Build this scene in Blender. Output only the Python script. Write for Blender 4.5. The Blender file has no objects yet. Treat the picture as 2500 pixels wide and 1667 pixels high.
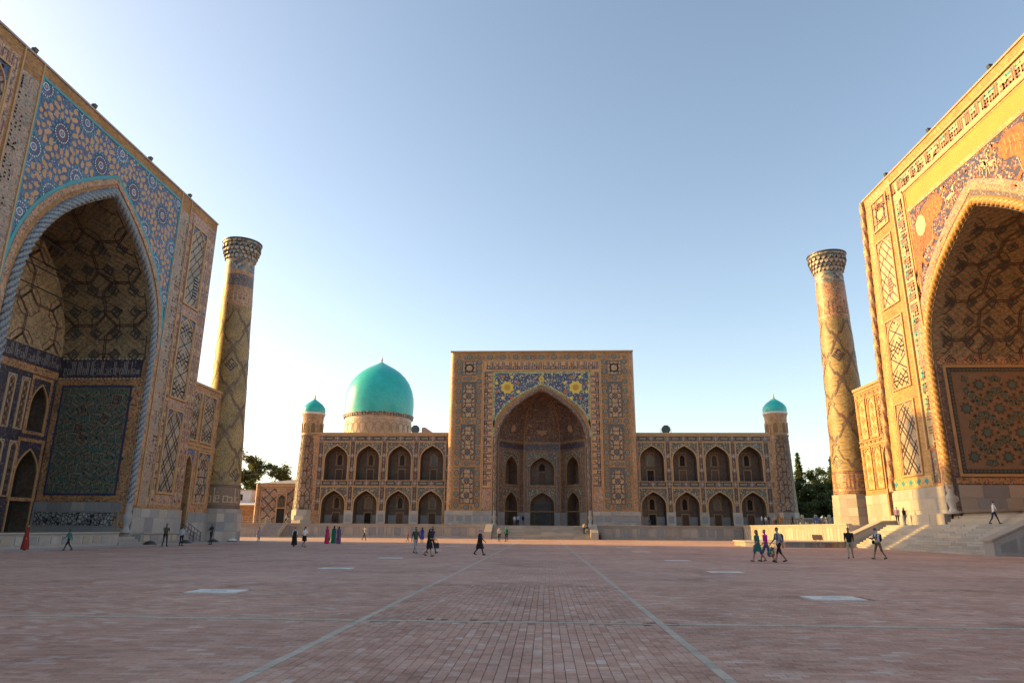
import bpy, bmesh, math, random
from mathutils import Vector, Matrix
import numpy as np
R = math.radians
rng = random.Random(7)
scene = bpy.context.scene
col = scene.collection

# ---------------------------------------------------------------- camera
cam_data = bpy.data.cameras.new('camera')
cam_data.lens = 24.0; cam_data.sensor_width = 36.0; cam_data.sensor_fit = 'HORIZONTAL'
cam_data.clip_start = 0.1; cam_data.clip_end = 6000
cam = bpy.data.objects.new('camera', cam_data); col.objects.link(cam)
_yaw, _pitch, _roll = R(2.789), R(15.30), R(0.40)
_f = Vector((-math.sin(_yaw)*math.cos(_pitch), math.cos(_yaw)*math.cos(_pitch), math.sin(_pitch)))
_r = Vector((math.cos(_yaw), math.sin(_yaw), 0)); _u = _r.cross(_f)
_R = _r*math.cos(_roll)+_u*math.sin(_roll); _U = -_r*math.sin(_roll)+_u*math.cos(_roll)
cam.matrix_world = Matrix(((_R.x, _U.x, -_f.x, 0), (_R.y, _U.y, -_f.y, 0), (_R.z, _U.z, -_f.z, 1.58), (0, 0, 0, 1)))
scene.camera = cam

# ---------------------------------------------------------------- sky, sun, exposure
SUN_ELEV, SUN_DELTA = 18.3, 10.0          # the sun stands low on the left, a little beyond the far facade's plane
sx, sy, sz = -math.cos(R(SUN_ELEV))*math.cos(R(SUN_DELTA)), math.cos(R(SUN_ELEV))*math.sin(R(SUN_DELTA)), math.sin(R(SUN_ELEV))
world = bpy.data.worlds.new('World'); scene.world = world; world.use_nodes = True
wn = world.node_tree.nodes; wl = world.node_tree.links
bg = wn['Background']; sky = wn.new('ShaderNodeTexSky'); sky.sky_type = 'NISHITA'; sky.sun_disc = False
sky.sun_elevation = R(SUN_ELEV); sky.sun_rotation = math.atan2(sx, sy)
sky.altitude = 700; sky.air_density = 1.0; sky.dust_density = 2.4; sky.ozone_density = 1.0
hs = wn.new('ShaderNodeHueSaturation'); hs.inputs['Saturation'].default_value = 1.0; wl.new(sky.outputs['Color'], hs.inputs['Color'])
tint = wn.new('ShaderNodeMix'); tint.data_type = 'RGBA'; tint.blend_type = 'MULTIPLY'; tint.inputs[0].default_value = 1.0; tint.inputs[7].default_value = (1.0, 0.90, 0.79, 1)
wl.new(hs.outputs['Color'], tint.inputs[6]); wl.new(tint.outputs[2], bg.inputs['Color']); bg.inputs['Strength'].default_value = 0.15
sun_data = bpy.data.lights.new('sun', 'SUN'); sun_data.energy = 3.5; sun_data.angle = R(0.7); sun_data.color = (1.0, 0.60, 0.155)
sun = bpy.data.objects.new('sun', sun_data); col.objects.link(sun)
sun.rotation_euler = Vector((sx, sy, sz)).to_track_quat('Z', 'Y').to_euler()
vs = scene.view_settings; vs.view_transform = 'Standard'; vs.look = 'None'; vs.exposure = 1.3; vs.gamma = 1.0
try: vs.use_curve_mapping = False
except Exception: pass
scene.render.engine = 'CYCLES'

# ---------------------------------------------------------------- materials
MATS = {}
def nodes_of(name, rough=0.7, spec=0.5):
    m = bpy.data.materials.new(name); m.use_nodes = True
    nt = m.node_tree; p = nt.nodes['Principled BSDF']
    p.inputs['Roughness'].default_value = rough
    if 'Specular IOR Level' in p.inputs: p.inputs['Specular IOR Level'].default_value = spec
    MATS[name] = m
    return m, nt, p
def wallcoord(nt):
    """(x+y, z) in metres: runs along every wall of this axis-aligned place"""
    g = nt.nodes.new('ShaderNodeNewGeometry'); s = nt.nodes.new('ShaderNodeSeparateXYZ'); nt.links.new(g.outputs['Position'], s.inputs[0])
    a = nt.nodes.new('ShaderNodeMath'); a.operation = 'ADD'; nt.links.new(s.outputs[0], a.inputs[0]); nt.links.new(s.outputs[1], a.inputs[1])
    c = nt.nodes.new('ShaderNodeCombineXYZ'); nt.links.new(a.outputs[0], c.inputs[0]); nt.links.new(s.outputs[2], c.inputs[1])
    return c.outputs[0], g.outputs['Position']
def noise(nt, vec, scale, detail=4, rough=0.6):
    n = nt.nodes.new('ShaderNodeTexNoise'); n.inputs['Scale'].default_value = scale; n.inputs['Detail'].default_value = detail
    n.inputs['Roughness'].default_value = rough; nt.links.new(vec, n.inputs['Vector']); return n.outputs['Fac']
def ramp(nt, fac, stops, interp='LINEAR'):
    r = nt.nodes.new('ShaderNodeValToRGB'); r.color_ramp.interpolation = interp
    el = r.color_ramp.elements
    while len(el) > 1: el.remove(el[-1])
    el[0].position = stops[0][0]; el[0].color = (*stops[0][1], 1)
    for p, c in stops[1:]:
        e = el.new(p); e.color = (*c, 1)
    nt.links.new(fac, r.inputs[0]); return r.outputs['Color']
def mixc(nt, fac, a, b, mode='MIX'):
    m = nt.nodes.new('ShaderNodeMix'); m.data_type = 'RGBA'; m.blend_type = mode
    if hasattr(fac, 'node'): nt.links.new(fac, m.inputs[0])
    else: m.inputs[0].default_value = fac
    for i, v in ((6, a), (7, b)):
        if hasattr(v, 'node'): nt.links.new(v, m.inputs[i])
        else: m.inputs[i].default_value = (*v, 1)
    return m.outputs[2]
def math_(nt, op, a, b=None):
    m = nt.nodes.new('ShaderNodeMath'); m.operation = op
    for i, v in ((0, a), (1, b)):
        if v is None: continue
        if hasattr(v, 'node'): nt.links.new(v, m.inputs[i])
        else: m.inputs[i].default_value = v
    return m.outputs[0]
def bump(nt, p, h, strength=0.4, dist=0.02):
    b = nt.nodes.new('ShaderNodeBump'); b.inputs['Strength'].default_value = strength; b.inputs['Distance'].default_value = dist
    nt.links.new(h, b.inputs['Height']); nt.links.new(b.outputs[0], p.inputs['Normal'])
def sc(c, k): return tuple(min(1, x*k) for x in c)

def solid(name, c, rough=0.6, var=0.25, scale=1.3, spec=0.5):
    """one glazed or painted colour with firing variation and wear"""
    m, nt, p = nodes_of(name, rough, spec); w, pos = wallcoord(nt)
    f = noise(nt, pos, scale, 5); f2 = noise(nt, pos, scale*9, 3)
    a = ramp(nt, f, [(0.3, sc(c, 1-var)), (0.7, sc(c, 1+var))])
    b = mixc(nt, f2, sc(c, 1-var), sc(c, 1+var))
    nt.links.new(mixc(nt, 0.45, a, b), p.inputs['Base Color']); return m
def brick(name, c, mortar, bw=0.27, bh=0.075, rough=0.85, stain=0.35):
    m, nt, p = nodes_of(name, rough, 0.25); w, pos = wallcoord(nt)
    b = nt.nodes.new('ShaderNodeTexBrick'); b.offset = 0.5
    b.inputs['Color1'].default_value = (*sc(c, 0.72), 1); b.inputs['Color2'].default_value = (*sc(c, 1.25), 1); b.inputs['Mortar'].default_value = (*mortar, 1)
    b.inputs['Scale'].default_value = 1; b.inputs['Brick Width'].default_value = bw; b.inputs['Row Height'].default_value = bh; b.inputs['Mortar Size'].default_value = 0.006
    nt.links.new(w, b.inputs['Vector'])
    f = noise(nt, pos, 0.35, 6, 0.65)
    st = ramp(nt, f, [(0.32, (1-stain,)*3), (0.6, (1.0, 1.0, 1.0))])
    f2 = noise(nt, pos, 3.5, 4)
    st2 = ramp(nt, f2, [(0.3, (0.82, 0.80, 0.78)), (0.65, (1.06, 1.04, 1.0))])
    o = mixc(nt, 1.0, mixc(nt, 1.0, b.outputs['Color'], st, 'MULTIPLY'), st2, 'MULTIPLY')
    nt.links.new(o, p.inputs['Base Color']); bump(nt, p, f2, 0.35, 0.03); return m
def mosaic(name, palette, scale, rough=0.45, ground=None, edge=0.06, stain=0.3):
    """tile mosaic: cells of a few glazes; palette = [(weight, colour)], ground shows between the cells"""
    m, nt, p = nodes_of(name, rough, 0.5); w, pos = wallcoord(nt)
    v = nt.nodes.new('ShaderNodeTexVoronoi'); v.inputs['Scale'].default_value = scale; nt.links.new(pos, v.inputs['Vector'])
    s = nt.nodes.new('ShaderNodeSeparateColor'); nt.links.new(v.outputs['Color'], s.inputs[0])
    tot = sum(k for k, c in palette); acc = 0; stops = []
    for k, c in palette: stops.append((acc/tot, sc(c, 1.17))); acc += k
    colr = ramp(nt, s.outputs[0], stops, 'CONSTANT')
    if ground is not None:
        d = nt.nodes.new('ShaderNodeTexVoronoi'); d.feature = 'DISTANCE_TO_EDGE'; d.inputs['Scale'].default_value = scale; nt.links.new(pos, d.inputs['Vector'])
        k = ramp(nt, d.outputs['Distance'], [(edge, (0, 0, 0)), (edge+0.02, (1, 1, 1))])
        colr = mixc(nt, k, ground, colr)
    f = noise(nt, pos, 0.5, 6, 0.65)
    st = ramp(nt, f, [(0.32, (1-stain,)*3), (0.62, (1.05,)*3)])
    nt.links.new(mixc(nt, 1.0, colr, st, 'MULTIPLY'), p.inputs['Base Color']); return m
def bannai(name, base, glaze, accent, cell=0.16, block=1.7, cover=2, per=4, vault=False):
    """brickwork with diagonal runs of glazed bricks that turn from block to block"""
    m, nt, p = nodes_of(name, 0.55, 0.5); w, pos = wallcoord(nt)
    if vault:
        s3 = nt.nodes.new('ShaderNodeSeparateXYZ'); nt.links.new(pos, s3.inputs[0]); c3 = nt.nodes.new('ShaderNodeCombineXYZ'); nt.links.new(s3.outputs[0], c3.inputs[0]); nt.links.new(math_(nt, 'SUBTRACT', s3.outputs[2], s3.outputs[1]), c3.inputs[1]); w = c3.outputs[0]
    s = nt.nodes.new('ShaderNodeSeparateXYZ'); nt.links.new(w, s.inputs[0])
    i = math_(nt, 'FLOOR', math_(nt, 'DIVIDE', s.outputs[0], cell)); j = math_(nt, 'FLOOR', math_(nt, 'DIVIDE', s.outputs[1], cell))
    bi = math_(nt, 'FLOOR', math_(nt, 'DIVIDE', math_(nt, 'ADD', s.outputs[0], s.outputs[1]), block)); bj = math_(nt, 'FLOOR', math_(nt, 'DIVIDE', math_(nt, 'SUBTRACT', s.outputs[0], s.outputs[1]), block))
    cb = nt.nodes.new('ShaderNodeCombineXYZ'); nt.links.new(bi, cb.inputs[0]); nt.links.new(bj, cb.inputs[1])
    wn_ = nt.nodes.new('ShaderNodeTexWhiteNoise'); wn_.noise_dimensions = '2D'; nt.links.new(cb.outputs[0], wn_.inputs['Vector'])
    sg = math_(nt, 'SUBTRACT', math_(nt, 'MULTIPLY', math_(nt, 'GREATER_THAN', wn_.outputs['Value'], 0.5), 2.0), 1.0)
    q = math_(nt, 'FLOORED_MODULO', math_(nt, 'ADD', i, math_(nt, 'MULTIPLY', sg, j)), float(per))
    on = math_(nt, 'LESS_THAN', q, cover-0.5)
    cc = nt.nodes.new('ShaderNodeCombineXYZ'); nt.links.new(i, cc.inputs[0]); nt.links.new(j, cc.inputs[1])
    w2 = nt.nodes.new('ShaderNodeTexWhiteNoise'); w2.noise_dimensions = '2D'; nt.links.new(cc.outputs[0], w2.inputs['Vector'])
    b0 = mixc(nt, w2.outputs['Value'], sc(base, 0.7), sc(base, 1.25))
    g0 = ramp(nt, w2.outputs['Value'], [(0, sc(glaze, 0.75)), (0.45, sc(glaze, 1.15)), (0.86, accent)], 'CONSTANT')
    f = noise(nt, pos, 0.45, 6, 0.65)
    st = ramp(nt, f, [(0.32, (0.68,)*3), (0.62, (1.05,)*3)])
    nt.links.new(mixc(nt, 1.0, mixc(nt, on, b0, g0), st, 'MULTIPLY'), p.inputs['Base Color']); return m
def marble(name, c, rough=0.5, var=0.3, tint=(0.36, 0.33, 0.30)):
    m, nt, p = nodes_of(name, rough, 0.4); w, pos = wallcoord(nt)
    oi = nt.nodes.new('ShaderNodeObjectInfo'); g = nt.nodes.new('ShaderNodeNewGeometry')
    f = noise(nt, pos, 0.8, 7, 0.7)
    rnd = math_(nt, 'FRACT', math_(nt, 'ADD', oi.outputs['Random'], g.outputs['Random Per Island']))
    a = ramp(nt, f, [(0.3, tint), (0.55, c), (0.75, sc(c, 1.15))])
    b = mixc(nt, rnd, sc(c, 1-var), sc(c, 1+var*0.6))
    f3 = noise(nt, pos, 14, 3)
    o = mixc(nt, 0.5, a, b); o = mixc(nt, 1.0, o, ramp(nt, f3, [(0.3, (0.85,)*3), (0.7, (1.05,)*3)]), 'MULTIPLY')
    nt.links.new(o, p.inputs['Base Color']); bump(nt, p, f, 0.2, 0.02); return m

OCH = (0.43, 0.245, 0.108); NAVY = (0.04, 0.05, 0.12); COB = (0.07, 0.13, 0.29); TURQ = (0.045, 0.27, 0.29); WHT = (0.62, 0.62, 0.58)
YEL = (0.58, 0.44, 0.06); DRK = (0.055, 0.032, 0.035); PUR = (0.13, 0.06, 0.065); GRN = (0.10, 0.20, 0.10); CRM = (0.46, 0.34, 0.21); ORG = (0.62, 0.27, 0.04)
brick('ochre_brick', OCH, (0.30, 0.19, 0.105))
brick('buff_brick', (0.46, 0.28, 0.115), (0.35, 0.25, 0.14))
solid('ochre_tile', (0.48, 0.275, 0.125), 0.55); solid('cream_tile', CRM, 0.5); solid('gold_trim', (0.45, 0.275, 0.125), 0.5, 0.2)
solid('navy_tile', NAVY, 0.3); solid('cobalt_tile', COB, 0.3); solid('turquoise_tile', TURQ, 0.3); solid('white_tile', WHT, 0.35)
solid('yellow_tile', YEL, 0.35); solid('dark_tile', DRK, 0.4); solid('plum_tile', PUR, 0.4); solid('green_tile', GRN, 0.35); solid('orange_tile', (0.42, 0.13, 0.012), 0.4, 0.3, 3.0)
solid('sky_tile', (0.16, 0.36, 0.46), 0.35)
solid('amber_band', (0.45, 0.245, 0.028), 0.55, 0.14, 0.6)
mosaic('floral_navy', [(56, (0.03, 0.036, 0.095)), (7, (0.45, 0.43, 0.40)), (10, (0.05, 0.16, 0.17)), (6, YEL), (10, PUR), (11, (0.05, 0.07, 0.2))], 7.0, 0.35)
mosaic('floral_blue', [(30, (0.075, 0.115, 0.225)), (36, (0.05, 0.06, 0.135)), (14, (0.07, 0.19, 0.225)), (5, (0.4, 0.42, 0.45)), (15, PUR)], 8.5, 0.35)
mosaic('floral_green', [(46, (0.075, 0.075, 0.075)), (14, (0.11, 0.13, 0.085)), (7, (0.42, 0.38, 0.32)), (11, (0.36, 0.25, 0.07)), (14, PUR), (8, (0.06, 0.15, 0.16))], 7.5, 0.4)
mosaic('floral_lion', [(62, (0.05, 0.042, 0.065)), (9, (0.38, 0.29, 0.19)), (14, (0.36, 0.11, 0.012)), (9, (0.14, 0.055, 0.03)), (6, (0.06, 0.075, 0.14))], 8.0, 0.4)
mosaic('ochre_mosaic', [(58, (0.40, 0.21, 0.09)), (16, (0.27, 0.125, 0.07)), (10, (0.15, 0.07, 0.06)), (7, (0.12, 0.19, 0.17)), (9, (0.44, 0.29, 0.16))], 8.0, 0.5)
mosaic('pink_mosaic', [(56, (0.40, 0.225, 0.125)), (16, (0.24, 0.115, 0.085)), (10, (0.12, 0.09, 0.13)), (7, (0.13, 0.20, 0.19)), (11, (0.44, 0.31, 0.19))], 8.5, 0.5)
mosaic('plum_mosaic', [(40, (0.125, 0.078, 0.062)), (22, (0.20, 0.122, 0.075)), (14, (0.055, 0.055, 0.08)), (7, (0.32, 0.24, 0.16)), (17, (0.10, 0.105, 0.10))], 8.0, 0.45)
mosaic('script_mosaic', [(46, (0.33, 0.215, 0.14)), (18, (0.17, 0.10, 0.085)), (14, (0.14, 0.20, 0.19)), (22, (0.40, 0.29, 0.19))], 8.5, 0.45)
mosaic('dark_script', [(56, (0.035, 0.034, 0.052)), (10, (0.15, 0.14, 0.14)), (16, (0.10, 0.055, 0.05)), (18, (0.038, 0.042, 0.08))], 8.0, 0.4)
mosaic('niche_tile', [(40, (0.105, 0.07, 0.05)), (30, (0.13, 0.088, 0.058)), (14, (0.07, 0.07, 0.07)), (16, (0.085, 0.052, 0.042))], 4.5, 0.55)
mosaic('star_marble', [(50, (0.26, 0.265, 0.27)), (30, (0.36, 0.35, 0.33)), (20, (0.17, 0.175, 0.19))], 3.4, 0.4, ground=(0.035, 0.025, 0.03), edge=0.08)
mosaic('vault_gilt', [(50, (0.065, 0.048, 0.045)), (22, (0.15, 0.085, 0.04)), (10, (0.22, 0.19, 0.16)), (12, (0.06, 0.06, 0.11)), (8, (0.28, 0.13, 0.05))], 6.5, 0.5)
mosaic('capital_tile', [(30, (0.28, 0.19, 0.11)), (26, (0.09, 0.075, 0.07)), (22, (0.11, 0.18, 0.19)), (22, (0.34, 0.29, 0.24))], 3.5, 0.5)
bannai('bannai_panel', (0.46, 0.295, 0.165), (0.24, 0.285, 0.23), (0.27, 0.16, 0.10), 0.10, 1.15)
bannai('bannai_shaft', (0.41, 0.225, 0.07), (0.245, 0.225, 0.105), (0.31, 0.225, 0.08), 0.12, 1.5)
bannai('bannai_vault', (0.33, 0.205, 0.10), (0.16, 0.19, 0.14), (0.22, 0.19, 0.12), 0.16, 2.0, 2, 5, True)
bannai('bannai_tympanum', (0.46, 0.30, 0.15), (0.29, 0.275, 0.18), (0.36, 0.28, 0.17), 0.16, 2.0, 2, 5)
bannai('bannai_tower', (0.35, 0.215, 0.12), (0.20, 0.19, 0.155), (0.29, 0.17, 0.11), 0.16, 1.0)
marble('marble', (0.37, 0.35, 0.325), 0.6, 0.34, (0.25, 0.23, 0.205)); marble('marble_warm', (0.42, 0.37, 0.31), 0.6, 0.34, (0.28, 0.245, 0.205)); marble('marble_grey', (0.27, 0.275, 0.285)); marble('limestone', (0.40, 0.34, 0.27))
marble('slab_white', (0.66, 0.65, 0.62), 0.6, 0.1, (0.50, 0.49, 0.465)); marble('strip_grey', (0.45, 0.395, 0.325), 0.85, 0.25, (0.36, 0.31, 0.255))
marble('concrete', (0.40, 0.37, 0.34), 0.8, 0.1, (0.32, 0.29, 0.26))
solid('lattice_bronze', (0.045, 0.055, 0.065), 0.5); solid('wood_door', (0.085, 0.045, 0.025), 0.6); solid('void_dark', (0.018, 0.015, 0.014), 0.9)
solid('metal_dark', (0.03, 0.028, 0.028), 0.45); solid('metal_grey', (0.28, 0.28, 0.29), 0.4); solid('metal_pale', (0.42, 0.38, 0.30), 0.4)
solid('glass_dark', (0.03, 0.033, 0.036), 0.15); solid('roof_tin', (0.33, 0.29, 0.27), 0.6); solid('plaster_white', (0.66, 0.66, 0.64), 0.8, 0.08)
solid('platform_red', (0.30, 0.19, 0.15), 0.7)
solid('teak', (0.35, 0.19, 0.07), 0.6); solid('gilt', (0.55, 0.36, 0.10), 0.35)

# ---------------------------------------------------------------- mesh helpers
class MB:
    """collects polygons; build() links them as one mesh object"""
    def __init__(s): s.v = []; s.f = []; s.m = []
    def poly(s, pts, m=0):
        b = len(s.v); s.v.extend([tuple(p) for p in pts]); s.f.append(tuple(range(b, b+len(pts)))); s.m.append(m)
    def grid(s, rows, m=0, closed=False):
        b = len(s.v); n = len(rows[0])
        for r in rows: s.v.extend([tuple(p) for p in r])
        for i in range(len(rows)-1):
            for j in range(n if closed else n-1):
                k = (j+1) % n
                s.f.append((b+i*n+j, b+i*n+k, b+(i+1)*n+k, b+(i+1)*n+j)); s.m.append(m)
    def box(s, x0, x1, y0, y1, z0, z1, m=0, F=None):
        c = [(x, y, z) for z in (z0, z1) for y in (y0, y1) for x in (x0, x1)]
        if F: c = [F(*p) for p in c]
        b = len(s.v); s.v.extend(c)
        for f in ((0, 2, 3, 1), (4, 5, 7, 6), (0, 1, 5, 4), (2, 6, 7, 3), (0, 4, 6, 2), (1, 3, 7, 5)): s.f.append(tuple(b+i for i in f)); s.m.append(m)
    def tube(s, pts, r, n=8, m=0, cap=True):
        pts = [Vector(p) for p in pts]; rr = r if isinstance(r, (list, tuple)) else [r]*len(pts); rows = []
        for i, p in enumerate(pts):
            t = (pts[min(i+1, len(pts)-1)]-pts[max(i-1, 0)]).normalized()
            a = t.cross(Vector((0, 0, 1))) if abs(t.z) < 0.9 else t.cross(Vector((1, 0, 0)))
            a.normalize(); b = t.cross(a)
            rows.append([p+(a*math.cos(2*math.pi*k/n)+b*math.sin(2*math.pi*k/n))*rr[i] for k in range(n)])
        s.grid(rows, m, True)
        if cap: s.poly(rows[0], m); s.poly(rows[-1][::-1], m)
    def lathe(s, prof, cx, cy, n=32, m=0, lean=(0, 0), squash=None):
        rows = []
        for r, z in prof:
            rows.append([(cx+lean[0]*z+r*math.cos(2*math.pi*(k+.5)/n), cy+lean[1]*z+r*math.sin(2*math.pi*(k+.5)/n), z) for k in range(n)])
        s.grid(rows, m, True)
    def build(s, name, mats, parent=None, kind=None, smooth=False, loc=None):
        if not isinstance(mats, (list, tuple)): mats = [mats]
        me = bpy.data.meshes.new(name); v = s.v
        if loc: v = [(a-loc[0], b-loc[1], c-loc[2]) for a, b, c in v]
        me.from_pydata(v, [], s.f)
        for k in mats: me.materials.append(MATS[k] if isinstance(k, str) else k)
        me.polygons.foreach_set('material_index', s.m)
        if smooth: me.polygons.foreach_set('use_smooth', [True]*len(s.f))
        me.update()
        o = bpy.data.objects.new(name, me); col.objects.link(o)
        if loc: o.location = loc
        if parent: child(o, parent)
        if kind: o['kind'] = kind
        return o
def wloc(o):
    l = Vector(o.location)
    while o.parent: o = o.parent; l += Vector(o.location)-Vector(o.get('_inv', (0, 0, 0)))
    return l
ORG_OF = {}
def child(o, parent):
    o.parent = parent; o.matrix_parent_inverse = Matrix.Translation(-Vector(ORG_OF.get(parent.name, (0, 0, 0))))
    ORG_OF[o.name] = Vector(o.location)
def thing(name, loc, label, cat, group=None):
    o = bpy.data.objects.new(name, None); col.objects.link(o); o.location = loc; o.empty_display_size = 0.3
    ORG_OF[o.name] = Vector(loc); tag(o, label, cat, group); return o
def tag(o, label, cat, group=None):
    o['label'] = label; o['category'] = cat
    if group: o['group'] = group
    return o
def struct(o, label=None):
    o['kind'] = 'structure'
    if label: o['label'] = label
    return o
def inst(src, parent, loc, rz=0.0, name=None, s=None):
    """one more piece sharing src's mesh, placed at a world position"""
    o = bpy.data.objects.new(name or src.name.split('.')[0], src.data if hasattr(src, 'data') else src); col.objects.link(o)
    o.location = loc
    if rz: o.rotation_euler = (0, 0, rz)
    if s: o.scale = s
    if parent: child(o, parent)
    return o
def copy_tree(o, parent=None, off=(0, 0, 0)):
    c = o.copy(); col.objects.link(c); c.location = Vector(o.location)+Vector(off); ORG_OF[c.name] = Vector(ORG_OF.get(o.name, o.location))+Vector(off)
    if parent:
        c.parent = parent; c.matrix_parent_inverse = Matrix.Translation(-ORG_OF[parent.name])
    for ch in o.children: copy_tree(ch, c, off)
    return c

# facade helpers: a frame F(u, v, w) maps along-wall, height, outwards to the place
def arch(cu, half, spring, apex, n=14):
    r = apex-spring; P = ((half, 0), (half, .5*r), (.62*half, .74*r), (0, r)); L = []
    for i in range(n+1):
        t = i/n; a = (1-t)**3; b = 3*(1-t)**2*t; c = 3*(1-t)*t*t; d = t**3
        L.append((a*P[0][0]+b*P[1][0]+c*P[2][0]+d*P[3][0], a*P[0][1]+b*P[1][1]+c*P[2][1]+d*P[3][1]))
    left = [(cu-x, spring+y) for x, y in L]; right = [(cu+x, spring+y) for x, y in reversed(L[:-1])]
    return left+right
def arch_test(cu, half, spring, apex, base):
    pts = arch(cu, half, spring, apex, 10)
    us = [p[0] for p in pts]; vs_ = [p[1] for p in pts]
    def t(u, v):
        if abs(u-cu) >= half or v < base: return False
        return v < np.interp(u, us, vs_)
    return t
def rect_test(u0, u1, v0, v1): return lambda u, v: u0 < u < u1 and v0 < v < v1
def rect(mb, F, u0, u1, v0, v1, w=0.0, m=0): mb.poly([F(u0, v0, w), F(u1, v0, w), F(u1, v1, w), F(u0, v1, w)], m)
def bar(mb, F, u0, u1, v0, v1, w0, w1, m=0): mb.box(u0, u1, v0, v1, w0, w1, m, F)
def spandrel(mb, F, ap, u0, u1, v1, w=0.0, m=0):
    """wall face between an arch curve and the rectangle above it"""
    for (a, b), (c, d) in zip(ap[:-1], ap[1:]): mb.poly([F(a, b, w), F(c, d, w), F(c, v1, w), F(a, v1, w)], m)
    sp = ap[0][1]
    if u0 < ap[0][0]: rect(mb, F, u0, ap[0][0], sp, v1, w, m)
    if u1 > ap[-1][0]: rect(mb, F, ap[-1][0], u1, sp, v1, w, m)
def arch_fill(mb, F, ap, base, w=0.0, m=0):
    for (a, b), (c, d) in zip(ap[:-1], ap[1:]): mb.poly([F(a, base, w), F(c, base, w), F(c, d, w), F(a, b, w)], m)
def arch_wall(mb, F, u0, u1, v0, v1, ap, base, w=0.0, m=0):
    """wall face with an arched opening"""
    spandrel(mb, F, ap, u0, u1, v1, w, m); sp = ap[0][1]
    rect(mb, F, u0, ap[0][0], v0, sp, w, m); rect(mb, F, ap[-1][0], u1, v0, sp, w, m)
    if base > v0: rect(mb, F, ap[0][0], ap[-1][0], v0, base, w, m)
def reveal(mb, F, ap, base, w0, w1, m=0):
    path = [(ap[0][0], base)]+ap+[(ap[-1][0], base)]
    mb.grid([[F(u, v, w0) for u, v in path], [F(u, v, w1) for u, v in path]], m)
def offset_path(path, d):
    out = []
    for i, (u, v) in enumerate(path):
        a = path[max(i-1, 0)]; b = path[min(i+1, len(path)-1)]; tx, ty = b[0]-a[0], b[1]-a[1]; L = math.hypot(tx, ty) or 1
        out.append((u-ty/L*d, v+tx/L*d))
    return out
def arch_band(mb, F, ap, base, width, w0, w1, m=0):
    """raised moulding that follows an arch and its jambs; grows outwards by width"""
    path = [(ap[0][0], base)]+ap+[(ap[-1][0], base)]
    o = offset_path(path, width); o[0] = (o[0][0], base); o[-1] = (o[-1][0], base)
    k = len(path)//2; o[k] = (path[k][0], path[k][1]+width*1.2)
    mb.grid([[F(*p, w0) for p in path], [F(*p, w1) for p in path], [F(*p, w1) for p in o], [F(*p, w0) for p in o]], m)
def strip(mb, F, pts, width, w, m=0, clip=None, step=0.3, closed=False):
    pts = list(pts)
    if closed: pts.append(pts[0])
    for (a, b), (c, d) in zip(pts[:-1], pts[1:]):
        L = math.hypot(c-a, d-b)
        if L < 1e-6: continue
        tx, ty = (c-a)/L, (d-b)/L; h = width/2; n = max(1, int(L/step)) if (clip or step < 0.2) else 1
        for i in range(n):
            s0, s1 = L*i/n, L*(i+1)/n
            if clip and not clip(a+tx*(s0+s1)/2, b+ty*(s0+s1)/2): continue
            e0 = h*0.9 if i == 0 else 0; e1 = h*0.9 if i == n-1 else 0
            p0 = (a+tx*(s0-e0), b+ty*(s0-e0)); p1 = (a+tx*(s1+e1), b+ty*(s1+e1))
            mb.poly([F(p0[0]-ty*h, p0[1]+tx*h, w), F(p0[0]+ty*h, p0[1]-tx*h, w), F(p1[0]+ty*h, p1[1]-tx*h, w), F(p1[0]-ty*h, p1[1]+tx*h, w)], m)
def ngon(mb, F, cu, cv, r, n, w, m=0, rot=0.0, star=None, sy_=1.0):
    k = n*2 if star else n; P = []
    for i in range(k):
        rr = r*(star if (star and i % 2) else 1); a = rot+2*math.pi*i/k
        P.append(F(cu+rr*math.cos(a), cv+rr*math.sin(a)*sy_, w))
    mb.poly(P, m)
def ring(mb, F, cu, cv, r0, r1, n, w, m=0):
    a = [F(cu+r0*math.cos(2*math.pi*i/n), cv+r0*math.sin(2*math.pi*i/n), w) for i in range(n)]
    b = [F(cu+r1*math.cos(2*math.pi*i/n), cv+r1*math.sin(2*math.pi*i/n), w) for i in range(n)]
    mb.grid([a, b], m, True)
def frame_bars(mb, F, u0, u1, v0, v1, t, w0, w1, m=0):
    bar(mb, F, u0, u1, v0, v0+t, w0, w1, m); bar(mb, F, u0, u1, v1-t, v1, w0, w1, m)
    bar(mb, F, u0, u0+t, v0+t, v1-t, w0, w1, m); bar(mb, F, u1-t, u1, v0+t, v1-t, w0, w1, m)
def open_frame(mb, F, u0, u1, v0, v1, t, w0, w1, m=0):
    bar(mb, F, u0, u1, v1-t, v1, w0, w1, m); bar(mb, F, u0, u0+t, v0, v1-t, w0, w1, m); bar(mb, F, u1-t, u1, v0, v1-t, w0, w1, m)
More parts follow.
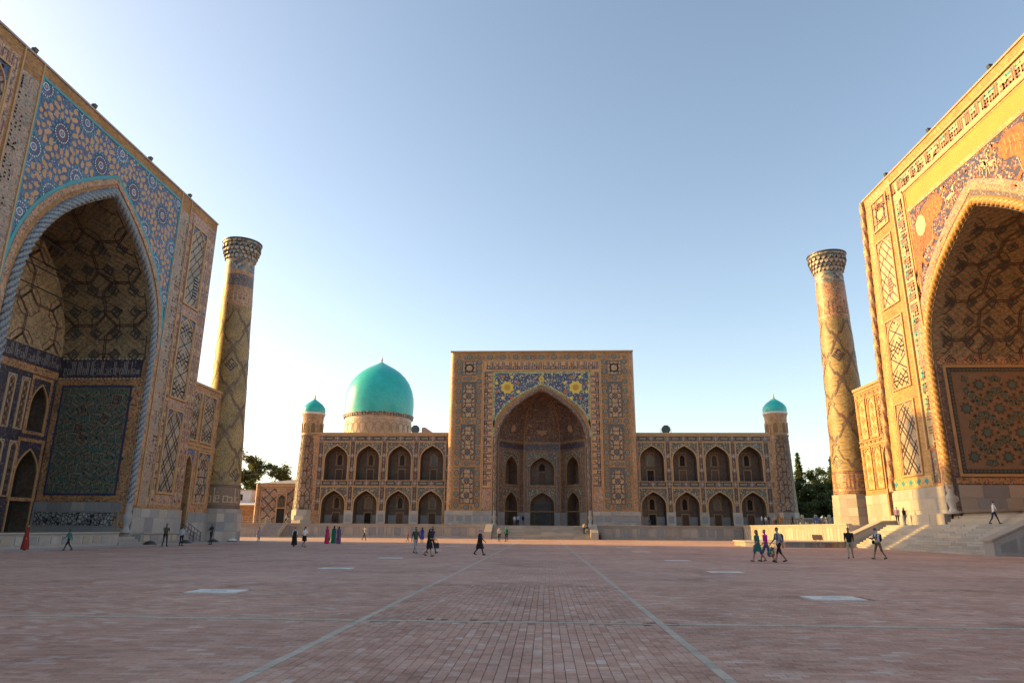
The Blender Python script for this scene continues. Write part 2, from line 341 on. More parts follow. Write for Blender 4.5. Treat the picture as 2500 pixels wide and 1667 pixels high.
def rope(mb, F, path, rad, turns_per_m=0.9, lobes=4, n=16, m=0, amp=0.2, w=0.0, step=0.12, two=False):
    """twisted rope moulding along a path on the wall"""
    P = [path[0]]
    for (a, b), (c, d) in zip(path[:-1], path[1:]):
        L = math.hypot(c-a, d-b); k = max(1, int(L/step))
        for i in range(1, k+1): P.append((a+(c-a)*i/k, b+(d-b)*i/k))
    rows = []; s = 0
    for i, (u, v) in enumerate(P):
        a = P[max(i-1, 0)]; b = P[min(i+1, len(P)-1)]; tx, ty = b[0]-a[0], b[1]-a[1]; L = math.hypot(tx, ty) or 1; nx, ny = -ty/L, tx/L
        if i: s += math.hypot(u-P[i-1][0], v-P[i-1][1])
        row = []
        for k in range(n):
            th = 2*math.pi*k/n; r = rad*(1+amp*math.cos(lobes*th-2*math.pi*turns_per_m*s*lobes/4))
            row.append(F(u+nx*r*math.cos(th), v+ny*r*math.cos(th), w+r*math.sin(th)))
        rows.append(row)
    f0 = len(mb.f); mb.grid(rows, m, True)
    if two:
        s = 0; k = f0
        for i in range(len(rows)-1):
            s += math.hypot(P[i+1][0]-P[i][0], P[i+1][1]-P[i][1])
            for j in range(n): mb.m[k] = m if math.cos(lobes*2*math.pi*(j+.5)/n-2*math.pi*turns_per_m*s*lobes/4) > -.25 else m+1; k += 1

# ---- angular script, strokes on a grid; x runs in the writing direction (to the reader's left)
GL = {'a': (1.1, [[(0, 0), (0, 5)]]), 'l': (1.1, [[(0, 5), (0, 0), (1.1, 0)]]), 'd': (2.0, [[(1.3, 2.2), (0, 2.2), (0, 0), (1.5, 0)]]),
      'n': (1.1, [[(0, 0), (1.1, 0)], [(.5, 0), (.5, 1.7)]]), 'b': (1.1, [[(0, 0), (1.1, 0)], [(.5, 0), (.5, 1.7)]]), 'y': (1.1, [[(0, 0), (1.1, 0)], [(.5, 0), (.5, 1.7)], [(.3, -1), (.8, -1)]]),
      's': (2.7, [[(0, 0), (2.7, 0)], [(.4, 0), (.4, 1.7)], [(1.2, 0), (1.2, 1.7)], [(2, 0), (2, 1.7)]]),
      'h': (2.0, [[(0, 0), (0, 2.2), (1.6, 2.2), (1.6, 0), (0, 0)]]), 'T': (2.0, [[(0, 0), (0, 2.2), (1.6, 2.2), (1.6, 0), (0, 0)], [(.2, 3.2), (.6, 3.2)], [(1, 3.2), (1.4, 3.2)]]),
      'w': (1.9, [[(1.3, 1), (0, 1), (0, 2.5), (1.3, 2.5), (1.3, -.5), (0.2, -.5)]]), 'm': (1.5, [[(0, 0), (0, 1.7), (1.2, 1.7), (1.2, 0), (0, 0)], [(1.2, 0), (1.5, 0)]]),
      'q': (1.8, [[(0, 0), (1.8, 0)], [(1.3, 0), (1.3, 2.4), (.1, 2.4), (.1, 1.2), (1.3, 1.2)]]), 'f': (1.8, [[(0, 0), (1.8, 0)], [(1.3, 0), (1.3, 2.4), (.1, 2.4), (.1, 1.2), (1.3, 1.2)], [(.5, 3.4), (.9, 3.4)]]),
      'k': (2.3, [[(0, 0), (2.3, 0)], [(1.9, 0), (1.9, 1.8), (0, 1.8), (0, 3.0), (1.3, 4.4)]]), 'r': (1.5, [[(0, 1.2), (0, 0), (1.0, -1)]]),
      'H': (2.2, [[(0, 2.2), (1.7, 2.2), (.2, 0), (2.2, 0)]]), 'e': (2.0, [[(0, 0), (2.0, 0)], [(.2, 0), (.2, 1.8), (1.6, 1.8)]]),
      'v': (2.2, [[(0, 0), (1.9, 0), (1.9, 1.8), (0, 1.8), (0, 0)], [(0, 0), (0, 4.8)]]), ' ': (1.0, [])}
def script_width(t): return sum(GL[c][0] for c in t)
def script(mb, T, text, width, sw, w, F, m=0, step=9, gap=None):
    """T(x, y) -> (u, v) takes grid units to the wall"""
    x = 0
    for ch in text:
        adv, st = GL[ch]
        for pl in st: strip(mb, F, [T(x+a, b) for a, b in pl], sw, w, m, None, step)
        x += adv
SUBHAN = 'sbHan allh walHmd llh wla alh ala allh wallh akbr wla Hwl wla qwT ala ballh '
MULK = 'almlk llh '
def kufic_square(mb, F, cu, cv, s, w, m, rot=0.0, kind=0):
    """a small square of angular brick script"""
    K = (([(-2, -2), (-2, 2), (2, 2)], [(-1, -2), (2, -2), (2, 1), (0, 1), (0, -1)], [(-1, 0), (-1, 1)]),
         ([(-2, 2), (-2, -2), (0, -2), (0, 0)], [(2, -2), (2, 2), (0, 2), (0, 1)], [(1, -2), (1, 0)], [(-1, -1), (-1, 2)]),
         ([(-2, -2), (2, -2)], [(-2, -1), (-2, 2)], [(-1, 2), (-1, 0), (0, 0), (0, 2)], [(1, -1), (1, 2), (2, 2), (2, -1)]))[kind % 3]
    c, sn = math.cos(rot), math.sin(rot); k = s/5
    for pl in K:
        strip(mb, F, [(cu+(a*c-b*sn)*k, cv+(a*sn+b*c)*k) for a, b in pl], k*0.62, w, m)
solid('rope_tile', (0.20, 0.24, 0.25), 0.4, 0.35, 2.0)
solid('rope_dark', (0.09, 0.085, 0.11), 0.45); solid('rope_gold_dark', (0.24, 0.11, 0.03), 0.5); solid('script_ground', (0.205, 0.135, 0.085), 0.6); solid('rope_gold', (0.46, 0.24, 0.06), 0.5, 0.25)
solid('band_sage', (0.42, 0.33, 0.165), 0.5); mosaic('gold_mosaic', [(62, (0.44, 0.265, 0.095)), (18, (0.38, 0.215, 0.085)), (12, (0.46, 0.34, 0.18)), (8, (0.27, 0.145, 0.07))], 8.0, 0.5)
mosaic('lion_coat', [(60, (0.40, 0.105, 0.006)), (24, (0.42, 0.14, 0.01)), (16, (0.27, 0.06, 0.004))], 6.0, 0.45)
mosaic('yellowgreen', [(40, (0.30, 0.33, 0.10)), (30, (0.14, 0.25, 0.16)), (16, (0.46, 0.44, 0.30)), (14, (0.07, 0.14, 0.16))], 5.0, 0.4)
solid('teal_dim', (0.035, 0.125, 0.12), 0.4); solid('letter_grey', (0.27, 0.25, 0.245), 0.4); solid('letter_tan', (0.33, 0.25, 0.18), 0.5); solid('letter_brown', (0.20, 0.095, 0.045), 0.5); solid('cross_tile', (0.40, 0.36, 0.34), 0.4); solid('lattice_brown', (0.15, 0.085, 0.06), 0.5)
solid('door_pale', (0.14, 0.075, 0.04), .6); solid('lattice_pale', (0.16, 0.145, 0.125), .6, .4, 8.0)
solid('slate_tile', (0.095, 0.092, 0.09), 0.4); solid('sage_tile', (0.20, 0.23, 0.17), 0.4); solid('script_slate', (0.085, 0.08, 0.095), 0.4)
mosaic('cream_field', [(52, (0.40, 0.27, 0.14)), (26, (0.30, 0.20, 0.11)), (12, (0.18, 0.17, 0.13)), (10, (0.26, 0.12, 0.07))], 8.0, 0.5)
solid('bronze_trim', (0.30, 0.165, 0.07), 0.5); solid('niche_trim', (0.32, 0.21, 0.11), 0.6); solid('void_warm', (0.20, 0.12, 0.05), 0.8)
mosaic('buff_mosaic', [(50, (0.42, 0.27, 0.14)), (25, (0.34, 0.24, 0.16)), (25, (0.28, 0.17, 0.11))], 4.0, 0.6)
mosaic('drum_tile', [(60, (0.44, 0.31, 0.19)), (25, (0.40, 0.26, 0.15)), (15, (0.32, 0.25, 0.19))], 3.5, 0.4)
def dome_mat():
    m, nt, p = nodes_of('dome_tile', 0.28, 0.5); w, pos = wallcoord(nt)
    b = nt.nodes.new('ShaderNodeTexBrick'); b.inputs['Scale'].default_value = 1; b.inputs['Brick Width'].default_value = .5; b.inputs['Row Height'].default_value = .25; b.inputs['Mortar Size'].default_value = .012
    b.inputs['Color1'].default_value = (0.025, 0.41, 0.365, 1); b.inputs['Color2'].default_value = (0.032, 0.475, 0.42, 1); b.inputs['Mortar'].default_value = (0.02, 0.33, 0.295, 1); nt.links.new(w, b.inputs['Vector'])
    f = noise(nt, pos, .5, 6, .65)
    nt.links.new(mixc(nt, 1.0, b.outputs['Color'], ramp(nt, f, [(.35, (.88, .91, .90)), (.6, (1.03, 1.03, 1.03)), (.8, (1.12, 1.1, 1.06))]), 'MULTIPLY'), p.inputs['Base Color']); bump(nt, p, noise(nt, pos, 3, 3), .15, .05)
dome_mat()
# ================================================================ the square
def paver_material(name, far):
    m, nt, p = nodes_of(name, 0.82, 0.3); g = nt.nodes.new('ShaderNodeNewGeometry'); pos = g.outputs['Position']
    base = (0.465, 0.282, 0.212)
    big = noise(nt, pos, 0.16, 5, 0.6); mid = noise(nt, pos, 0.9, 5, 0.7); fine = noise(nt, pos, 22, 4)
    if far:
        b = nt.nodes.new('ShaderNodeTexBrick'); b.offset = 0.5; b.inputs['Scale'].default_value = 1; b.inputs['Brick Width'].default_value = 0.26; b.inputs['Row Height'].default_value = 0.13; b.inputs['Mortar Size'].default_value = 0.006
        b.inputs['Color1'].default_value = (0.30, 0.30, 0.30, 1); b.inputs['Color2'].default_value = (1, 1, 1, 1); b.inputs['Mortar'].default_value = (0.1, 0.1, 0.1, 1); nt.links.new(pos, b.inputs['Vector'])
        if far == 'lane':
            mp = nt.nodes.new('ShaderNodeMapping'); mp.inputs['Rotation'].default_value = (0, 0, R(90)); nt.links.new(pos, mp.inputs['Vector']); nt.links.new(mp.outputs[0], b.inputs['Vector']); b.inputs['Brick Width'].default_value = .16; b.inputs['Row Height'].default_value = .13; b.inputs['Mortar'].default_value = (0, 0, 0, 1); b.inputs['Mortar Size'].default_value = .007
        s = nt.nodes.new('ShaderNodeSeparateColor'); nt.links.new(b.outputs['Color'], s.inputs[0]); r = s.outputs[0]
    else:
        oi = nt.nodes.new('ShaderNodeObjectInfo'); r = math_(nt, 'FRACT', math_(nt, 'ADD', oi.outputs['Random'], g.outputs['Random Per Island']))
    c = ramp(nt, r, [(0.0, (0.40, 0.228, 0.168)), (0.35, base), (0.8, (0.495, 0.315, 0.24)), (0.95, (0.51, 0.36, 0.285)), (1.0, (0.52, 0.42, 0.355))])
    c = mixc(nt, 1.0, c, ramp(nt, mid, [(0.3, (0.80, 0.77, 0.76)), (0.7, (1.12, 1.13, 1.14))]), 'MULTIPLY')
    c = mixc(nt, 1.0, c, ramp(nt, big, [(0.35, (0.86, 0.84, 0.84)), (0.65, (1.08, 1.10, 1.11))]), 'MULTIPLY')
    c = mixc(nt, ramp(nt, noise(nt, pos, 0.42, 6, 0.75), [(0.56, (0, 0, 0)), (0.78, (0.55,)*3)]), c, (0.48, 0.43, 0.39))
    c = mixc(nt, 1.0, c, ramp(nt, noise(nt, pos, .27, 7, .8), [(.36, (.70, .66, .65)), (.47, (1, 1, 1)), (.68, (1.0, 1.0, 1.0)), (.8, (1.12, 1.11, 1.1))]), 'MULTIPLY')
    c = mixc(nt, 1.0, c, ramp(nt, fine, [(0.3, (0.84,)*3), (0.7, (1.1,)*3)]), 'MULTIPLY')
    nt.links.new(c, p.inputs['Base Color']); bump(nt, p, fine, 0.3, 0.004); return m
paver_material('paver', False); paver_material('paving_far', True); paver_material('paving_lane', 'lane'); solid('mortar', (0.37, 0.235, 0.18), 0.95)
BX0, BX1, BY0, BY1 = -19.0, 17.0, 5.0, 21.0       # bricks are laid one by one inside this field
mb = MB(); S = 3000.0
mb.poly([(BX0-1, BY0-1, -.025), (BX1+1, BY0-1, -.025), (BX1+1, BY1+1, -.025), (BX0-1, BY1+1, -.025)], 1)
for x0, x1, y0, y1 in ((-S, S, -S, BY0), (-S, S, BY1, S), (-S, BX0, BY0, BY1), (BX1, S, BY0, BY1)): mb.poly([(x0, y0, 0), (x1, y0, 0), (x1, y1, 0), (x0, y1, 0)], 0)
ground = mb.build('ground', ['paving_far', 'mortar']); struct(ground, 'red brick paving of the open square'); ORG_OF['ground'] = Vector((0, 0, 0))
WX0, WX1, SW = -3.27, 2.0, 0.14                    # the central walk and its grey edging
slab_spots = [(x, y) for y in (18.05, 28.4, 38.4, 52.8, 64.0) for x in (-8.35, 7.0)]
def brick_mesh(lx, ly):
    b = MB(); g = 0.002; t = 0.003; x, y = lx/2-g, ly/2-g
    top = [(-x+t, -y+t, 0), (x-t, -y+t, 0), (x-t, y-t, 0), (-x+t, y-t, 0)]; bot = [(-x, -y, -.012), (x, -y, -.012), (x, y, -.012), (-x, y, -.012)]
    b.poly(top)
    for i in range(4): b.poly([bot[i], bot[(i+1) % 4], top[(i+1) % 4], top[i]])
    return b
cells = []
def lay(x, y, lx, ly):
    if x-lx/2 < BX0 or x+lx/2 > BX1 or y-ly/2 < BY0 or y+ly/2 > BY1: return
    if abs(y-12.85) < SW/2+ly/2-.01: return
    for a, b in slab_spots:
        if abs(x-a) < .68+lx/2-.02 and abs(y-b) < .47+ly/2-.02: return
    cells.append((x, y, lx, ly))
n = int((WX1-WX0-SW)/0.13); bw = (WX1-WX0-SW)/n
for i in range(n):
    x = WX0+SW/2+bw*(i+.5); y = BY0+.07+.14*rng.random()
    while y < BY1:
        L = 0.27 if rng.random() < .22 else 0.135; lay(x, y+L/2, bw, L); y += L
j = 0; y = BY0+0.065
while y < BY1:
    for lo, hi, d in ((BX0, WX0-SW/2, -1), (WX1+SW/2, BX1, 1)):
        x = (hi-0.13 if d < 0 else lo+0.13)
        if j % 2: lay((hi-.065) if d < 0 else (lo+.065), y, .13, .13); x += .13*d
        while lo+.05 < x < hi-.05:
            lx = min(0.26, 2*(x-lo), 2*(hi-x)) if (x-lo < .13 or hi-x < .13) else 0.26
            lay(x, y, lx, 0.13); x += 0.26*d
    y += 0.13; j += 1
def in_view(x, y):
    q = Vector((x, y, -1.58)); z = q.dot(_f)
    return z > 0 and abs(q.dot(_R)/z) < 0.75 and q.dot(_U)/z > -0.5
vis = sorted([c for c in cells if in_view(c[0], c[1])], key=lambda c: (c[0])**2*0.15+c[1]**2)
near = set(vis[:300]); MB_V = brick_mesh(bw, 0.135); MB_H = brick_mesh(0.26, 0.13)
bv = bh = None; rest = MB()
for c in cells:
    x, y, lx, ly = c; z = rng.uniform(-.002, .002)
    if c in near:
        if WX0 < x < WX1 and ly < .2:
            if bv is None: bv = MB_V.build('brick', 'paver', None); src = bv; bv.location = (x, y, z); child(bv, ground)
            else: inst(bv, ground, (x, y, z), rng.uniform(-.012, .012), 'brick')
        elif abs(lx-.26) < .001 and abs(ly-.13) < .001:
            if bh is None: bh = MB_H.build('brick', 'paver', None); bh.location = (x, y, z); child(bh, ground)
            else: inst(bh, ground, (x, y, z), rng.uniform(-.012, .012), 'brick')
        else: near.discard(c)
    if c not in near:
        g, t = .002, .003; a, b = lx/2-g, ly/2-g; tl = rng.uniform(-.0015, .0015)
        top = [(x-a+t, y-b+t, z+tl), (x+a-t, y-b+t, z-tl), (x+a-t, y+b-t, z-tl), (x-a+t, y+b-t, z+tl)]; bot = [(x-a, y-b, z-.014), (x+a, y-b, z-.014), (x+a, y+b, z-.014), (x-a, y+b, z-.014)]
        k = len(rest.v); rest.v += top+bot
        rest.f += [(k, k+1, k+2, k+3)]+[(k+4+i, k+4+(i+1) % 4, k+(i+1) % 4, k+i) for i in range(4)]; rest.m += [0]*5
rest.build('paving_bricks', 'paver', ground, 'stuff')
# grey stone edging of the walk: single stones near the camera, a plain band beyond
st = MB(); st.box(-SW/2+.004, SW/2-.004, -.15+.004, .15-.004, -.02, .002); edge0 = None
for x in (WX0, WX1):
    y = BY0+.15
    while y < BY1-.1:
        if edge0 is None: edge0 = st.build('edging_stone', 'strip_grey', None); edge0.location = (x, y, 0); child(edge0, ground)
        else: inst(edge0, ground, (x, y, rng.uniform(-.003, .004)), 0, 'edging_stone')
        y += .30
cs = MB(); cs.box(-.15+.004, .15-.004, -SW/2+.004, SW/2-.004, -.02, .002); x = BX0+.15; cs0 = None
while x < BX1-.1:
    if abs(x-WX0) > .23 and abs(x-WX1) > .23:
        if cs0 is None: cs0 = cs.build('edging_stone', 'strip_grey', None); cs0.location = (x, 12.85, 0); child(cs0, ground)
        else: inst(cs0, ground, (x, 12.85, rng.uniform(-.003, .004)), 0, 'edging_stone')
    x += .30
lane = MB(); lane.poly([(WX0+SW/2, BY1-.16, .003), (WX1-SW/2, BY1-.16, .003), (WX1-SW/2, 107.6, .003), (WX0+SW/2, 107.6, .003)]); lane.build('central_walk', 'paving_lane', ground)
ln = MB(); Fg = lambda u, v, w: (u, v, w)
for x in (WX0, WX1): strip(ln, Fg, [(x, BY1), (x, 111.2)], SW, .004)
for x0, x1 in ((-36, BX0), (BX1, 34)): strip(ln, Fg, [(x0, 12.85), (x1, 12.85)], SW, .004)
for y in (25.5, 46.0, 68.0): strip(ln, Fg, [(-33, y), (WX0-.1, y)], .07, .004); strip(ln, Fg, [(WX1+.1, y), (30, y)], .07, .004)
for a, b, c, d in ((-33, 29, -9, 52), (-33, 52, -20, 76), (30, 28, 12, 46), (30, 52, 20, 70)): strip(ln, Fg, [(a, b), (c, d)], .13, .0055)
strip(ln, Fg, [(BX0, 12.85), (BX1, 12.85)], SW-.01, -.006); ln.build('paving_line', 'strip_grey', ground)
sl = MB(); sl.box(-.64, .64, -.43, .43, -.03, .006); s0 = None
for x, y in slab_spots:
    if s0 is None: s0 = sl.build('marble_slab', 'slab_white', None); s0.location = (x, y, 0); child(s0, ground)
    else: inst(s0, ground, (x, y, 0), rng.uniform(-.03, .03), 'marble_slab')
inset = MB()
for i in range(7): inset.box(-.3+i*.085, -.24+i*.085+rng.uniform(-.01, .02), -.12, -.02, .0065, .008)
for i in range(5): inset.box(-.2+i*.085, -.14+i*.085, .05, .14, .0065, .008)
i0 = None
for x, y in slab_spots[:4]:
    if i0 is None: i0 = inset.build('slab_relief', 'marble_grey', None); i0.location = (x, y, 0); child(i0, ground)
    else: inst(i0, ground, (x, y, 0), 0, 'slab_relief')
pv = MB(); pv.box(-36.1, -33.0, 20, 111.9, -.2, .012)
pave = struct(pv.build('pavement', 'concrete'), 'pale stone pavement along the left madrasa')

# ================================================================ raised terraces and their steps
TZ = 2.05
mb = MB(); mb.box(-52, 30.8, 112.0, 230, -.3, TZ); ter = struct(mb.build('terrace', ['concrete']), 'raised stone terrace in front of the far madrasa')
cop = MB(); s = MB()
def coping(x0, x1, y0, y1): cop.box(x0, x1, y0, y1, TZ, TZ+.12)
x = -52.0
while x < -9.6: coping(x+.01, min(x+2.0, -9.4)-.01, 111.75, 112.35); x += 2.0
x = 8.0
while x < 30.6: coping(x+.01, min(x+2.0, 30.75)-.01, 111.75, 112.35); x += 2.0
cop.build('coping', 'marble_warm', ter)
pan = MB(); pan.box(-.52, .52, -.05, .0, .42, 1.62); frm = MB(); frm.box(-.12, .12, -.09, 0, .3, 1.75)
rl = MB(); rl.box(-52, -9.4, 111.88, 112.0, 0, .3); rl.box(-52, -9.4, 111.88, 112.0, 1.75, TZ); rl.box(8.0, 30.8, 111.88, 112.0, 0, .3); rl.box(8, 30.8, 111.88, 112, 1.75, TZ); rl.build('plinth_rail', 'marble', ter)
p0 = f0 = None; xs = [-42+1.32*i for i in range(25)]+[8.75+1.32*i for i in range(17)]
for k, x in enumerate(xs):
    if p0 is None:
        p0 = pan.build('marble_panel', 'marble_warm'); p0.location = (x, 112, 0); child(p0, ter); f0 = frm.build('panel_post', 'marble'); f0.location = (x+.66, 112, 0); child(f0, ter)
        p1 = MB(); p1.box(-.52, .52, -.05, .0, .42, 1.62); p1 = p1.build('marble_panel', 'marble_grey'); p1.location = (x-1.32, 112, 0); child(p1, ter); inst(f0, ter, (x-.66, 112, 0), 0, 'panel_post')
    else: inst(p1 if rng.random() < .3 else p0, ter, (x, 112, 0), 0, 'marble_panel', (rng.choice((.72, 1, 1)), 1, 1)); inst(f0, ter, (x+.66, 112, 0), 0, 'panel_post')
# broad steps on the axis
stair = thing('staircase', (-.65, 110, 0), 'broad marble steps on the axis below the far portal', 'stairs'); n = 12; rise = TZ/n
sm = MB(); sm.box(-1.245, 1.245, -.2, .2, 0, rise*.96); sd0 = None
for i in range(n):
    y = 107.9+.36*i
    for k in range(6):
        L = (-.65-7.5+1.25+2.5*k, y+.2, rise*i)
        if sd0 is None: sd0 = sm.build('step_slab', 'marble_warm'); sd0.location = L; child(sd0, stair)
        else: inst(sd0, stair, L, 0, 'step_slab')
b = MB()
for i in range(n): b.box(-8.13, 6.83, 107.95+.36*i, 112.0, rise*i+.0, rise*(i+1)-.03)
b.build('stair_core', 'marble', stair)
for s_ in (-1, 1):
    c = MB(); x0 = -.65+s_*7.55; x1 = x0+s_*1.15; a, d = min(x0, x1), max(x0, x1)
    P = [(107.7, 0), (112.1, 0), (112.1, TZ+.15), (110.9, TZ+.15), (107.7, 1.05)]
    c.poly([(a, y, z) for y, z in P]); c.poly([(d, y, z) for y, z in P][::-1])
    for (y, z), (y2, z2) in zip(P, P[1:]+P[:1]): c.poly([(a, y, z), (d, y, z), (d, y2, z2), (a, y2, z2)])
    c.build('cheek_wall', 'marble_warm', stair)
# right terrace
mb = MB(); mb.box(30.9, 120, 73.6, 230, -.3, TZ+.1); mb.box(34.0, 120, 50.6, 73.6, -.3, TZ+.1); mb.box(36.5, 120, 10, 50.6, -.3, TZ+.1)
ter2 = struct(mb.build('terrace', ['concrete']), 'raised stone terrace in front of the right madrasa')
sl_ = MB(); sl_.box(-.06, .0, -.44, .44, .14, 1.86); q0 = None; y = 74.2; k = 0
while y < 111.3:
    if q0 is None: q0 = sl_.build('marble_panel', 'marble_warm'); q0.location = (30.9, y, 0); child(q0, ter2)
    else: inst(q0, ter2, (30.9, y, 0), 0, 'marble_panel')
    y += .95
cp = MB(); cp.box(30.7, 31.3, 73.7, 111.7, TZ+.1, TZ+.22); cp.box(30.78, 30.9, 73.7, 111.9, 0, .12); cp.box(30.80, 30.9, 73.7, 111.9, 1.88, TZ+.1); cp.build('coping', 'marble_warm', ter2)
st2 = thing('staircase', (32, 61, 0), 'wide white marble staircase climbing to the right madrasa', 'stairs'); n = 12; rise = (TZ+.1)/n; run = .30
sm = MB(); sm.box(-.17, .17, -.98, .98, 0, rise*.96); a0 = None; sm2 = MB(); sm2.box(-.17, .17, -.98, .98, 0, rise*.96); a1 = None
for i in range(n):
    y = 50.6+1.0; k = 0
    while y < 71.7:
        L = (30.45+run*i+.17, y, rise*i)
        if a0 is None: a0 = sm.build('step_slab', 'marble'); a0.location = L; child(a0, st2)
        elif a1 is None: a1 = sm2.build('step_slab', 'marble_warm'); a1.location = L; child(a1, st2)
        else: inst(a1 if rng.random() < .35 else a0, st2, L, 0, 'step_slab')
        y += 2.0; k += 1
    y = 71.6
b = MB()
for i in range(n): b.box(30.5+run*i, 34.05, 50.65, 71.95, rise*i, rise*(i+1)-.03)
b.build('stair_core', 'marble', st2)
for y0, y1 in ((49.5, 50.58), (72.0, 73.55)):
    c = MB(); P = [(30.2, 0), (37.5, 0), (37.5, TZ+.55), (33.6, TZ+.35), (30.2, .95)]
    c.poly([(x, y0, z) for x, z in P]); c.poly([(x, y1, z) for x, z in P][::-1])
    for (x, z), (x2, z2) in zip(P, P[1:]+P[:1]): c.poly([(x, y0, z), (x, y1, z), (x2, y1, z2), (x2, y0, z2)])
    ck = c.build('cheek_wall', 'marble', st2)
    d = MB()
    for (xa, xb, za, zb, zc) in ((30.65, 31.75, .25, .75, 1.15), (32.0, 33.5, .25, 1.2, 1.75), (33.8, 35.6, .25, 1.85, 2.1)):
        d.poly([(xa, y0-.02, za), (xb, y0-.02, za), (xb, y0-.02, zc), (xa, y0-.02, zb)])
    d.build('cheek_panel', 'marble_grey', ck)
    t = MB(); O = [(30.1, .95), (33.55, TZ+.37), (37.5, TZ+.57)]
    for (xa, za), (xb, zb) in zip(O[:-1], O[1:]):
        v = [(x, y, z+dz) for x, z in ((xa, za), (xb, zb)) for y in (y0-.08, y1+.08) for dz in (0, .13)]
        k = len(t.v); t.v += v
        for f in ((0, 1, 3, 2), (4, 6, 7, 5), (0, 4, 5, 1), (2, 3, 7, 6), (1, 5, 7, 3), (0, 2, 6, 4)): t.f.append(tuple(k+i for i in f)); t.m.append(0)
    t.build('cheek_coping', 'marble_warm', ck)
# low terrace under the left portal
mb = MB(); mb.box(-60, -36.3, 25, 58.8, -.3, .97); mb.box(-60, -37.2, 58.8, 62.2, -.3, .97); mb.box(-60, -36.3, 62.2, 70.6, -.3, .9)
lt = struct(mb.build('terrace', ['marble']), 'low stone terrace under the left portal')
pm = [MB(), MB(), MB()]; src = []
for k, mt in enumerate(('marble', 'marble_grey', 'limestone')):
    pm[k].box(0, .05, -.5, .5, .22, .78); src.append(None)
y = 33.0
while y < 70:
    if not 58.0 < y < 62.9:
        k = rng.choice((0, 0, 1, 2)); L = (-36.3, y, 0)
        if src[k] is None: src[k] = pm[k].build('stone_panel', ('marble', 'marble_grey', 'limestone')[k]); src[k].location = L; child(src[k], lt)
        else: inst(src[k], lt, L, 0, 'stone_panel', (1, rng.uniform(.7, 1.0), 1))
    y += 1.2
cp = MB(); cp.box(-36.45, -36.15, 25, 58.7, .97, 1.08); cp.box(-36.45, -36.15, 62.3, 70.6, .9, 1.0); cp.build('coping', 'marble', lt)
for i in range(4):
    b = MB(); b.box(-36.2-.3*i-.33, -36.2-.3*i, 58.85, 62.15, 0, .22*(i+1)); b.build('step', 'marble', lt)
# ================================================================ shared facade pieces
def lattice(mb, F, u0, u1, v0, v1, style, w, lw, m=0, clip=None):
    cu = (u0+u1)/2; W = u1-u0; st = 0.22
    if style == 'diamond':
        k = 1.35; c = v0-W*k; i = 0
        while c < v1+W*k:
            for s_ in (-1, 1): strip(mb, F, [(u0, c+s_*k*(u0-cu)), (u1, c+s_*k*(u1-cu))], lw, w, m, clip, st)
            c += (1.55 if i % 2 else 0.62)*W/2.6; i += 1
    elif style == 'weave':
        k = 1.15; c = v0-W*k; i = 0
        while c < v1+W*k:
            strip(mb, F, [(u0, c+k*(u0-cu)), (u1, c+k*(u1-cu))], lw, w, m, clip, st)
            if i % 2 == 0:
                for j in range(-3, 4):
                    a = u0+W*(j+.5)/2.4; b = c+k*(a-cu); strip(mb, F, [(a, b), (a+.62*W/2, b-.62*W/2*k*1.1+.2)], lw, w, m, clip, st)
            c += .78*W/2.2; i += 1
    elif style == 'knot':
        P = W*1.12; v = v0-P
        while v < v1+P:
            for s_ in (-1, 1):
                strip(mb, F, [(cu-s_*.46*W, v), (cu+s_*.46*W, v+P*.5), (cu-s_*.46*W, v+P)], lw, w, m, clip, st)
                strip(mb, F, [(cu+s_*.16*W, v-.05*P), (cu+s_*.40*W, v+.16*P), (cu+s_*.40*W, v+.34*P), (cu+s_*.16*W, v+.55*P)], lw, w, m, clip, st)
                strip(mb, F, [(cu-.42*W, v+.25*P), (cu-.2*W, v+.25*P), (cu, v+.25*P+s_*.2*P), (cu+.2*W, v+.25*P), (cu+.42*W, v+.25*P)], lw, w, m, clip, st)
            v += P
    elif style == 'octo':
        P = W*1.05; v = v0
        while v < v1+P:
            for s_ in (-1, 1):
                strip(mb, F, [(cu+s_*.24*W, v), (cu+s_*.24*W, v+.18*P), (cu+s_*.44*W, v+.38*P), (cu+s_*.44*W, v+.62*P), (cu+s_*.24*W, v+.82*P), (cu+s_*.24*W, v+P)], lw, w, m, clip, st)
                strip(mb, F, [(cu-s_*.5*W, v+.3*P), (cu-s_*.2*W, v+.3*P), (cu+s_*.2*W, v+.7*P), (cu+s_*.5*W, v+.7*P)], lw, w, m, clip, st)
            strip(mb, F, [(u0, v), (u1, v)], lw, w, m, clip, st)
            strip(mb, F, [(cu, v+.28*P), (cu+.2*W, v+.5*P), (cu, v+.72*P), (cu-.2*W, v+.5*P)], lw, w, m, clip, st, True)
            v += P
    elif style == 'star':
        strip(mb, F, [(cu-.3*W, v0), (cu-.3*W, v1)], lw, w, m, clip, st); strip(mb, F, [(cu+.3*W, v0), (cu+.3*W, v1)], lw, w, m, clip, st)
        cv = (v0+v1)/2; r = W*.36
        for q in (0, math.pi/4): strip(mb, F, [(cu+r*math.cos(q+math.pi/2*i), cv+r*math.sin(q+math.pi/2*i)) for i in range(4)], lw, w, m, clip, st, True)
        H = v1-v0; strip(mb, F, [(u0, cv-.3*H), (u1, cv-.3*H)], lw, w, m, clip, st); strip(mb, F, [(u0, cv+.3*H), (u1, cv+.3*H)], lw, w, m, clip, st)
